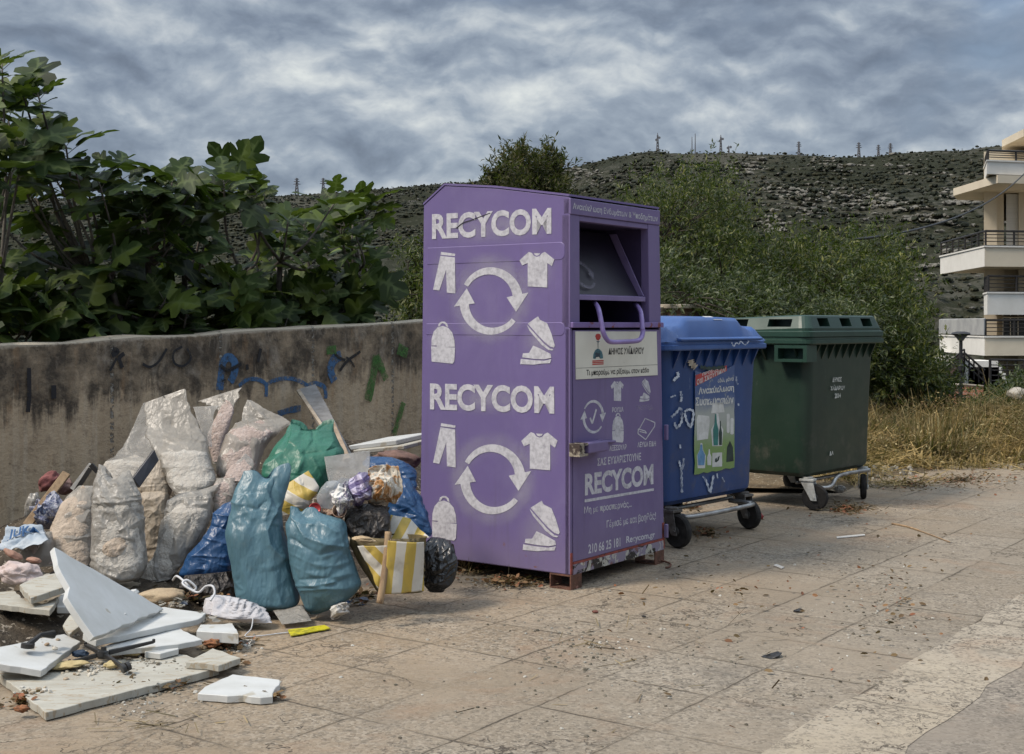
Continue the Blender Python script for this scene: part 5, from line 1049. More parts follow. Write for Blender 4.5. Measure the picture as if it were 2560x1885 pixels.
bag('rubble_bag', 'tall open clear bag rising to a sharp peak at the middle of the pile top', 'bag', 1, [(1045, 222, 1330, 122, .03), (1052, 330, 1385, 270, .06), (1062, 430, 1450, 400, .14), (1085, 505, 1490, 490, .35), (1130, 590, 1512, 585, .6), (1175, 680, 1535, 680), (1205, 770, 1562, 765), (1235, 830, 1548, 825), (1270, 890, 1480, 890, .5)], 6.85, 7.3, M_clear, 0.0144, 5.04, 5, fill=.42, fmat=M_rub_g, group=G1, big=.5, folds=[([(1075, 470), (1200, 482), (1350, 475), (1485, 505)], .012, .010), ([(1330, 130), (1345, 300), (1372, 480)], .012, .014), ([(1150, 620), (1300, 600), (1490, 640)], -.010, .010), ([(1190, 690), (1350, 690), (1530, 705)], .012, .010), ([(1210, 745), (1380, 765), (1550, 735)], -.010, .009), ([(1235, 800), (1400, 790), (1545, 790)], .012, .009), ([(1060, 240), (1090, 480)], .008, .01)])
bag('rubble_bag', 'wrinkled silvery clear bag with a twisted neck, left of the dark blue bag', 'bag', 1, [(1420, 868, 1592, 806, .08), (1300, 880, 1580, 835, .2), (1226, 920, 1545, 905, .5), (1208, 1000, 1535, 985), (1185, 1080, 1525, 1065), (1165, 1170, 1495, 1150), (1150, 1250, 1440, 1240), (1120, 1310, 1370, 1300), (1090, 1370, 1330, 1370, .55), (1010, 1450, 1290, 1440, .4), (950, 1545, 1240, 1500, .25)], 6.5, 6.7, M_gfilm, 0.0216, 5.76, 6, fill=.2, fmat=M_rub_g, group=G1, nrow=160)
bag('rubble_bag', 'empty upper part of a clear bag spread against the wall, behind the peaked bag', 'bag', 1, [(1040, 226, 1150, 226, .04), (965, 380, 1180, 380, .06), (905, 500, 1180, 500, .10), (835, 600, 1180, 600, .2), (755, 655, 1180, 660, .35), (745, 760, 1120, 760, .5), (760, 860, 1100, 860)], 7.3, 7.6, M_clear_thin, 0.013, 4.32, 7, fill=.62, fmat=M_rub_g, group=G1)
bag('rubble_bag', 'clear bag of pinkish rubble with a flared open mouth, furthest back against the wall', 'bag', 3, [(250, 192, 528, 104, .03), (330, 222, 520, 160, .07), (378, 262, 492, 245, .25), (350, 330, 470, 330, .55), (312, 420, 442, 420), (318, 500, 410, 500), (345, 600, 395, 600, .5)], 7.55, 7.8, M_clear, 0.0158, 6.48, 8, fill=.24, fmat=M_rub_p, group=G1)
bag('rubble_bag', 'small slack clear film mouth between the peaked bag and the flared pinkish bag', 'bag', 3, [(215, 226, 378, 220, .04), (236, 290, 352, 300, .08), (268, 380, 335, 400, .15), (290, 480, 340, 490, .3)], 7.35, 7.5, M_clear_thin, 0.0086, 5.04, 9, group=G1)
bag('rubble_bag', 'bulky pink rubble bag with clear film draped to the right, left of the green bag', 'bag', 3, [(572, 184, 600, 190, .05), (552, 240, 700, 250, .06), (530, 310, 845, 330, .10), (485, 350, 800, 375, .4), (440, 420, 745, 430), (400, 500, 690, 500), (375, 570, 660, 570), (368, 650, 645, 650), (390, 740, 610, 740, .5)], 7.15, 7.45, M_clear, 0.0187, 5.76, 10, fill=.34, fmat=M_rub_p, group=G1, big=.6, folds=[([(585, 190), (640, 280), (800, 340)], .010, .012), ([(580, 200), (610, 330), (560, 380)], .010, .010), ([(600, 330), (700, 350), (830, 335)], .008, .010), ([(560, 350), (640, 420), (730, 420)], -.008, .010)])
bag('rubble_bag', 'small pale pink bag with a pointed flap beside the green bag', 'bag', 3, [(556, 528, 612, 575, .08), (480, 605, 615, 625, .3), (432, 668, 600, 680, .55), (420, 720, 590, 730, .5)], 6.75, 6.85, M_clear_thin, 0.0101, 5.76, 11, fill=.3, fmat=M_rub_p, group=G1)
bag('rubble_bag', 'pale pink bag squeezed behind the teal bag and above the dark blue bag', 'bag', 3, [(365, 700, 515, 690, .4), (345, 770, 510, 770), (340, 860, 490, 860), (350, 960, 460, 960, .6)], 6.68, 6.75, M_clear, 0.0115, 5.76, 12, fill=.1, fmat=M_rub_p, group=G1, open_top=False)
bag('rubble_bag', 'low pale bag slumped at the foot of the tan rubble bag, by the pink rag', 'bag', 1, [(290, 1170, 370, 1160, .4), (190, 1250, 385, 1240), (160, 1330, 400, 1330), (200, 1405, 400, 1400, .5)], 6.55, 6.6, M_clear, 0.013, 5.76, 13, fill=.1, fmat=M_rub_p, group=G1, open_top=False)
G2 = 'coloured bags in the pile'
bag('plastic_bag', 'open green plastic bag slumped on the pile top below the leaning boards', 'bag', 3, [(862, 308, 1128, 312, .12), (838, 360, 1132, 372, .32), (790, 420, 1152, 430, .55), (738, 475, 1172, 480), (700, 540, 1188, 535), (672, 610, 1160, 610), (680, 690, 1120, 700), (780, 780, 1100, 790, .6)], 6.8, 7.05, M_greenb, 0.0259, 3.17, 21, dip=.10, lip=.03, group=G2, squash=.8, vert=.3, big=.5, crk=.4, folds=[([(880, 312), (862, 440), (770, 560), (700, 610)], .020, .016), ([(992, 292), (905, 405), (872, 450)], .018, .014), ([(862, 445), (935, 560), (905, 650)], .018, .014), ([(1105, 330), (1132, 450), (1085, 525)], .016, .016), ([(935, 545), (1060, 525), (1150, 500)], -.014, .012), ([(820, 430), (790, 520), (700, 560)], -.014, .014), ([(1000, 330), (1020, 450), (950, 530)], -.016, .016), ([(1010, 560), (1050, 660), (1090, 740)], .012, .012)])
bag('plastic_bag', 'dark blue bag with a torn bottom, left of the tall teal bag', 'bag', 3, [(415, 870, 490, 846, .3), (360, 930, 492, 920, .5), (330, 1010, 492, 1000), (285, 1090, 492, 1080), (215, 1170, 492, 1165), (160, 1255, 490, 1255), (122, 1320, 480, 1300, .5), (140, 1350, 460, 1322, .3)], 6.42, 6.55, M_blueb, 0.0187, 4.32, 22, open_top=False, group=G2, big=.6, folds=[([(350, 930), (470, 950)], .010, .010), ([(335, 1010), (480, 1040)], -.010, .010), ([(470, 860), (420, 1000), (330, 1120), (180, 1240)], .012, .014), ([(200, 1200), (420, 1215)], .010, .010), ([(300, 1080), (440, 1130)], .008, .010)])
bag('plastic_bag', 'tall teal plastic bag with a raised handle, front of the pile', 'bag', 3, [(552, 648, 832, 600, .07), (532, 700, 832, 662, .22), (492, 780, 806, 762, .42), (468, 860, 792, 850, .55), (440, 960, 802, 960, .62), (430, 1060, 818, 1060), (444, 1160, 842, 1160), (464, 1260, 872, 1260), (478, 1360, 898, 1370), (490, 1450, 918, 1465), (525, 1520, 905, 1525), (600, 1556, 830, 1556, .5)], 6.22, 6.35, M_tealb, 0.0173, 3.46, 23, dip=.05, group=G2, nrow=160, vert=.35, squash=.6, big=.35, crk=.45, folds=[([(838, 615), (805, 760), (780, 870), (695, 1040), (712, 1130), (800, 1222)], .020, .016), ([(722, 640), (695, 760), (728, 850), (690, 960)], .012, .012), ([(540, 880), (640, 905), (705, 850)], -.010, .012), ([(470, 850), (540, 872), (600, 960)], .010, .012), ([(760, 700), (735, 800), (770, 900)], -.012, .010), ([(560, 1000), (600, 1200), (590, 1400)], .006, .03), ([(720, 1240), (760, 1400), (800, 1540)], .007, .014), ([(810, 1210), (860, 1400), (880, 1500)], .006, .012)])
bag('plastic_bag', 'shorter teal plastic bag knotted at its top left, beside the tall teal bag', 'bag', 3, [(856, 868, 1000, 880, .12), (832, 920, 1062, 925, .3), (800, 985, 1195, 965, .5), (808, 1050, 1225, 1015, .62), (828, 1130, 1242, 1090), (850, 1230, 1262, 1200), (880, 1340, 1302, 1330), (918, 1440, 1312, 1400), (940, 1510, 1240, 1485), (960, 1560, 1150, 1540), (985, 1588, 1050, 1580, .4)], 6.16, 6.25, M_tealb, 0.0173, 3.74, 24, dip=.03, group=G2, nrow=160, vert=.3, squash=.6, big=.4, crk=.45, folds=[([(868, 880), (885, 1000), (960, 1085), (1080, 1130), (1195, 1145)], .014, .014), ([(840, 1095), (940, 1150), (1050, 1200), (1190, 1170)], -.012, .012), ([(1012, 885), (1060, 990), (1150, 1050)], .012, .014), ([(905, 1400), (1010, 1400), (1140, 1375)], .008, .008), ([(920, 1360), (1110, 1345)], -.007, .008), ([(930, 1430), (1100, 1420)], .007, .007), ([(860, 940), (930, 990), (1010, 1000)], .010, .010), ([(1100, 960), (1180, 1050), (1220, 1180)], .008, .012)])
bag('plastic_bag', 'bright blue plastic bag on top of the pile, crumpled against the container', 'bag', 3, [(1360, 556, 1540, 560, .2), (1318, 606, 1640, 610, .4), (1410, 660, 1690, 660, .45), (1530, 730, 1688, 740, .45), (1590, 800, 1660, 800, .4)], 6.85, 7.0, M_blueb, 0.0216, 4.32, 25, open_top=False, group=G2)
bag('plastic_bag', 'long blue bag sliding down beside the container to the black bag', 'bag', 3, [(1545, 690, 1640, 700, .4), (1530, 770, 1690, 790), (1505, 850, 1725, 855), (1490, 930, 1770, 960), (1560, 1010, 1792, 1035, .6), (1640, 1070, 1780, 1075, .5)], 6.62, 6.75, M_blueb, 0.0202, 5.04, 26, open_top=False, group=G2)
bag('plastic_bag', 'scrap of blue bag showing between the clear sheet and the plaid cloth', 'bag', 3, [(1180, 690, 1260, 700, .4), (1140, 740, 1270, 740), (1150, 790, 1260, 790, .5)], 6.6, 6.65, M_blueb, 0.0144, 5.76, 27, open_top=False, group=G2, nseg=48, nrow=30)
bag('plastic_bag', 'shiny black rubbish bag on the ground beside the purple container', 'bag', 3, [(1775, 1082, 1880, 1096, .5), (1745, 1120, 1922, 1125), (1732, 1200, 1948, 1200, .85), (1730, 1290, 1945, 1290, .85), (1735, 1380, 1915, 1380), (1765, 1440, 1860, 1440, .6)], 6.42, 6.45, M_blackb, 0.0202, 6.48, 28, open_top=False, group=G2)
bag('plastic_bag', 'torn sooty black bag above the striped bag', 'bag', 3, [(1262, 868, 1400, 862, .4), (1222, 930, 1490, 890), (1215, 1000, 1512, 985), (1255, 1080, 1500, 1085), (1320, 1150, 1480, 1150, .5)], 6.32, 6.4, M_sooty, 0.0259, 6.48, 29, open_top=False, group=G2)
bag('plastic_bag', 'burst black bag of dirt under the dark blue bag', 'bag', 3, [(150, 1320, 470, 1300, .5), (125, 1390, 495, 1390), (170, 1460, 500, 1470), (240, 1500, 500, 1510, .5)], 6.36, 6.4, M_sooty, 0.0259, 7.2, 30, open_top=False, group=G2)
# striped shopping bags
def stripes(name, dirv, per, c1, c2, off=0):
    m, t, out = newmat(name); c = t.coord(); s_ = t.math('FRACT', t.math('ADD', t.math('DIVIDE', t.vmath('DOT_PRODUCT', t.vmath('ADD', c, t.vmath('SCALE', t.noise(c, 5, 3, .5, 0, True), None)), dirv), per), off))
    f = t.smooth(t.math('ABSOLUTE', t.math('SUBTRACT', s_, .5)), .24, .26); col = t.mix(f, c1, c2); col = t.mix(t.math('MULTIPLY', t.ramp(t.noise(c, 9, 5, .7), [(.55, 0), (.72, 1)]), .45), col, (.22, .18, .11))
    for n_ in t.n:
        if n_.bl_idname == 'ShaderNodeVectorMath' and n_.operation == 'SCALE': n_.inputs['Scale'].default_value = .02
    wv = t.noise(t.map(c, (1, 1, 1)), 160, 2)
    principled(t, out, col, .5, 0, t.bump(t.math('ADD', t.math('MULTIPLY', wv, .3), t.noise(c, 14, 4)), .4, .006), .4); return m
YL, WH = (.42, .30, .06), (.50, .47, .41)
S1 = stripes('yellow_stripes_a', (.95, 0, -.1), .088, YL, WH); S2 = stripes('yellow_stripes_b', (.62, 0, .62), .075, YL, WH, .3); S3 = stripes('yellow_stripes_c', (.85, 0, -.45), .085, YL, WH, .1)
S4 = stripes('yellow_stripes_d', (.35, 0, .8), .09, YL, WH, .2)
yb = bag('striped_bag', 'open yellow and white striped shopping bag, a stick against it, by the teal bags', 'bag', 3, [(1256, 1075, 1750, 1080, .42), (1250, 1120, 1742, 1120, .45), (1300, 1250, 1736, 1250, .42), (1385, 1380, 1734, 1380, .36), (1440, 1450, 1725, 1440, .3)], 6.27, 6.3, pm('bag_lining', (.16, .12, .05), (.09, .07, .035), .7, 9, .2, 40), .016, 7, 31)
cloth('side_panel', '', '', 3, [(1296, 1140, 6.10), (1480, 1142, 6.05), (1500, 1290, 6.05), (1425, 1425, 6.07)], S2, .010, 7, 3, parent=yb, sol=.002)
cloth('front_panel', '', '', 3, [(1498, 1108, 6.03), (1735, 1118, 6.09), (1737, 1440, 6.09), (1472, 1455, 6.03)], S1, .020, 4.5, 5, parent=yb, sol=.002, stretch=(1.4, 1, .5))
cloth('back_panel', '', '', 3, [(1512, 938, 6.42), (1640, 960, 6.42), (1768, 1085, 6.36), (1505, 1100, 6.36)], S3, .018, 5, 7, parent=yb, sol=.002)
bag('striped_bag', 'folded yellow and white striped bag lying behind the shorter teal bag', 'bag', 3, [(830, 738, 978, 645, .12), (790, 800, 1025, 722, .3), (778, 850, 1032, 772, .4), (782, 905, 990, 850, .4), (800, 940, 940, 910, .3)], 6.45, 6.5, S4, .02, 5, 32, open_top=False)
# crumpled paper, rags, bottles, cups
def patch(name, cols, scale, rough=.7, spec=.3):
    m, t, out = newmat(name); c = t.coord(); n_ = t.noise(c, scale, 5, .65, .8); col = t.ramp(n_, cols, 'LINEAR'); principled(t, out, col, rough, 0, t.bump(t.noise(c, 25, 5, .6, 1), .6, .012), spec); return m
M_paper = patch('soiled_paper', [(.30, (.52, .49, .43)), (.50, (.48, .44, .37)), (.56, (.34, .17, .06)), (.70, (.20, .09, .03))], 12); M_wp = pm('white_paper', (.52, .50, .46), (.42, .39, .35), .75, 9, .5, 25, bdist=.012)
M_prt = patch('printed_paper', [(.36, (.62, .61, .58)), (.46, (.55, .53, .50)), (.50, (.08, .07, .14)), (.6, (.44, .43, .4))], 11)
m, t, out = newmat('purple_plaid'); c = t.coord(); x, y, z = t.sep(c)
def stp(v, per, w_): return t.math('LESS_THAN', t.math('FRACT', t.math('DIVIDE', v, per)), w_)
u_ = t.math('ADD', x, t.math('MULTIPLY', z, .5)); v_ = t.math('SUBTRACT', z, t.math('MULTIPLY', x, .5))
col = t.mix(t.math('MULTIPLY', stp(u_, .052, .45), .6), (.42, .38, .48), (.045, .03, .12)); col = t.mix(t.math('MULTIPLY', stp(v_, .052, .45), .75), col, (.05, .03, .13)); principled(t, out, col, .8, 0, t.bump(t.noise(c, 30, 4), .4, .01)); M_plaid = m
crumple('crumpled_paper', 'white paper with brown stains, crumpled on top of the blue bags', 'paper', 3, 1462, 750, 112, 112, 6.44, M_paper, 3, .12, .034, 8)
crumple('plaid_cloth', 'purple plaid cloth bunched beside the brown stained paper', 'cloth', 3, 1318, 775, 88, 88, 6.38, M_plaid, 4, .10, .032, 8, 25)
crumple('crumpled_paper', 'white printed paper crumpled just left of the purple plaid cloth', 'paper', 3, 1205, 825, 88, 72, 6.33, M_prt, 5, .09, .030, 9, 30)
lump('brown_rag', 'dull red brown rag stuffed under the white slabs, next to the container', 'rag', 3, 1560, 575, 165, 66, 7.7, pm('brown_rag', (.20, .12, .095), (.10, .06, .05), .9, 9, .6, 40), .25, 2.4, 6, .7, -8)
M_cup = film('clear_cup', (.55, .57, .58), (.45, .48, .5), .45, .2, .4, 12, dirt_amt=.15)
mb = MB(); c_ = at(*px(3, 1085, 850), 6.4); mb.lathe([(.035, -.02), (.052, .0), (.056, .05), (.05, .09), (.03, .11), (.012, .125)], c_, (.4, -.2, .6), 22); tag(mb.build('plastic_bottle', M_cup, None, c_, True), 'crushed clear plastic bottle lying in front of the striped folded bag', 'bottle')
mb = MB(); c_ = at(*px(3, 1012, 902), 6.34); mb.lathe([(.028, -.05), (.030, -.045), (.030, .02), (.027, .027), (.024, .022), (.005, .021)], c_, (.25, -.9, .35), 20); tag(mb.build('drink_can', pm('red_can', (.36, .03, .03), (.22, .02, .02), .35, 9, .1, 40, .3), None, c_, True), 'red can end showing between the striped bag and the paper cup', 'can')
mb = MB(); c_ = at(*px(3, 1175, 910), 6.3); mb.lathe([(.022, -.07), (.034, .0), (.036, .004), (.033, .004), (.021, -.06), (.002, -.061)], c_, (.15, -.8, .5), 22); tag(mb.build('paper_cup', pm('cup_paper', (.46, .36, .27), (.34, .2, .14), .6, 8, .2, 40), None, c_, True), 'dirty paper cup on its side left of the sooty black bag', 'cup')
lump('food_waste', 'damp brown food scraps spilling left of the sooty black bag', 'food waste', 3, 1115, 935, 75, 46, 6.38, patch('scraps', [(.35, (.10, .06, .035)), (.5, (.34, .25, .18)), (.58, (.16, .07, .04)), (.68, (.42, .36, .3))], 30), .4, 3.5, 8, .8)
o, _ = cloth('clear_sheet', 'flat clear plastic sheet propped between the green bag and the blue bag', 'plastic sheet', 3, [(1078, 552, 6.72), (1380, 512, 6.9), (1372, 690, 6.66), (1112, 758, 6.55)], M_clear_thin, 0.0072, 3.6, 9)
lump('torn_cardboard', 'torn tan cardboard edge sticking out of the striped bag', 'cardboard', 3, 1335, 1098, 82, 22, 6.16, pm('cardboard', (.44, .33, .2), (.28, .2, .12), .9, 12, .4, 40), .3, 3, 12, .4, -6)
mb = MB(); p0, p1 = at(*px(3, 1497, 1048), 6.10), at(*px(3, 1440, 1516), 6.0); p1.z = max(p1.z, .014)
M_wood = pm('weathered_wood', (.34, .235, .135), (.20, .13, .075), .85, 12, .4, 60, stretch=(3, 3, .4)); mb.tube([Vector(q) for q in spline([tuple(p0), tuple(p0.lerp(p1, .5) + Vector((.006, 0, 0))), tuple(p1)], 14)], .0165, 10); tag(mb.build('wooden_stick', M_wood, None, p1, True), 'wooden stick standing against the yellow striped bag', 'stick')
# boards leaning on the wall, white slabs on the heap
def plank(name, label, cat, fr_, q, th, mat, group=None):
    P_ = [at(*px(fr_, a, b), D) for a, b, D in q]; N_ = (P_[1] - P_[0]).cross(P_[3] - P_[0]).normalized(); 
    if N_.y > 0: N_ = -N_
    mb = MB(); mb.prism([p - N_ * th for p in P_], N_ * th); return tag(mb.build(name, mat, None, min(P_, key=lambda p: p.z), False, .003, 1), label, cat, group)
Dw = lambda fr_, x: wall_depth(px(fr_, x, 0)[0])
plank('leaning_board', 'grey wide board leaning against the wall behind the green bag', 'board', 3, [(905, 112, Dw(3, 905) - .10), (1020, 78, Dw(3, 1020) - .10), (1290, 600, 8.3), (1185, 600, 8.25)], .02, pm('grey_board', (.26, .25, .24), (.15, .14, .13), .8, 8, .3, 50))
plank('leaning_board', 'narrow tan board leaning in front of the grey board', 'board', 3, [(1030, 208, Dw(3, 1030) - .45), (1088, 196, Dw(3, 1088) - .45), (1250, 560, 8.1), (1205, 570, 8.08)], .025, pm('tan_board', (.36, .28, .20), (.22, .16, .11), .8, 8, .3, 50))
plank('leaning_board', 'thin pale batten at the left edge of the grey leaning board', 'board', 3, [(893, 118, Dw(3, 893) - .22), (915, 108, Dw(3, 915) - .22), (1215, 560, 8.14), (1196, 560, 8.14)], .02, pm('batten', (.40, .34, .26), (.25, .2, .15), .8, 8, .3, 50))
M_marble = pm('white_marble', (.51, .515, .50), (.43, .43, .405), .5, 5, .08, 80, speck=(8, .655, (.37, .34, .28)), stretch=(1, 1.6, 1)); M_dust = pm('dusty_marble', (.40, .385, .33), (.32, .30, .25), .7, 5, .2, 60, speck=(18, .58, (.30, .25, .18)), stretch=(1, 3.5, 1))
def block(name, label, fr_, q, D, dd, mat, group=None):
    P_ = [at(*px(fr_, a, b), D) for a, b in q]; mb = MB(); mb.prism(P_, (dd[0], dd[1], dd[2])); return tag(mb.build(name, mat, None, min(P_, key=lambda p: p.z), False, .004, 1), label, 'slab', group)
block('marble_slab', 'upper of the two white slabs lying under the wall by the container', 3, [(1232, 484), (1552, 446), (1552, 478), (1250, 512)], 8.1, (.22, .30, .03), M_marble, 'white slabs on the heap')
block('marble_slab', 'lower of the two white slabs lying under the wall by the container', 3, [(1262, 514), (1600, 482), (1604, 508), (1380, 530), (1270, 530)], 8.05, (.20, .30, .03), M_dust, 'white slabs on the heap')
G3 = 'broken marble slabs on the pavement'
slab('marble_slab', 'large white triangular slab tilted over the other slabs, with small stones on it', 'slab', 2, [(405, 52), (640, 185), (960, 365), (1228, 515), (703, 728), (502, 428), (520, 352), (432, 185)], [(405, 52, .47), (703, 728, .16), (1228, 515, .135)], .028, M_marble, G3, seed=1)
slab('marble_slab', 'long white slab lying right under the triangular slab', 'slab', 2, [(620, 700), (720, 752), (1490, 590), (1542, 545), (1230, 500), (800, 560)], [(720, 752, .115), (1490, 590, .10), (1230, 500, .12)], .026, M_marble, G3, seed=2)
slab('marble_slab', 'white slab with small holes lying in front of the long slab', 'slab', 2, [(780, 795), (1060, 690), (1330, 655), (1512, 742), (1335, 778), (1180, 795), (800, 825)], [(780, 800, .078), (1330, 655, .078), (1512, 742, .078)], .024, M_marble, G3, seed=3)
slab('marble_slab', 'biggest dusty slab with sandy streaks, flat on the pavement at the front', 'slab', 2, [(-90, 900), (0, 1008), (342, 1290), (700, 1195), (1240, 1062), (1640, 952), (1400, 860), (1290, 850), (1080, 880), (600, 900), (300, 910)], [(0, 1008, .034), (342, 1290, .034), (1640, 952, .034)], .030, M_dust, G3, seed=4)
slab('marble_slab', 'small pale slab lying on the right end of the biggest dusty slab', 'slab', 2, [(1390, 912), (1592, 808), (1800, 882), (1635, 938), (1545, 922)], [(1390, 912, .062), (1592, 808, .062), (1800, 882, .062)], .026, M_dust, G3, seed=5)
slab('marble_slab', 'pale slab at the left edge with a black hinge lying on it', 'slab', 2, [(-90, 810), (0, 798), (480, 702), (604, 758), (312, 975), (0, 925), (-90, 915)], [(0, 798, .125), (480, 702, .115), (312, 975, .075)], .028, M_marble, G3, seed=6)
slab('marble_slab', 'grey white tile resting on the kerb beside the tip of the triangular slab', 'slab', 2, [(146, 335), (250, 285), (440, 240), (506, 338), (232, 432)], [(146, 335, .23), (440, 240, .25), (232, 432, .21)], .03, M_dust, G3, seed=7)
slab('marble_slab', 'chipped slab on the kerb at the left edge, under the grey white tile', 'slab', 2, [(-90, 400), (100, 375), (190, 455), (330, 478), (415, 430), (440, 420), (372, 525), (0, 480), (-90, 470)], [(0, 400, .165), (440, 420, .165), (0, 480, .165)], .026, M_dust, G3, seed=8)
slab('marble_slab', 'narrow slab piece on the kerb just left of the triangular slab', 'slab', 2, [(452, 395), (500, 385), (520, 500), (428, 500)], [(452, 395, .15), (500, 385, .15), (520, 500, .14)], .03, M_marble, G3, seed=9)
slab('marble_slab', 'white slab lying apart on the pavement, nearest the middle of the street', 'slab', 2, [(1478, 1148), (1530, 1098), (1740, 1004), (2090, 1045), (2090, 1082), (2070, 1095), (2040, 1170), (1948, 1178), (1822, 1160), (1700, 1166)], [(1478, 1148, .03), (1740, 1004, .03), (2040, 1170, .03)], .027, M_marble, G3, seed=10)
slab('marble_slab', 'small thick white block beside the white and blue cloth', 'slab', 2, [(1470, 680), (1500, 632), (1740, 628), (1785, 700)], [(1470, 680, .085), (1500, 632, .085), (1785, 700, .085)], .045, M_marble, G3, seed=11)
slab('marble_slab', 'broken corner piece in front of the slab with small holes', 'slab', 2, [(1080, 812), (1150, 790), (1338, 788), (1335, 815), (1200, 850), (1085, 838)], [(1080, 812, .062), (1338, 788, .062), (1200, 850, .062)], .024, M_marble, G3, seed=12)
slab('marble_slab', 'pale wedge stuck under the left flank of the triangular slab', 'slab', 2, [(468, 640), (525, 555), (612, 632), (520, 705)], [(468, 640, .10), (525, 555, .13), (520, 705, .08)], .02, M_dust, G3, seed=13)
G4 = 'small stones on the triangular slab'
for (x, y, r_, tx) in ((1005, 392, 40, 'largest stone chip on the upper edge of the triangular slab'), (1042, 478, 20, 'middle pebble on the triangular slab, between the large chip and the round pebble'), (930, 556, 19, 'round pebble nearest the lower edge of the triangular slab'), (525, 320, 22, 'tiny white stone on the left notch of the triangular slab')):
    zz_ = {1005: .19, 1042: .16, 930: .175, 525: .30}[x]; p = gd(*px(2, x, y), zz_); lump('stone_chip', tx, 'stone', 2, x, y, r_, r_ * .6, p.y - .01, M_marble, .2, 1.8, x, .9, group=G4)
for (x, y, rx_, ry_, tx) in ((500, 935, 150, 26, 'long strip of yellow foam under the broken chair base'), (995, 838, 85, 30, 'yellow foam lump right of the broken chair base'), (840, 930, 70, 28, 'yellow foam scrap at the foot of the broken chair base'), (285, 780, 45, 20, 'bit of yellow foam under the black hinge')):
    lump('foam_scrap', tx, 'foam', 2, x, y, rx_, ry_, gd(*px(2, x, y + ry_ * .6), .045).y, pm('yellow_foam', (.46, .38, .20), (.33, .25, .12), .95, 12, .6, 40), .25, 2.5, x, .6, 4, group='yellow foam scraps')
# broken base of a swivel chair
M_blk = pm('black_plastic', (.016, .015, .015), (.03, .028, .026), .45, 10, .1, 50)
c_ = gd(*px(2, 770, 850), .10); cb = thing('chair_base', 'broken black star base of a swivel chair lying upside down on the slabs', 'chair base', (c_.x, c_.y, .035))
def g2(x, y, z): return gd(*px(2, x, y), z) - cb.location
hub = g2(770, 850, .078); mb = MB(); mb.lathe([(.018, -.02), (.024, -.01), (.024, .008), (.012, .014), (.011, .026)], hub, (.1, .15, 1), 18); mb.build('hub', M_blk, cb, smooth=False)
for (x, y, z, wh) in ((1150, 762, .100, 0), (930, 955, .058, 1), (640, 785, .088, 0), (520, 915, .056, 0)):
    e = g2(x, y, z); d_ = (e - hub).normalized(); sd_ = Vector((-d_.y, d_.x, 0)).normalized(); s_ = hub + d_ * .024; mb = MB()
    mb.hexa([s_ - sd_ * .009 + Vector((0, 0, -.010)), s_ + sd_ * .009 + Vector((0, 0, -.010)), e + sd_ * .006 + Vector((0, 0, -.006)), e - sd_ * .006 + Vector((0, 0, -.006))], [s_ - sd_ * .007 + Vector((0, 0, .009)), s_ + sd_ * .007 + Vector((0, 0, .009)), e + sd_ * .006 + Vector((0, 0, .006)), e - sd_ * .006 + Vector((0, 0, .006))])
    mb.tube([e + Vector((0, 0, -.004)), e + Vector((0, 0, .012))], .007, 8); leg_ = mb.build('leg', M_blk, cb, bevel=.003)
    if wh: mb = MB(); mb.lathe([(.009, -.018), (.018, -.017), (.018, -.003), (.009, -.002), (.009, .002), (.018, .003), (.018, .017), (.009, .018)], e + d_ * .012 + Vector((0, 0, .005)), sd_ + Vector((0, 0, .3)), 18); mb.build('castor', M_blk, leg_)
hc = gd(*px(2, 300, 745), .16); mb = MB(); a_, b_ = gd(*px(2, 205, 790), .135), gd(*px(2, 400, 705), .155); mb.tube([a_, a_.lerp(b_, .5) + Vector((0, 0, .02)), b_], [.013, .009, .018], 8); mb.lathe([(.012, 0), (.026, .003), (.026, .02), (.012, .022)], a_ - Vector((0, 0, .012)), (.1, .1, 1), 16)
tag(mb.build('door_closer', M_blk, None, a_), 'black metal arm with a round end on the pale slab at the left edge', 'metal part')
lump('blue_rag', 'dark blue scrap of cloth squeezed under the chair base', 'rag', 2, 600, 850, 62, 30, gd(*px(2, 600, 880), .05).y, pm('blue_rag', (.05, .08, .13), (.02, .03, .05), .9, 12, .5, 40), .3, 3, 4, .6)
# things lying in front of the pile
wc = bag('dirty_cloth', 'white and dark blue cloth trailing on the pavement in front of the tall teal bag', 'cloth', 3, [(350, 1465, 470, 1470, .35), (305, 1500, 610, 1505, .45), (298, 1550, 700, 1560, .5), (330, 1590, 735, 1600, .5), (500, 1625, 755, 1640, .4)], 5.98, 6.05, patch('white_blue_cloth', [(.35, (.46, .45, .46)), (.58, (.44, .42, .42)), (.63, (.05, .06, .16)), (.75, (.03, .035, .09))], 5, .85), .03, 8, 41, open_top=False, nseg=100, nrow=64)
cloth('grey_film', 'flat scrap of grey plastic film on the pavement under the teal bags', 'plastic sheet', 3, [(740, 1560, 6.14), (935, 1530, 6.16), (995, 1625, 6.02), (800, 1650, 5.98)], M_gfilm, 0.0043, 6.48, 14)
crumple('crumpled_tissue', 'white crumpled tissue on the pavement right of the shorter teal bag', 'paper', 3, 1178, 1556, 66, 40, 6.1, M_wp, 15, .05, .026, 13, 20, floor=.002)
crumple('crumpled_tissue', 'white crumpled lump on the pavement at the end of the thin white string', 'paper', 0, 607, 1620, 30, 18, 5.68, M_wp, 16, .05, .026, 13, -8, floor=.002)
slab('yellow_packet', 'flattened yellow packet on the pavement in front of the teal bags', 'packet', 0, [(720, 1574), (812, 1562), (826, 1570), (726, 1588)], [(720, 1574, .012), (812, 1562, .012), (826, 1570, .012)], .006, pm('yellow_packet', (.50, .44, .02), (.30, .27, .02), .4, 30, .1, lo=.5, hi=.55), None, .001)
M_wcord = pm('white_cord', (.55, .55, .56), (.42, .42, .42), .5, 12, .1)
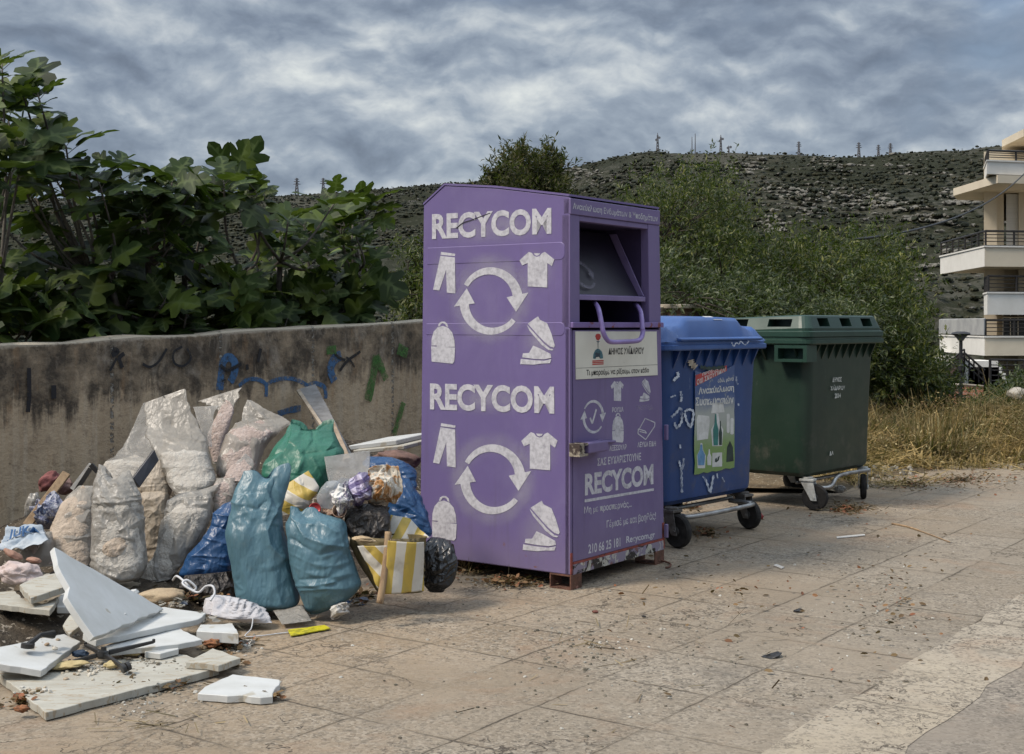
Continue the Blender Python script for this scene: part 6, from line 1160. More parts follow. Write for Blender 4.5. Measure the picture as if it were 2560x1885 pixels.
mb = MB(); mb.tube([Vector(q) for q in spline([tuple(at(*px(3, a, b), D)) for a, b, D in ((85, 1365, 6.2), (110, 1338, 6.15), (160, 1375, 6.1), (215, 1430, 6.08), (235, 1410, 6.08), (180, 1365, 6.08), (150, 1390, 6.06), (245, 1445, 6.03), (300, 1405, 6.02), (345, 1405, 6.0), (358, 1450, 5.98), (330, 1500, 5.95))], 70)], .0055, 6); tag(mb.build('white_cable', M_wcord, None, at(*px(3, 330, 1500), 5.95), True), 'looped white cable trailing from the burst black bag', 'cable')
mb = MB(); mb.tube([Vector(q) for q in spline([tuple(gd(*px(2, a, b), z)) for a, b, z in ((1895, 560, .07), (1880, 660, .03), (1835, 720, .012), (1960, 715, .008), (2080, 700, .006), (2170, 690, .006))], 40)], .003, 5); tag(mb.build('white_string', M_wcord, None, gd(*px(2, 1835, 720), .01), True), 'thin white string on the pavement leading to the yellow packet', 'string')
# clutter at the left end of the pile
lump('red_rag', 'dull red rag on the heap behind the wooden lath', 'rag', 1, 362, 790, 92, 66, 7.2, pm('red_rag', (.22, .075, .07), (.12, .05, .045), .9, 8, .5, 40), .25, 2.2, 51, .7, 35)
lump('red_rag', 'maroon cloth bundle right of the wooden lath', 'rag', 1, 470, 835, 70, 62, 7.25, pm('maroon_rag', (.11, .05, .05), (.18, .12, .10), .9, 8, .5, 40), .25, 2.2, 52, .7, 10)
mb = MB(); p0, p1 = at(*px(1, 482, 735), 7.0), at(*px(1, 190, 1118), 6.75); d_ = (p1 - p0).normalized(); sx = Vector((d_.z, 0, -d_.x)).normalized(); sy = d_.cross(sx)
mb.hexa([p0 + sx * .022 + sy * .012, p0 - sx * .022 + sy * .012, p0 - sx * .022 - sy * .012, p0 + sx * .022 - sy * .012], [p1 + sx * .022 + sy * .012, p1 - sx * .022 + sy * .012, p1 - sx * .022 - sy * .012, p1 + sx * .022 - sy * .012]); tag(mb.build('wooden_lath', M_wood, None, p1, False, .003), 'brown wooden lath lying across the rags at the left end', 'lath')
P_ = [at(*px(1, a, b), 7.15) for a, b in ((520, 850), (655, 672), (705, 725), (590, 880))]; fr_o = thing('picture_frame', 'black and white empty frame standing behind the leftmost rubble bag', 'frame', min(P_, key=lambda p: p.z))
def bar(a, b, w_, mt, nm, th=.02):
    d_ = (b - a).normalized(); n_ = Vector((0, -1, 0)); s_ = d_.cross(n_).normalized(); mb = MB(); mb.hexa([a + s_ * w_, a - s_ * w_, a - s_ * w_ - n_ * th, a + s_ * w_ - n_ * th], [b + s_ * w_, b - s_ * w_, b - s_ * w_ - n_ * th, b + s_ * w_ - n_ * th]); mb.v = [v - fr_o.location for v in mb.v]; mb.build(nm, mt, fr_o)
bar(P_[0], P_[1], .012, M_wp, 'frame_edge'); bar(P_[1] + Vector((0, -.004, 0)), P_[2], .012, M_blk, 'frame_edge'); bar(P_[0] + Vector((.02, -.006, -.012)), P_[1] + Vector((.0, -.006, -.02)), .011, M_blk, 'frame_lining')
M_pat = patch('patterned_cloth', [(.36, (.42, .42, .44)), (.46, (.10, .11, .2)), (.52, (.40, .40, .42)), (.58, (.04, .045, .10)), (.70, (.15, .2, .3))], 17, .8)
crumple('patterned_cloth', 'blue and white patterned cloth under the wooden lath', 'cloth', 1, 365, 1010, 120, 120, 6.86, M_pat, 53, .12, .035, 7, 35)
lump('white_tub', 'grey white plastic scrap left of the wooden lath', 'plastic scrap', 1, 232, 960, 52, 100, 6.95, M_gfilm, 0.18, 1.58, 54, .7, -25)
o, S = cloth('printed_sack', 'white woven sack printed with blue letters at the far left of the pile', 'sack', 1, [(50, 1095, 6.62), (310, 1118, 6.6), (355, 1215, 6.4), (-20, 1315, 6.35)], pm('woven_sack', (.42, .44, .45), (.27, .32, .37), .6, 8, .4, 60), .022, 6.5, 17)
v, f = text2d('JUKA', .03); vs = [S(.12 + .74 * a, .2 + .42 * (1 - b), -.012) for a, b in v]
mesh('lettering', [p - o.location for p in vs], f, pm('blue_print', (.03, .10, .24), None, .6, 8, 0), o)
lump('pink_rag', 'pale pink dirty rag at the left edge, above the chipped slab', 'rag', 1, 150, 1458, 175, 84, 6.1, patch('pink_rag', [(.35, (.46, .36, .33)), (.55, (.50, .42, .39)), (.62, (.20, .12, .09)), (.75, (.3, .3, .36))], 7, .9), .25, 2.4, 55, .6, -12, fine=True)
for (x, y, rx_, ry_, tl, tx) in ((95, 1322, 76, 30, -25, 'broken pink brick lying above the pale pink rag'), (250, 1365, 60, 26, -10, 'smaller brick fragment beside the low slumped bag')):
    lump('brick_piece', tx, 'brick', 1, x, y, rx_, ry_, 6.2, pm('brick', (.34, .20, .145), (.24, .13, .09), .95, 12, .5, 40), .14, 1.4, x, .6, tl, group='brick fragments')
plank('black_box', 'long black carton with faint letters, wedged between the clear bags', 'carton', 1, [(1118, 560, 6.62), (1152, 640, 6.62), (1012, 838, 6.55), (962, 768, 6.55)], .05, pm('black_carton', (.02, .02, .024), (.04, .045, .06), .5, 9, .1))
lump('kerb_rubble', 'lump of tan concrete lying at the kerb in front of the grey torn bag', 'rubble', 2, 1200, 420, 190, 62, 6.12, pm('tan_concrete', (.40, .31, .2), (.27, .2, .13), .95, 10, .7, 40), .14, 1.8, 57, .5, 6)
for (x, y, rx_, ry_, tx) in ((1385, 440, 48, 44, 'rust red leaves heaped right of the tan concrete lump'), (1590, 770, 70, 32, 'orange brown rags among leaves by the small thick white block'), (160, 1262, 60, 28, 'reddish leaf clump at the left corner of the biggest dusty slab')):
    lump('leaf_clump', tx, 'leaves', 2, x, y, rx_, ry_, gd(*px(2, x, y + ry_), .02).y, patch('rusty_leaves', [(.35, (.10, .05, .03)), (.5, (.26, .11, .05)), (.6, (.12, .09, .05)), (.7, (.30, .24, .14))], 24, .9), .4, 4, x, .6, group='clumps of rusty leaves')

# ---------------------------------------------------------------- leaves, twigs and grit on the ground
rg = np.random.RandomState(21)
LT = np.array([(0, 0, 0), (.28, .35, .06), (.24, .75, .10), (0, 1, .02), (-.24, .75, .10), (-.28, .35, .06)]); LF_ = np.array([[0, 1, 2], [0, 2, 3], [0, 3, 4], [0, 4, 5]])
def litter(name, mat, spots, smin, smax, tmpl=LT, fcs=LF_, zl=(.004, .03), seed=1):
    rg = np.random.RandomState(seed); pos = []
    for (fr_, x, y, rx_, ry_, k, z) in spots:
        for _ in range(k):
            r_ = abs(rg.randn()) * .5; a = rg.rand() * 6.283; p = gd(*px(fr_, x + rx_ * r_ * math.cos(a), y + ry_ * r_ * math.sin(a)), z); pos.append((p.x, p.y, z + rg.uniform(*zl)))
    pos = np.array(pos); K = len(pos); d_ = np.stack([rg.randn(K), rg.randn(K), rg.randn(K) * .25], -1); up = np.stack([rg.randn(K) * .5, rg.randn(K) * .5, np.ones(K)], -1)
    v, f = scatter(tmpl, fcs, rotbasis(d_, up), pos, rg.uniform(smin, smax, K)); return tag(mesh_np(name, v, f, mat), kind='stuff')
spots = [(5, 480, 1430, 130, 60, 260, 0), (5, 750, 1530, 300, 50, 420, 0), (5, 360, 1380, 60, 120, 160, 0), (3, 1300, 1480, 160, 60, 200, 0), (2, 1000, 1130, 700, 26, 260, 0), (2, 200, 1230, 200, 50, 160, 0), (2, 1700, 800, 180, 60, 200, 0), (2, 1300, 430, 300, 60, 200, .08), (6, 400, 1500, 140, 40, 160, 0), (6, 1250, 1350, 220, 40, 320, 0), (6, 300, 1340, 120, 30, 120, 0), (14, 800, 300, 400, 60, 500, 0), (14, 550, 330, 150, 40, 200, 0), (2, 1760, 950, 60, 20, 40, 0), (2, 2050, 1200, 80, 16, 30, 0), (13, 1900, 300, 1500, 700, 150, 0), (14, 500, 900, 600, 700, 110, 0)]
litter('leaf_litter', leafmat('dry_leaf', (.10, .062, .03), (.20, .13, .06), (.28, .10, .05), .1, .8), spots, .012, .042)
TW = np.array([(-.02, 0, 0), (.02, 0, .02), (.02, 1, .03), (-.02, 1, .01)]); litter('twigs', leafmat('twig', (.09, .065, .04), (.26, .20, .11), None, 0, .9), [(5, 480, 1430, 140, 60, 130, 0), (5, 700, 1520, 300, 50, 130, 0), (6, 1280, 1340, 230, 40, 240, 0), (14, 700, 300, 500, 60, 300, 0), (13, 1100, 600, 1500, 700, 70, 0), (2, 1700, 800, 150, 60, 60, 0), (2, 1200, 1400, 900, 120, 40, 0)], .03, .13, TW, np.array([[0, 1, 2], [0, 2, 3]]), (.004, .014), 3)
GT, GF = IV * np.array([1, 1, .6]), IF
litter('grit', leafmat('grit', (.08, .068, .05), (.28, .245, .195), (.46, .44, .39), 0, .95), [(13, 1100, 600, 1600, 700, 420, 0), (2, 900, 1180, 900, 200, 260, 0), (5, 700, 1530, 350, 60, 200, 0), (14, 400, 900, 700, 800, 300, 0), (2, 1150, 930, 300, 60, 160, .03), (2, 1700, 820, 300, 80, 120, 0)], .003, .010, GT, GF, (.0, .002), 5)
lump('red_can', 'crushed red packet on the ground behind the wheel of the blue bin', 'packet', 6, 712, 1385, 38, 26, 9.35, pm('red_packet', (.34, .03, .025), (.18, .02, .02), .5, 12, .2), .3, 2.5, 61, .8, floor=.002)
lump('crumpled_tissue', 'white crumpled paper under the green bin', 'paper', 6, 1215, 1222, 36, 22, 10.6, M_wp, .35, 3, 62, .8, floor=.002)
lump('stone', 'dark red stone alone on the pavement in front of the container', 'stone', 13, 1095, 402, 18, 9, gd(*px(13, 1095, 410), 0).y, pm('red_stone', (.15, .05, .035), (.09, .04, .03), .8, 20, .3), .2, 2, 63, .8, floor=.001)
lump('stone', 'small black stone on the pavement right of the dark red stone', 'stone', 13, 1368, 429, 12, 7, gd(*px(13, 1368, 434), 0).y, pm('black_stone', (.03, .028, .026), None, .8, 20, .3), .2, 2, 64, .8, floor=.001)
mb = MB(); P_ = [gd(*px(11, a, b), z) for a, b, z in ((1195, 1175, .02), (1215, 1165, .02), (1265, 1180, .014), (1330, 1205, .01), (1345, 1225, .008), (1325, 1250, .008), (1285, 1258, .008))]; mb.tube([Vector(q) for q in spline([tuple(p) for p in P_], 30)], .006, 6); tag(mb.build('bent_wire', M_rust, None, P_[0], True), 'rusty bent wire sticking out by the right foot of the container', 'wire')

litter('plaster_crumbs', leafmat('plaster', (.50, .48, .43), (.40, .35, .27), (.30, .22, .15), 0, .95), [(2, 700, 960, 420, 90, 80, .036), (2, 1000, 850, 160, 40, 50, .036), (2, 300, 1120, 300, 60, 14, .036), (2, 950, 1150, 500, 40, 70, 0), (2, 1650, 780, 180, 60, 60, 0), (2, 1300, 470, 160, 40, 60, .10), (2, 300, 760, 200, 40, 14, .11), (3, 900, 1560, 300, 60, 60, 0)], .003, .013, GT, GF, (.0, .002), 9)

litter('scraps', leafmat('scrap', (.40, .38, .34), (.20, .17, .13), (.03, .07, .16), .1, .6), [(3, 700, 1570, 420, 50, 40, 0), (3, 1250, 1520, 160, 40, 22, 0), (2, 1550, 620, 200, 60, 26, .05), (2, 1300, 480, 260, 60, 24, .10), (1, 300, 1500, 300, 60, 26, .14)], .02, .065, LT, LF_, (.004, .03), 19)
mb = MB(); P_ = [gd(*px(14, a, b), .006) for a, b in ((455, 512), (540, 530), (640, 565), (742, 604))]; mb.tube([Vector(q) for q in spline([tuple(p) for p in P_], 20)], [.007] * 10 + [.004] * 10, 6); tag(mb.build('long_twig', M_wood, None, P_[0], True), 'long thin brown twig lying on the pavement far right of the bins', 'twig')
slab('paper_strip', 'short white strip on the pavement in front of the blue bin', 'paper', 13, [(2095, 140), (2112, 134), (2156, 150), (2140, 158)], [(2095, 140, .008), (2112, 134, .008), (2156, 150, .008)], .006, M_wp, None, .001, False)
slab('paper_strip', 'thin pale strip on the pavement, further right, in front of the green bin', 'paper', 14, [(180, 576), (320, 563), (322, 569), (182, 583)], [(180, 576, .008), (320, 563, .008), (322, 569, .008)], .006, M_wp, None, .001, False)
lump('rubber_scrap', 'black rubber scrap on the pavement, right of the small black stone', 'scrap', 13, 2235, 397, 30, 11, gd(*px(13, 2235, 404), 0).y, M_blk, .25, 2, 71, .8, 8, floor=.001)
lump('rubber_scrap', 'long thin black scrap lying in a pavement joint near the middle of the street', 'scrap', 13, 2085, 652, 62, 9, gd(*px(13, 2085, 656), 0).y, M_blk, .25, 2, 72, .8, 16, floor=.001)
rg = np.random.RandomState(44); K = 420; pos = []
for _ in range(K): p = gd(*px(5, 370 + rg.randn() * 45, 1395 + rg.randn() * 26), 0); pos.append((p.x, p.y, .002))
v, f = scatter(np.array([(-.02, 0, 0), (.02, 0, 0), (.014, .6, .08), (-.014, .6, .08), (.004, 1, .22), (-.004, 1, .22)]), np.array([[0, 1, 2, 3], [3, 2, 4, 5]]), rotbasis(np.stack([rg.randn(K) * .7, rg.randn(K) * .7, np.abs(rg.randn(K)) * .9 + .15], -1), rg.randn(K, 3) * .3 + np.array([0, -.6, .6])), np.array(pos), rg.uniform(.04, .15, K))
tag(mesh_np('dry_tuft', v, f, leafmat('dry_blade', (.10, .06, .03), (.26, .16, .07), (.34, .26, .13), .15, .8)), kind='stuff')

ST0 = np.array([(0, 0, 0), (.2, .45, .05), (0, 1, -.04), (-.2, .45, .05)]); SF0 = np.array([[0, 1, 2, 3]])
# ---------------------------------------------------------------- dry ground and weeds at the right, beyond the bins
def verge_z(X, Y):
    a = X * U.x + Y * U.y; n = X * V.x + Y * V.y; q = n - 4.05 + .25 * mnoise.noise(Vector((X, Y, 0)) * .9); r_ = math.hypot(X, Y)
    up = float(sm(np.array(q), 0, 2.6)) * .09; up2 = float(sm(np.array(r_), 13.6, 17)) * .06 * float(sm(np.array(r_), 26, 18.5)); 
    return -.05 + .08 * float(sm(np.array(max(q, (r_ - 13.8) * .4)), -.05, .25)) + max(up, up2) * float(sm(np.array(r_), 24, 19)) + .06 * mnoise.noise(Vector((X, Y, 3)) * 1.3) * (up + up2) * 2
nx, ny = 120, 110; vs = []
for i in range(nx):
    for j in range(ny):
        X = 1.5 + 13 * i / (nx - 1); Y = 10.8 + 14 * j / (ny - 1); n = X * V.x + Y * V.y; z = verge_z(X, Y); r_ = math.hypot(X, Y)
        if r_ > 20: z -= .25 * (r_ - 20)
        if n > WN - .2: z = min(z, .1)
        vs.append((X, Y, z))
M_dryg = pm('dry_soil', (.17, .125, .075), (.085, .065, .042), .95, 3, .9, 25, speck=(26, .62, (.36, .31, .22)), spec=.1, bdist=.03)
tag(mesh_np('dry_ground', vs, grid_faces(nx, ny), M_dryg, smooth=True), kind='structure')
rg = np.random.RandomState(31)
M_straw = leafmat('straw', (.30, .20, .07), (.56, .41, .18), (.17, .13, .05), .25, .8); M_greenw = leafmat('green_weed', (.030, .045, .012), (.075, .092, .026), (.16, .15, .05), .25, .7)
M_dead = leafmat('dead_leaf', (.085, .055, .025), (.30, .20, .075), (.46, .38, .20), .3, .8)
def weeds(name, mat, K, pxr, yr, hmin, hmax, lie, seed, dens=None):
    rg = np.random.RandomState(seed); pos = []; 
    while len(pos) < K:
        X_ = rg.uniform(*pxr); D = rg.uniform(*yr); p = at(X_, 900, D); n = p.x * V.x + p.y * V.y
        if n < 4.05 + .5 * mnoise.noise(Vector((p.x, p.y, 0)) * .9) - .12 and math.hypot(p.x, p.y) < 13.9 + .4 * mnoise.noise(Vector((p.x * 2, p.y * 2, 0))): continue
        if n > WN - .3 and p.x * U.x + p.y * U.y < WA1: continue
        if mnoise.noise(Vector((p.x * 1.3, p.y * 1.3, seed))) < (dens if dens is not None else -1): continue
        pos.append((p.x, p.y, verge_z(p.x, p.y) - .01))
    pos = np.array(pos); T = []; H = rg.uniform(hmin, hmax, K); v = np.zeros((K, 6, 3)); az = rg.rand(K) * 6.283; ln = np.abs(rg.randn(K)) * lie; w_ = rg.uniform(.004, .012, K) * (1 + 0 * H)
    dx, dy = np.cos(az), np.sin(az); sx, sy = -np.sin(az), np.cos(az)
    for k, (t_, ww) in enumerate(((0, 1), (.55, .8), (1, .15))):
        cx_ = pos[:, 0] + dx * ln * H * t_ ** 1.6; cy_ = pos[:, 1] + dy * ln * H * t_ ** 1.6; cz = pos[:, 2] + H * t_ * np.clip(1 - .35 * ln * t_, .15, 1)
        v[:, 2 * k] = np.stack([cx_ + sx * w_ * ww, cy_ + sy * w_ * ww, cz], -1); v[:, 2 * k + 1] = np.stack([cx_ - sx * w_ * ww, cy_ - sy * w_ * ww, cz], -1)
    f = np.array([[0, 1, 3, 2], [2, 3, 5, 4]]); f = f[None] + (np.arange(K) * 6)[:, None, None]; return tag(mesh_np(name, v.reshape(-1, 3), f.reshape(-1, 4), mat), kind='stuff')
weeds('dry_grass', M_straw, 7000, (2050, 2750), (11.4, 18.5), .05, .24, 1.5, 1, -.05)
weeds('dry_weeds', M_dead, 5200, (2130, 2800), (13.0, 16.6), .16, .46, .7, 2, .12)
weeds('green_weeds', M_greenw, 3600, (2130, 2800), (14.0, 17.0), .10, .34, .6, 3, .12)
def straw(name, mat, K, pxr, yr, lmin, lmax, zmax, wd, seed, dens, tmpl, fcs, flat):
    """loose stalks and leaves lying about in tangled heaps"""
    rg = np.random.RandomState(seed); pos = []
    while len(pos) < K:
        X_ = rg.uniform(*pxr); D = rg.uniform(*yr); p = at(X_, 900, D); n = p.x * V.x + p.y * V.y; hp_ = mnoise.noise(Vector((p.x * 1.5, p.y * 1.5, seed * .37)))
        if n < 4.0 + .7 * mnoise.noise(Vector((p.x, p.y, 0)) * .9) - .15 and math.hypot(p.x, p.y) < 13.4 + .8 * mnoise.noise(Vector((p.x * 2, p.y * 2, 0))): continue
        if (n > WN - .3 and p.x * U.x + p.y * U.y < WA1) or hp_ < dens + rg.randn() * .12: continue
        pos.append((p.x, p.y, verge_z(p.x, p.y) + .01 + rg.rand() ** 1.5 * zmax * (.35 + max(0, hp_) * 2.2)))
    pos = np.array(pos); d_ = np.stack([rg.randn(K), rg.randn(K), rg.randn(K) * flat], -1); up = rg.randn(K, 3) * .6 + np.array([0, 0, 1])
    T = tmpl * np.array([wd, 1, 1]); v, f = scatter(T, fcs, rotbasis(d_, up), pos, rg.uniform(lmin, lmax, K)); return tag(mesh_np(name, v, f, mat), kind='stuff')
SK = np.array([(-.5, 0, 0), (.5, 0, 0), (.45, .5, .07), (-.45, .5, .07), (.3, 1, .02), (-.3, 1, .02)]); SKF = np.array([[0, 1, 2, 3], [3, 2, 4, 5]])
straw('dry_straw', M_straw, 17000, (2050, 2800), (11.2, 16.5), .08, .30, .12, .032, 11, -.06, SK, SKF, .35)
straw('dead_leaves', M_dead, 14000, (2100, 2800), (12.2, 17), .016, .055, .28, .9, 12, .0, ST0, SF0, .6)
straw('gravel', leafmat('gravel_stone', (.10, .088, .07), (.30, .27, .22), (.42, .39, .34), 0, .95), 1500, (2050, 2800), (11.6, 17), .015, .06, .01, 1, 15, -.25, IV * .5, IF, .3)
straw('dead_stems', M_dead, 11000, (2120, 2800), (13.0, 17), .12, .42, .28, .015, 13, .0, SK, SKF, .8)
# ---------------------------------------------------------------- trees and shrubs beyond the bins
ST = np.array([(0, 0, 0), (.14, .45, .03), (0, 1, -.04), (-.14, .45, .03)]); SF = np.array([[0, 1, 2, 3]])
M_olive = leafmat('olive_leaf', (.020, .034, .010), (.062, .082, .027), (.19, .21, .10), .34, .45); M_bush = leafmat('bush_leaf', (.019, .035, .007), (.066, .088, .018), (.21, .21, .055), .36, .45); M_pine = leafmat('pine_needle', (.026, .032, .010), (.072, .068, .022), (.13, .11, .04), .3, .7)
def leafy(name, label, group, D, base, tips, mat, per, spread, lmin, lmax, seed, interior=(), droop=.1, trunk_r=.05, tall=0, cat='tree'):
    """tips and interior: surveyed crown points; sprays of small leaves grow around the twig that reaches each"""
    rf = np.random.RandomState(seed); tips = [(x, y + 34 + 30 * (x > 1840) * (D > 15)) for x, y in tips]; b0 = at(base[0], base[1], D); root = thing(name, label, cat, b0, 0, group); wood = MB(); trunk = MB(); pos = []; dr = []; ups = []
    T = [(x, y, D + rf.randn() * .35) for x, y in tips]; sky_ = sorted(tips)
    n_in = int(interior[0] * 1.25) if interior else 0
    while len(T) < len(tips) + n_in:
        x = rf.uniform(sky_[0][0], sky_[-1][0]); s_ = interp(x, sky_); y = s_ + 14 + (interior[1] - s_) * rf.rand(); T.append((x, y, D + rf.randn() * interior[2]))
    W_ = [at(*t_) for t_ in T]; cen = sum(W_, Vector()) / len(W_); mains = []
    for k in range(4):
        tgt = W_[rf.randint(len(W_))].lerp(cen, .35); pts = [Vector(q) for q in spline([tuple(b0), tuple(b0.lerp(tgt, .5) + Vector((rf.randn() * .1, rf.randn() * .1, .15))), tuple(tgt)], 10)]; mains.append(pts); trunk.tube(pts, list(np.linspace(trunk_r, trunk_r * .35, 10)), 7)
    for p in W_:
        q = min((q for m_ in mains for q in m_[3:]), key=lambda q: (q - p).length); mid_ = q.lerp(p, .5) + Vector((rf.randn() * .08, rf.randn() * .08, .04)); tw = [Vector(c_) for c_ in spline([tuple(q), tuple(mid_), tuple(p)], 6)]; wood.tube(tw, list(np.linspace(.012, .004, 6)), 5, False)
        ax = (p - mid_).normalized() + Vector((0, 0, .25 - droop))
        for _ in range(per // 7 + 1):
            sp = p + Vector(rf.randn(3) * spread * .8); sd_ = (ax + Vector(rf.randn(3) * .7)).normalized(); L = rf.uniform(.12, .30) * spread / .16
            for s_ in range(12):
                c_ = sp + sd_ * (L * s_ / 12); ld = sd_ * .55 + Vector(rf.randn(3) * .75) + Vector((0, 0, -droop)); pos.append(c_); dr.append(ld); ups.append(Vector(rf.randn(3) * .5) + Vector((0, -.25, 1)))
    v, f = scatter(ST, SF, rotbasis(np.array(dr), np.array(ups)), np.array(pos), rf.uniform(lmin, lmax, len(pos)) * 1.2)
    trunk.v = [q - b0 for q in trunk.v]; wood.v = [q - b0 for q in wood.v]
    trunk.build('trunk', M_dbark, root, smooth=True); wood.build('branches', M_dbark, root); mesh_np('crown', np.array(v) - np.array(b0), f, mat, root); return root
M_dbark = pm('dark_bark', (.07, .058, .045), (.035, .03, .024), .9, 18, .5, 60, spec=.2)
GB = 'shrubs and trees beyond the bins'
leafy('pine_tree', 'dark bushy pine top rising directly behind the purple container roof', GB, 26, (1330, 900), [(1228, 470), (1236, 435), (1252, 412), (1268, 382), (1290, 366), (1305, 362), (1328, 384), (1350, 395), (1366, 366), (1378, 380), (1384, 410), (1388, 440), (1410, 480), (1420, 500)], M_pine, 190, .17, .06, .13, 1, (90, 560, .6), -.2, .10)
leafy('olive_tree', 'yellow green tree with a spiky top, right of the container behind the blue bin', GB, 17.5, (1740, 1000), [(1590, 470), (1620, 452), (1660, 455), (1690, 432), (1715, 470), (1740, 440), (1762, 412), (1778, 405), (1790, 440), (1815, 450), (1835, 490), (1850, 540), (1880, 590)], M_bush, 100, .20, .035, .075, 2, (110, 800, .7), -.1, .06)
leafy('olive_tree', 'grey green leafy shrub between the spiky tree and the green bin lid', GB, 15.6, (1800, 1000), [(1648, 640), (1690, 655), (1730, 665), (1780, 700), (1840, 700), (1890, 690), (1920, 720)], M_olive, 110, .18, .04, .085, 3, (80, 830, .5), .05, .05)
leafy('olive_tree', 'broad shrub behind the green bin with light green shoots on top', GB, 18.5, (2040, 1050), [(1850, 560), (1890, 575), (1930, 560), (1990, 575), (2040, 585), (2060, 560), (2110, 570), (2150, 555), (2185, 545), (2210, 560), (2235, 580), (2250, 640)], M_bush, 110, .22, .04, .085, 4, (130, 830, .8), -.1, .06)
leafy('olive_tree', 'grey green shrub with dense low leaves left of the green bin lid', GB, 16.5, (1960, 1050), [(1830, 690), (1880, 660), (1930, 680), (1980, 670), (2040, 690), (2090, 680), (2140, 720), (2190, 740)], M_olive, 110, .20, .04, .085, 5, (90, 850, .6), .05, .05)
leafy('olive_tree', 'shrub at the right edge of the thicket, leaves touching the green bin', GB, 17, (2230, 1050), [(2150, 640), (2200, 650), (2240, 700), (2270, 740), (2300, 790), (2325, 830), (2340, 870), (2335, 920)], M_bush, 110, .18, .04, .08, 6, (90, 970, .6), 0, .05)
leafy('olive_tree', 'small shrub showing between the wall and the left edge of the container', GB, 14.5, (1045, 900), [(1020, 640), (1030, 610), (1045, 600), (1060, 625), (1075, 660)], M_bush, 70, .12, .04, .08, 7, (26, 790, .3), 0, .04)
leafy('olive_tree', 'thin feathery sapling above the thicket, in front of the rocky hillside', GB, 19.5, (1900, 900), [(1760, 480), (1790, 500), (1830, 505), (1870, 560), (1900, 600), (1940, 640)], M_bush, 50, .20, .035, .07, 8, (46, 720, .6), -.1, .04)
leafy('garden_shrub', 'dark green shrub in front of the apartment building base', None, 30, (2540, 1010), [(2498, 930), (2515, 915), (2545, 900), (2575, 890), (2610, 885), (2660, 890)], M_olive, 90, .22, .06, .13, 9, (50, 985, .6), 0, .05, cat='shrub')
leafy('garden_shrub', 'low green weeds shrub beside the lamp post', None, 22, (2460, 1020), [(2425, 965), (2445, 955), (2465, 950), (2490, 945), (2520, 955)], M_greenw, 60, .16, .05, .10, 10, (30, 1005, .4), 0, .03, cat='shrub')
# brown wall end behind the blue bin
p0 = at(1650, 770, 14.9); sb = thing('wall_pillar', 'low brown brick pillar with a pale cap, just above the blue bin lid', 'pillar', (p0.x + .2, p0.y, 0), ROT)
mb = MB(); mb.box(-.10, .34, -.1, .3, 0, 1.58); mb.build('shaft', pm('brown_brick', (.15, .09, .06), (.09, .06, .045), .95, 9, .6, 40), sb); mb = MB(); mb.box(-.15, .39, -.14, .34, 1.5805, 1.63); mb.build('cap', pm('cap_stone', (.42, .37, .29), (.3, .26, .2), .9, 9, .4, 40), sb, bevel=.01)
# stones in the weeds
for (fr_, x, y, rx_, ry_, D, tx) in ((7, 560, 1450, 60, 26, 15.5, 'pale flat boulder among the dry weeds at the right edge'), (14, 520, 182, 46, 22, 13.4, 'small concrete block lying in the straw right of the green bin'), (7, 660, 1290, 46, 30, 21, 'grey stone block at the right edge below the garden shrub')):
    lump('boulder', tx, 'stone', fr_, x, y, rx_, ry_, D, pm('pale_stone', (.36, .33, .28), (.24, .21, .17), .95, 6, .6, 30), .10, 1.2, x, .8)

# ---------------------------------------------------------------- street lamp, apartment building and its yard
lb_ = at(*px(7, 425, 1300), 27); lamp = thing('street_lamp', 'black post-top garden lamp with a flat round hat in front of the building', 'lamp', lb_); k = .5933 / FPX * 27; M_lamp = pm('lamp_black', (.02, .02, .022), None, .5, 8, 0)
mb = MB(); mb.tube([(0, 0, -.3), (0, 0, 245 * k)], .036, 12); mb.lathe([(.04, 0), (.06, .05), (.06, .15), (.04, .18)], (0, 0, 100 * k), (0, 0, 1), 12); mb.build('post', M_lamp, lamp, smooth=False)
mb = MB(); mb.lathe([(.05, 235 * k), (.10, 250 * k), (.16, 262 * k)], (0, 0, 0), (0, 0, 1), 16); mb.build('lantern', pm('lamp_glass', (.2, .2, .2), None, .3, 8, 0), lamp)
mb = MB(); mb.lathe([(.16, 258 * k), (36 * k, 260 * k), (40 * k, 264 * k), (34 * k, 270 * k), (.08, 274 * k)], (0, 0, 0), (0, 0, 1), 28); mb.build('hat', M_lamp, lamp, smooth=False)
BD = 40.0
def b7(x, y, D=BD): return at(*px(7, x, y), D)
bl0 = b7(525, 1300); bld = thing('apartment_building', 'cream apartment building with white balconies and dark railings at the right edge', 'building', bl0)
M_crm = pm('cream_render', (.60, .53, .41), (.54, .47, .36), .85, 1.2, .1, 20, speck=(3, .72, (.42, .37, .29))); M_wht = pm('white_render', (.68, .66, .61), (.60, .58, .53), .85, 1.5, .1, 20); M_rail = pm('dark_railing', (.025, .023, .022), None, .5, 8, 0); M_shut = pm('white_shutter', (.62, .62, .60), (.56, .56, .54), .5, 3, .3, 30, stretch=(.05, .05, 8)); M_dkg = pm('dark_glass', (.02, .022, .025), None, .12, 2, 0, spec=.8)
def bb(mb, x0, x1, y0, y1, D0, D1):
    """box between surveyed columns x0..x1 and rows y0 (top)..y1 at depth D0, running back to D1"""
    a, b = b7(x0, y1, D0) - bl0, b7(x1, y0, D0) - bl0; sk = (D1 - D0) * .372; q = [Vector((a.x, a.y, a.z)), Vector((b.x, a.y, a.z)), Vector((b.x + sk, a.y + D1 - D0, a.z)), Vector((a.x + sk, a.y + D1 - D0, a.z))]
    return mb.hexa(q, [Vector((p.x, p.y, b.z)) for p in q])
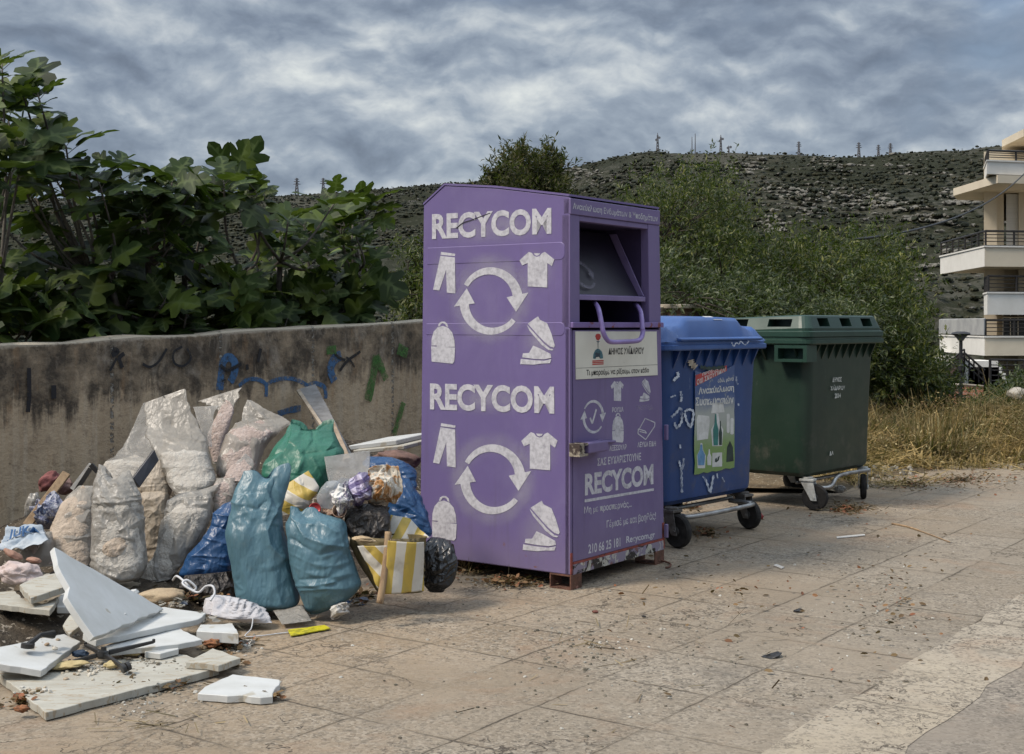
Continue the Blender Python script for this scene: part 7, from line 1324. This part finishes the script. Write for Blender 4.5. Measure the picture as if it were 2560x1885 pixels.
mb = MB(); bb(mb, 522, 577, 365, 1320, 42.6, 55); bb(mb, 577, 606, 365, 1320, 43.0, 55); bb(mb, 606, 668, 670, 1320, 43.4, 55); bb(mb, 668, 1150, 365, 1320, 42.9, 55); bb(mb, 522, 900, 268, 364, 43.2, 55); bb(mb, 606, 668, 366, 446, 43.4, 55); mb.build('wall', M_crm, bld)
mb = MB(); bb(mb, 616, 666, 447, 669, 43.10, 43.2); mb.build('door_shutter', M_shut, bld)
for (y0, y1) in ((860, 960), (965, 1045)):
    mb = MB(); bb(mb, 600, 900, y0, y1, 42.85, 42.87); wn_ = mb.build('window', M_dkg, bld); mb = MB()
    for x in (600, 632, 664, 696, 760, 824): bb(mb, x, x + 4, y0, y1, 42.82, 42.849)
    bb(mb, 604, 900, y0, y0 + 4, 42.825, 42.849); mb.build('window_frame', M_wht, wn_)
def slabpoly(nm, pts, z0, z1, mat, parent=bld):
    mb = MB(); P_ = [Vector((p[0] - bl0.x, p[1] - bl0.y, z0 - bl0.z)) for p in pts]; mb.prism(P_, (0, 0, z1 - z0)); return mb.build(nm, mat, parent)
def zrow(y, D): return CAMH - (px(7, 0, y)[1] - HY) / FPX * D
def xy(x, D): p = b7(x, 900, D); return (p.x, p.y)
# roof slabs
slabpoly('roof', [xy(393, 44), xy(580, 40), xy(1100, 41), xy(1100, 52), xy(560, 46), xy(410, 45.4)], zrow(400, 40), zrow(366, 40), M_crm)
slabpoly('roof', [xy(598, 43.5), xy(690, 41), xy(1100, 42), xy(1100, 52), xy(598, 52)], zrow(203, 41), zrow(172, 41), M_crm)
def balcony(corner, left, right, dl, dr, y0, y1, rail_y, left_lit=True, cover=False, posts=(7, 4)):
    D = BD; z0, z1 = zrow(y1, D), zrow(y0, D); zr = zrow(rail_y, D); C0, L0, R0 = xy(corner, D), xy(left, dl), xy(right, dr); th = .14
    Cb, Lb, Rb = (C0[0] + .02, C0[1] + th), (L0[0] + .03, L0[1] + .02), (R0[0], R0[1] + th)
    bal = slabpoly('balcony', [L0, C0, (C0[0] + .10, C0[1] + .16), (L0[0] + .16, L0[1])], z0, z1, M_wht)
    slabpoly('parapet', [(C0[0] + .003, C0[1] + .001), R0, Rb, (C0[0] + .105, C0[1] + th)], z0, z1 - .001, M_crm if left_lit else M_wht, bal)  # cream front against white side: shaded and lit faces put into colour
    slabpoly('floor_slab', [(L0[0] + .05, L0[1]), (C0[0] + .08, C0[1] + .10), (R0[0], R0[1] + .1), (R0[0], 44), (L0[0] + 3.0, 46)], z0 + .03, z0 + .18, M_crm, bal)
    slabpoly('coping', [(L0[0] - .04, L0[1]), (C0[0] - .03, C0[1] - .04), (R0[0], R0[1] - .04), (R0[0], R0[1] + .1), (C0[0] + .10, C0[1] + .12), (L0[0] + .10, L0[1])], z1 + .002, z1 + .05, M_wht, bal)
    mb = MB(); 
    for (A_, B_, n_) in ((L0, C0, posts[0]), (C0, R0, posts[1])):
        A3, B3 = Vector((A_[0] + .05, A_[1] + .05, 0)), Vector((B_[0] + .05, B_[1] + .05, 0))
        for f_ in (0.0, .28, .52, .76, 1.0)[(1 if zr - z1 < .4 else 0):]:
            z_ = z1 + .06 + (zr - z1 - .06) * f_; r_ = .035 if f_ == 1 else .014; mb.tube([Vector((A3.x - bl0.x, A3.y - bl0.y, z_ - bl0.z)), Vector((B3.x - bl0.x, B3.y - bl0.y, z_ - bl0.z))], r_, 6)
        for q in range(n_ + 1):
            p = A3.lerp(B3, q / n_); mb.tube([Vector((p.x - bl0.x, p.y - bl0.y, z1 - bl0.z + .01)), Vector((p.x - bl0.x, p.y - bl0.y, zr - bl0.z))], .035 if q % 2 == 0 or n_ < 5 else .02, 6)
    mb.build('railing', M_rail, bal)
    if cover:
        A3, B3 = L0, C0; a, b = Vector((A3[0] - bl0.x, A3[1] - bl0.y, zr - bl0.z + .04)), Vector((B3[0] - bl0.x, B3[1] - bl0.y, zr - bl0.z + .04)); mb = MB(); mb.hexa([a + Vector((-.03, 0, -.5)), b + Vector((-.03, -.03, -.5)), b + Vector((0, 0, -.5)), a + Vector((0, 0.02, -.5))], [a + Vector((-.03, 0, 0)), b + Vector((-.03, -.03, 0)), b + Vector((.06, .06, .02)), a + Vector((.06, .06, .02))])
        mb.build('awning_sheet', pm('clear_screen', (.42, .42, .40), (.3, .3, .3), .4, 2, .2), bal)
balcony(525, 338, 1000, 46, 40.6, 671, 752, 602)
balcony(537, 522, 1000, 41.5, 40.8, 866, 955, 792, left_lit=False)
balcony(525, 336, 1000, 46, 40.4, 1052, 1128, 978, cover=True)
balcony(535, 524, 1000, 42, 41, 309, 362, 262, left_lit=False)
# yard: stair ramp, white steps, orange screen, gate
yd = thing('garden_stair', 'brown and white stair with railings at the foot of the building', 'stair', b7(420, 1290, 38)); yo = yd.location
def y7(x, y, D): return b7(x, y, D) - yo
mb = MB(); mb.hexa([y7(330, 1228, 37), y7(375, 1228, 37), y7(375, 1250, 40), y7(330, 1250, 40)], [y7(415, 1118, 37), y7(445, 1118, 37), y7(445, 1140, 40), y7(415, 1140, 40)]); mb.build('ramp', pm('brown_ramp', (.16, .10, .08), None, .8, 4, .2), yd)
mb = MB(); 
for k_ in range(5): a = y7(440 + 16 * k_, 1150 + 26 * k_, 38.5); mb.box(a.x, a.x + 1.0, a.y, a.y + 1.5, a.z - .9, a.z)
mb.build('steps', M_wht, yd)
mb = MB(); mb.box(y7(350, 1190, 44).x, y7(420, 1190, 44).x, y7(350, 1190, 44).y, y7(350, 1190, 44).y + 2, y7(350, 1260, 44).z, y7(350, 1130, 44).z); mb.build('shed', M_wht, yd)
mb = MB()
for off in (0, 24, 48): mb.tube([y7(440, 1115 + off, 38), y7(525, 1190 + off, 38)], .03, 6); pass
for q in range(5): mb.tube([y7(440 + 20 * q, 1118 + 17.6 * q, 38), y7(440 + 20 * q, 1200 + 14 * q, 38)], .025, 6)
mb.build('railing', M_rail, yd); mb = MB()
for off in (0, 24, 48): mb.tube([y7(320, 1200 + off * .6, 37), y7(440, 1100 + off * .6, 37)], .025, 6)
for q in range(4): mb.tube([y7(320 + 40 * q, 1200 - 33 * q, 37), y7(320 + 40 * q, 1232 - 33 * q, 37)], .025, 6)
mb.build('railing', M_rail, yd)
gt = thing('garden_gate', 'dark metal gate with thin bars beside the building corner', 'gate', b7(610, 1290, 37)); go = gt.location
mb = MB(); q7 = lambda x, y: b7(x, y, 37) - go
for off in (0, 22, 44, 66, 88): mb.tube([q7(548, 1145 + off), q7(800, 1148 + off)], .03 if off == 0 else .015, 6)
for q in range(8): mb.tube([q7(548 + 36 * q, 1145), q7(548 + 36 * q, 1290)], .04 if q % 4 == 0 else .015, 6)
mb.build('bars', M_rail, gt)
osx = thing('brick_parapet', 'orange brick garden wall low behind the dry weeds', 'wall', b7(390, 1330, 29)); oo = osx.location
m, t, out = newmat('orange_brick'); br = t.new('ShaderNodeTexBrick'); t.put(br.inputs['Vector'], t.map(t.coord(), (1, 1, 1), (R(90), 0, 0))); br.inputs['Scale'].default_value = 3.2
br.inputs['Color1'].default_value = (.42, .14, .07, 1); br.inputs['Color2'].default_value = (.34, .11, .06, 1); br.inputs['Mortar'].default_value = (.45, .34, .27, 1); principled(t, out, t.mix(t.math('MULTIPLY', t.noise(t.coord(), 3, 4), .5), br.outputs[0], (.5, .3, .2)), .9); M_obr = m
mb = MB(); P_ = [b7(x, y, 29) - oo for x, y in ((262, 1345), (262, 1282), (330, 1268), (430, 1252), (520, 1258), (520, 1345))]; mb.prism(P_, (0, .25, 0)); mb.build('brick_wall', M_obr, osx)
mb = MB(); P_ = [b7(x, y, 29) - oo + Vector((0, -.02, 0)) for x, y in ((262, 1281), (330, 1267), (430, 1251), (520, 1257), (520, 1253), (430, 1246), (330, 1262), (262, 1276))]; mb.prism(P_, (0, .3, 0)); mb.build('coping', pm('cap', (.45, .38, .3), None, .8, 4, .1), osx)
# overhead cable
a, b = at(*px('r', 2244, 250), 38), at(*px('r', 1450, 555), 17); pts = [a.lerp(b, t_) - Vector((0, 0, .35 * 4 * t_ * (1 - t_))) for t_ in np.linspace(0, 1, 30)]; ext = a + (a - pts[1]) * 6
mb = MB(); mb.tube([ext] + pts, .018, 6); tag(mb.build('overhead_cable', pm('cable_black', (.02, .02, .02), None, .6, 8, 0), None, a, True), 'black cable sagging from the building into the shrubs', 'cable')
# ---------------------------------------------------------------- pylons and masts on the ridge
M_steel = pm('mast_steel', (.12, .12, .13), (.09, .09, .10), .6, 3, 0)
def mast(X, Ytop, label, kind, wide=1.0):
    rd = np.interp(X, [q[0] for q in RDIST], [q[1] for q in RDIST]); D = rd - 4; yb = interp(X, RIDGE) + 3; base = at(X, yb, D); h = (yb - Ytop) / FPX * D; root = thing('pylon' if kind == 'pylon' else 'antenna_mast', label, 'pylon' if kind == 'pylon' else 'antenna mast', base, 0, 'pylons on the ridge' if kind == 'pylon' else 'antenna masts on the ridge'); mb = MB(); arms = MB(); s = D / 900
    if kind == 'pole': mb.tube([(0, 0, -3), (0, 0, h)], [.45 * s, .22 * s], 6)
    else:
        w0 = (.085 if kind == 'pylon' else .05) * h * wide; w1 = .022 * h; r_ = .26 * s
        L = [[Vector((sx * (w0 * (1 - t_) ** 1.3 + w1), sy * (w0 * (1 - t_) ** 1.3 + w1), h * t_ - 2 * (t_ == 0))) for t_ in np.linspace(0, 1, 7)] for sx, sy in ((-1, -1), (1, -1), (1, 1), (-1, 1))]
        for l in L: mb.tube(l, r_, 4)
        for k in range(6):
            for q in range(4): mb.tube([L[q][k], L[(q + 1) % 4][k + 1]], r_ * .7, 4, False); mb.tube([L[(q + 1) % 4][k], L[q][k + 1]], r_ * .7, 4, False)
        if kind == 'pylon':
            for t_, wa in ((.66, .20), (.80, .17), (.93, .12)): arms.tube([(-wa * h, 0, t_ * h), (0, 0, t_ * h + .04 * h), (wa * h, 0, t_ * h)], r_ * .8, 4); arms.tube([(-wa * h, 0, t_ * h), (wa * h, 0, t_ * h)], r_ * .8, 4)
        else:
            arms.tube([(0, 0, h), (0, 0, h * 1.12)], r_, 4); arms.build('aerial', M_steel, root); arms = MB(); arms.lathe([(.9 * s, 0), (1.0 * s, .5)], (-.9 * s, -1.4 * s, h * .72), (0, -1, .1), 10); arms.build('dish', M_steel, root); arms = MB(); arms.lathe([(.8 * s, 0), (.9 * s, .5)], (1.0 * s, -1.4 * s, h * .84), (0, -1, .1), 10)
    mb.build('lattice' if kind != 'pole' else 'pole', M_steel, root)
    if arms.v: arms.build('crossarms' if kind == 'pylon' else 'dish', M_steel, root)
for X, Y, lb, kd, wd in ((742, 445, 'distant pylon on the left ridge, left of its twin above the fig leaves', 'pylon', 1), (808, 445, 'distant pylon on the left ridge, nearer the tall fig twig than its twin', 'pylon', 1), (1420, 406, 'tiny pylon on the slope right of the pine top', 'pylon', .8), (1644, 338, 'tall lattice mast at the left end of the hilltop', 'lattice', 1), (1730, 342, 'thin antenna pole, left of the pair on the hilltop', 'pole', 1), (1738, 334, 'thin antenna pole, taller right one of the pair on the hilltop', 'pole', 1), (1802, 342, 'tall lattice mast right of the two thin poles', 'lattice', 1), (1822, 366, 'short mast just right of the second tall lattice mast', 'lattice', 1), (1997, 354, 'lone thin pylon in the middle of the right ridge', 'pylon', .7), (2147, 356, 'dark pylon in the right half of the ridge, leftmost of three', 'pylon', .8), (2196, 362, 'pale pylon, middle of the three on the right ridge', 'pylon', .8), (2226, 358, 'widest pylon, rightmost of the three on the right ridge', 'pylon', 1)): mast(X, Y, lb, kd, wd)

# ---------------------------------------------------------------- render settings that belong to the scene
scene.cycles.max_bounces = 8; scene.cycles.transparent_max_bounces = 24; scene.cycles.use_denoising = True
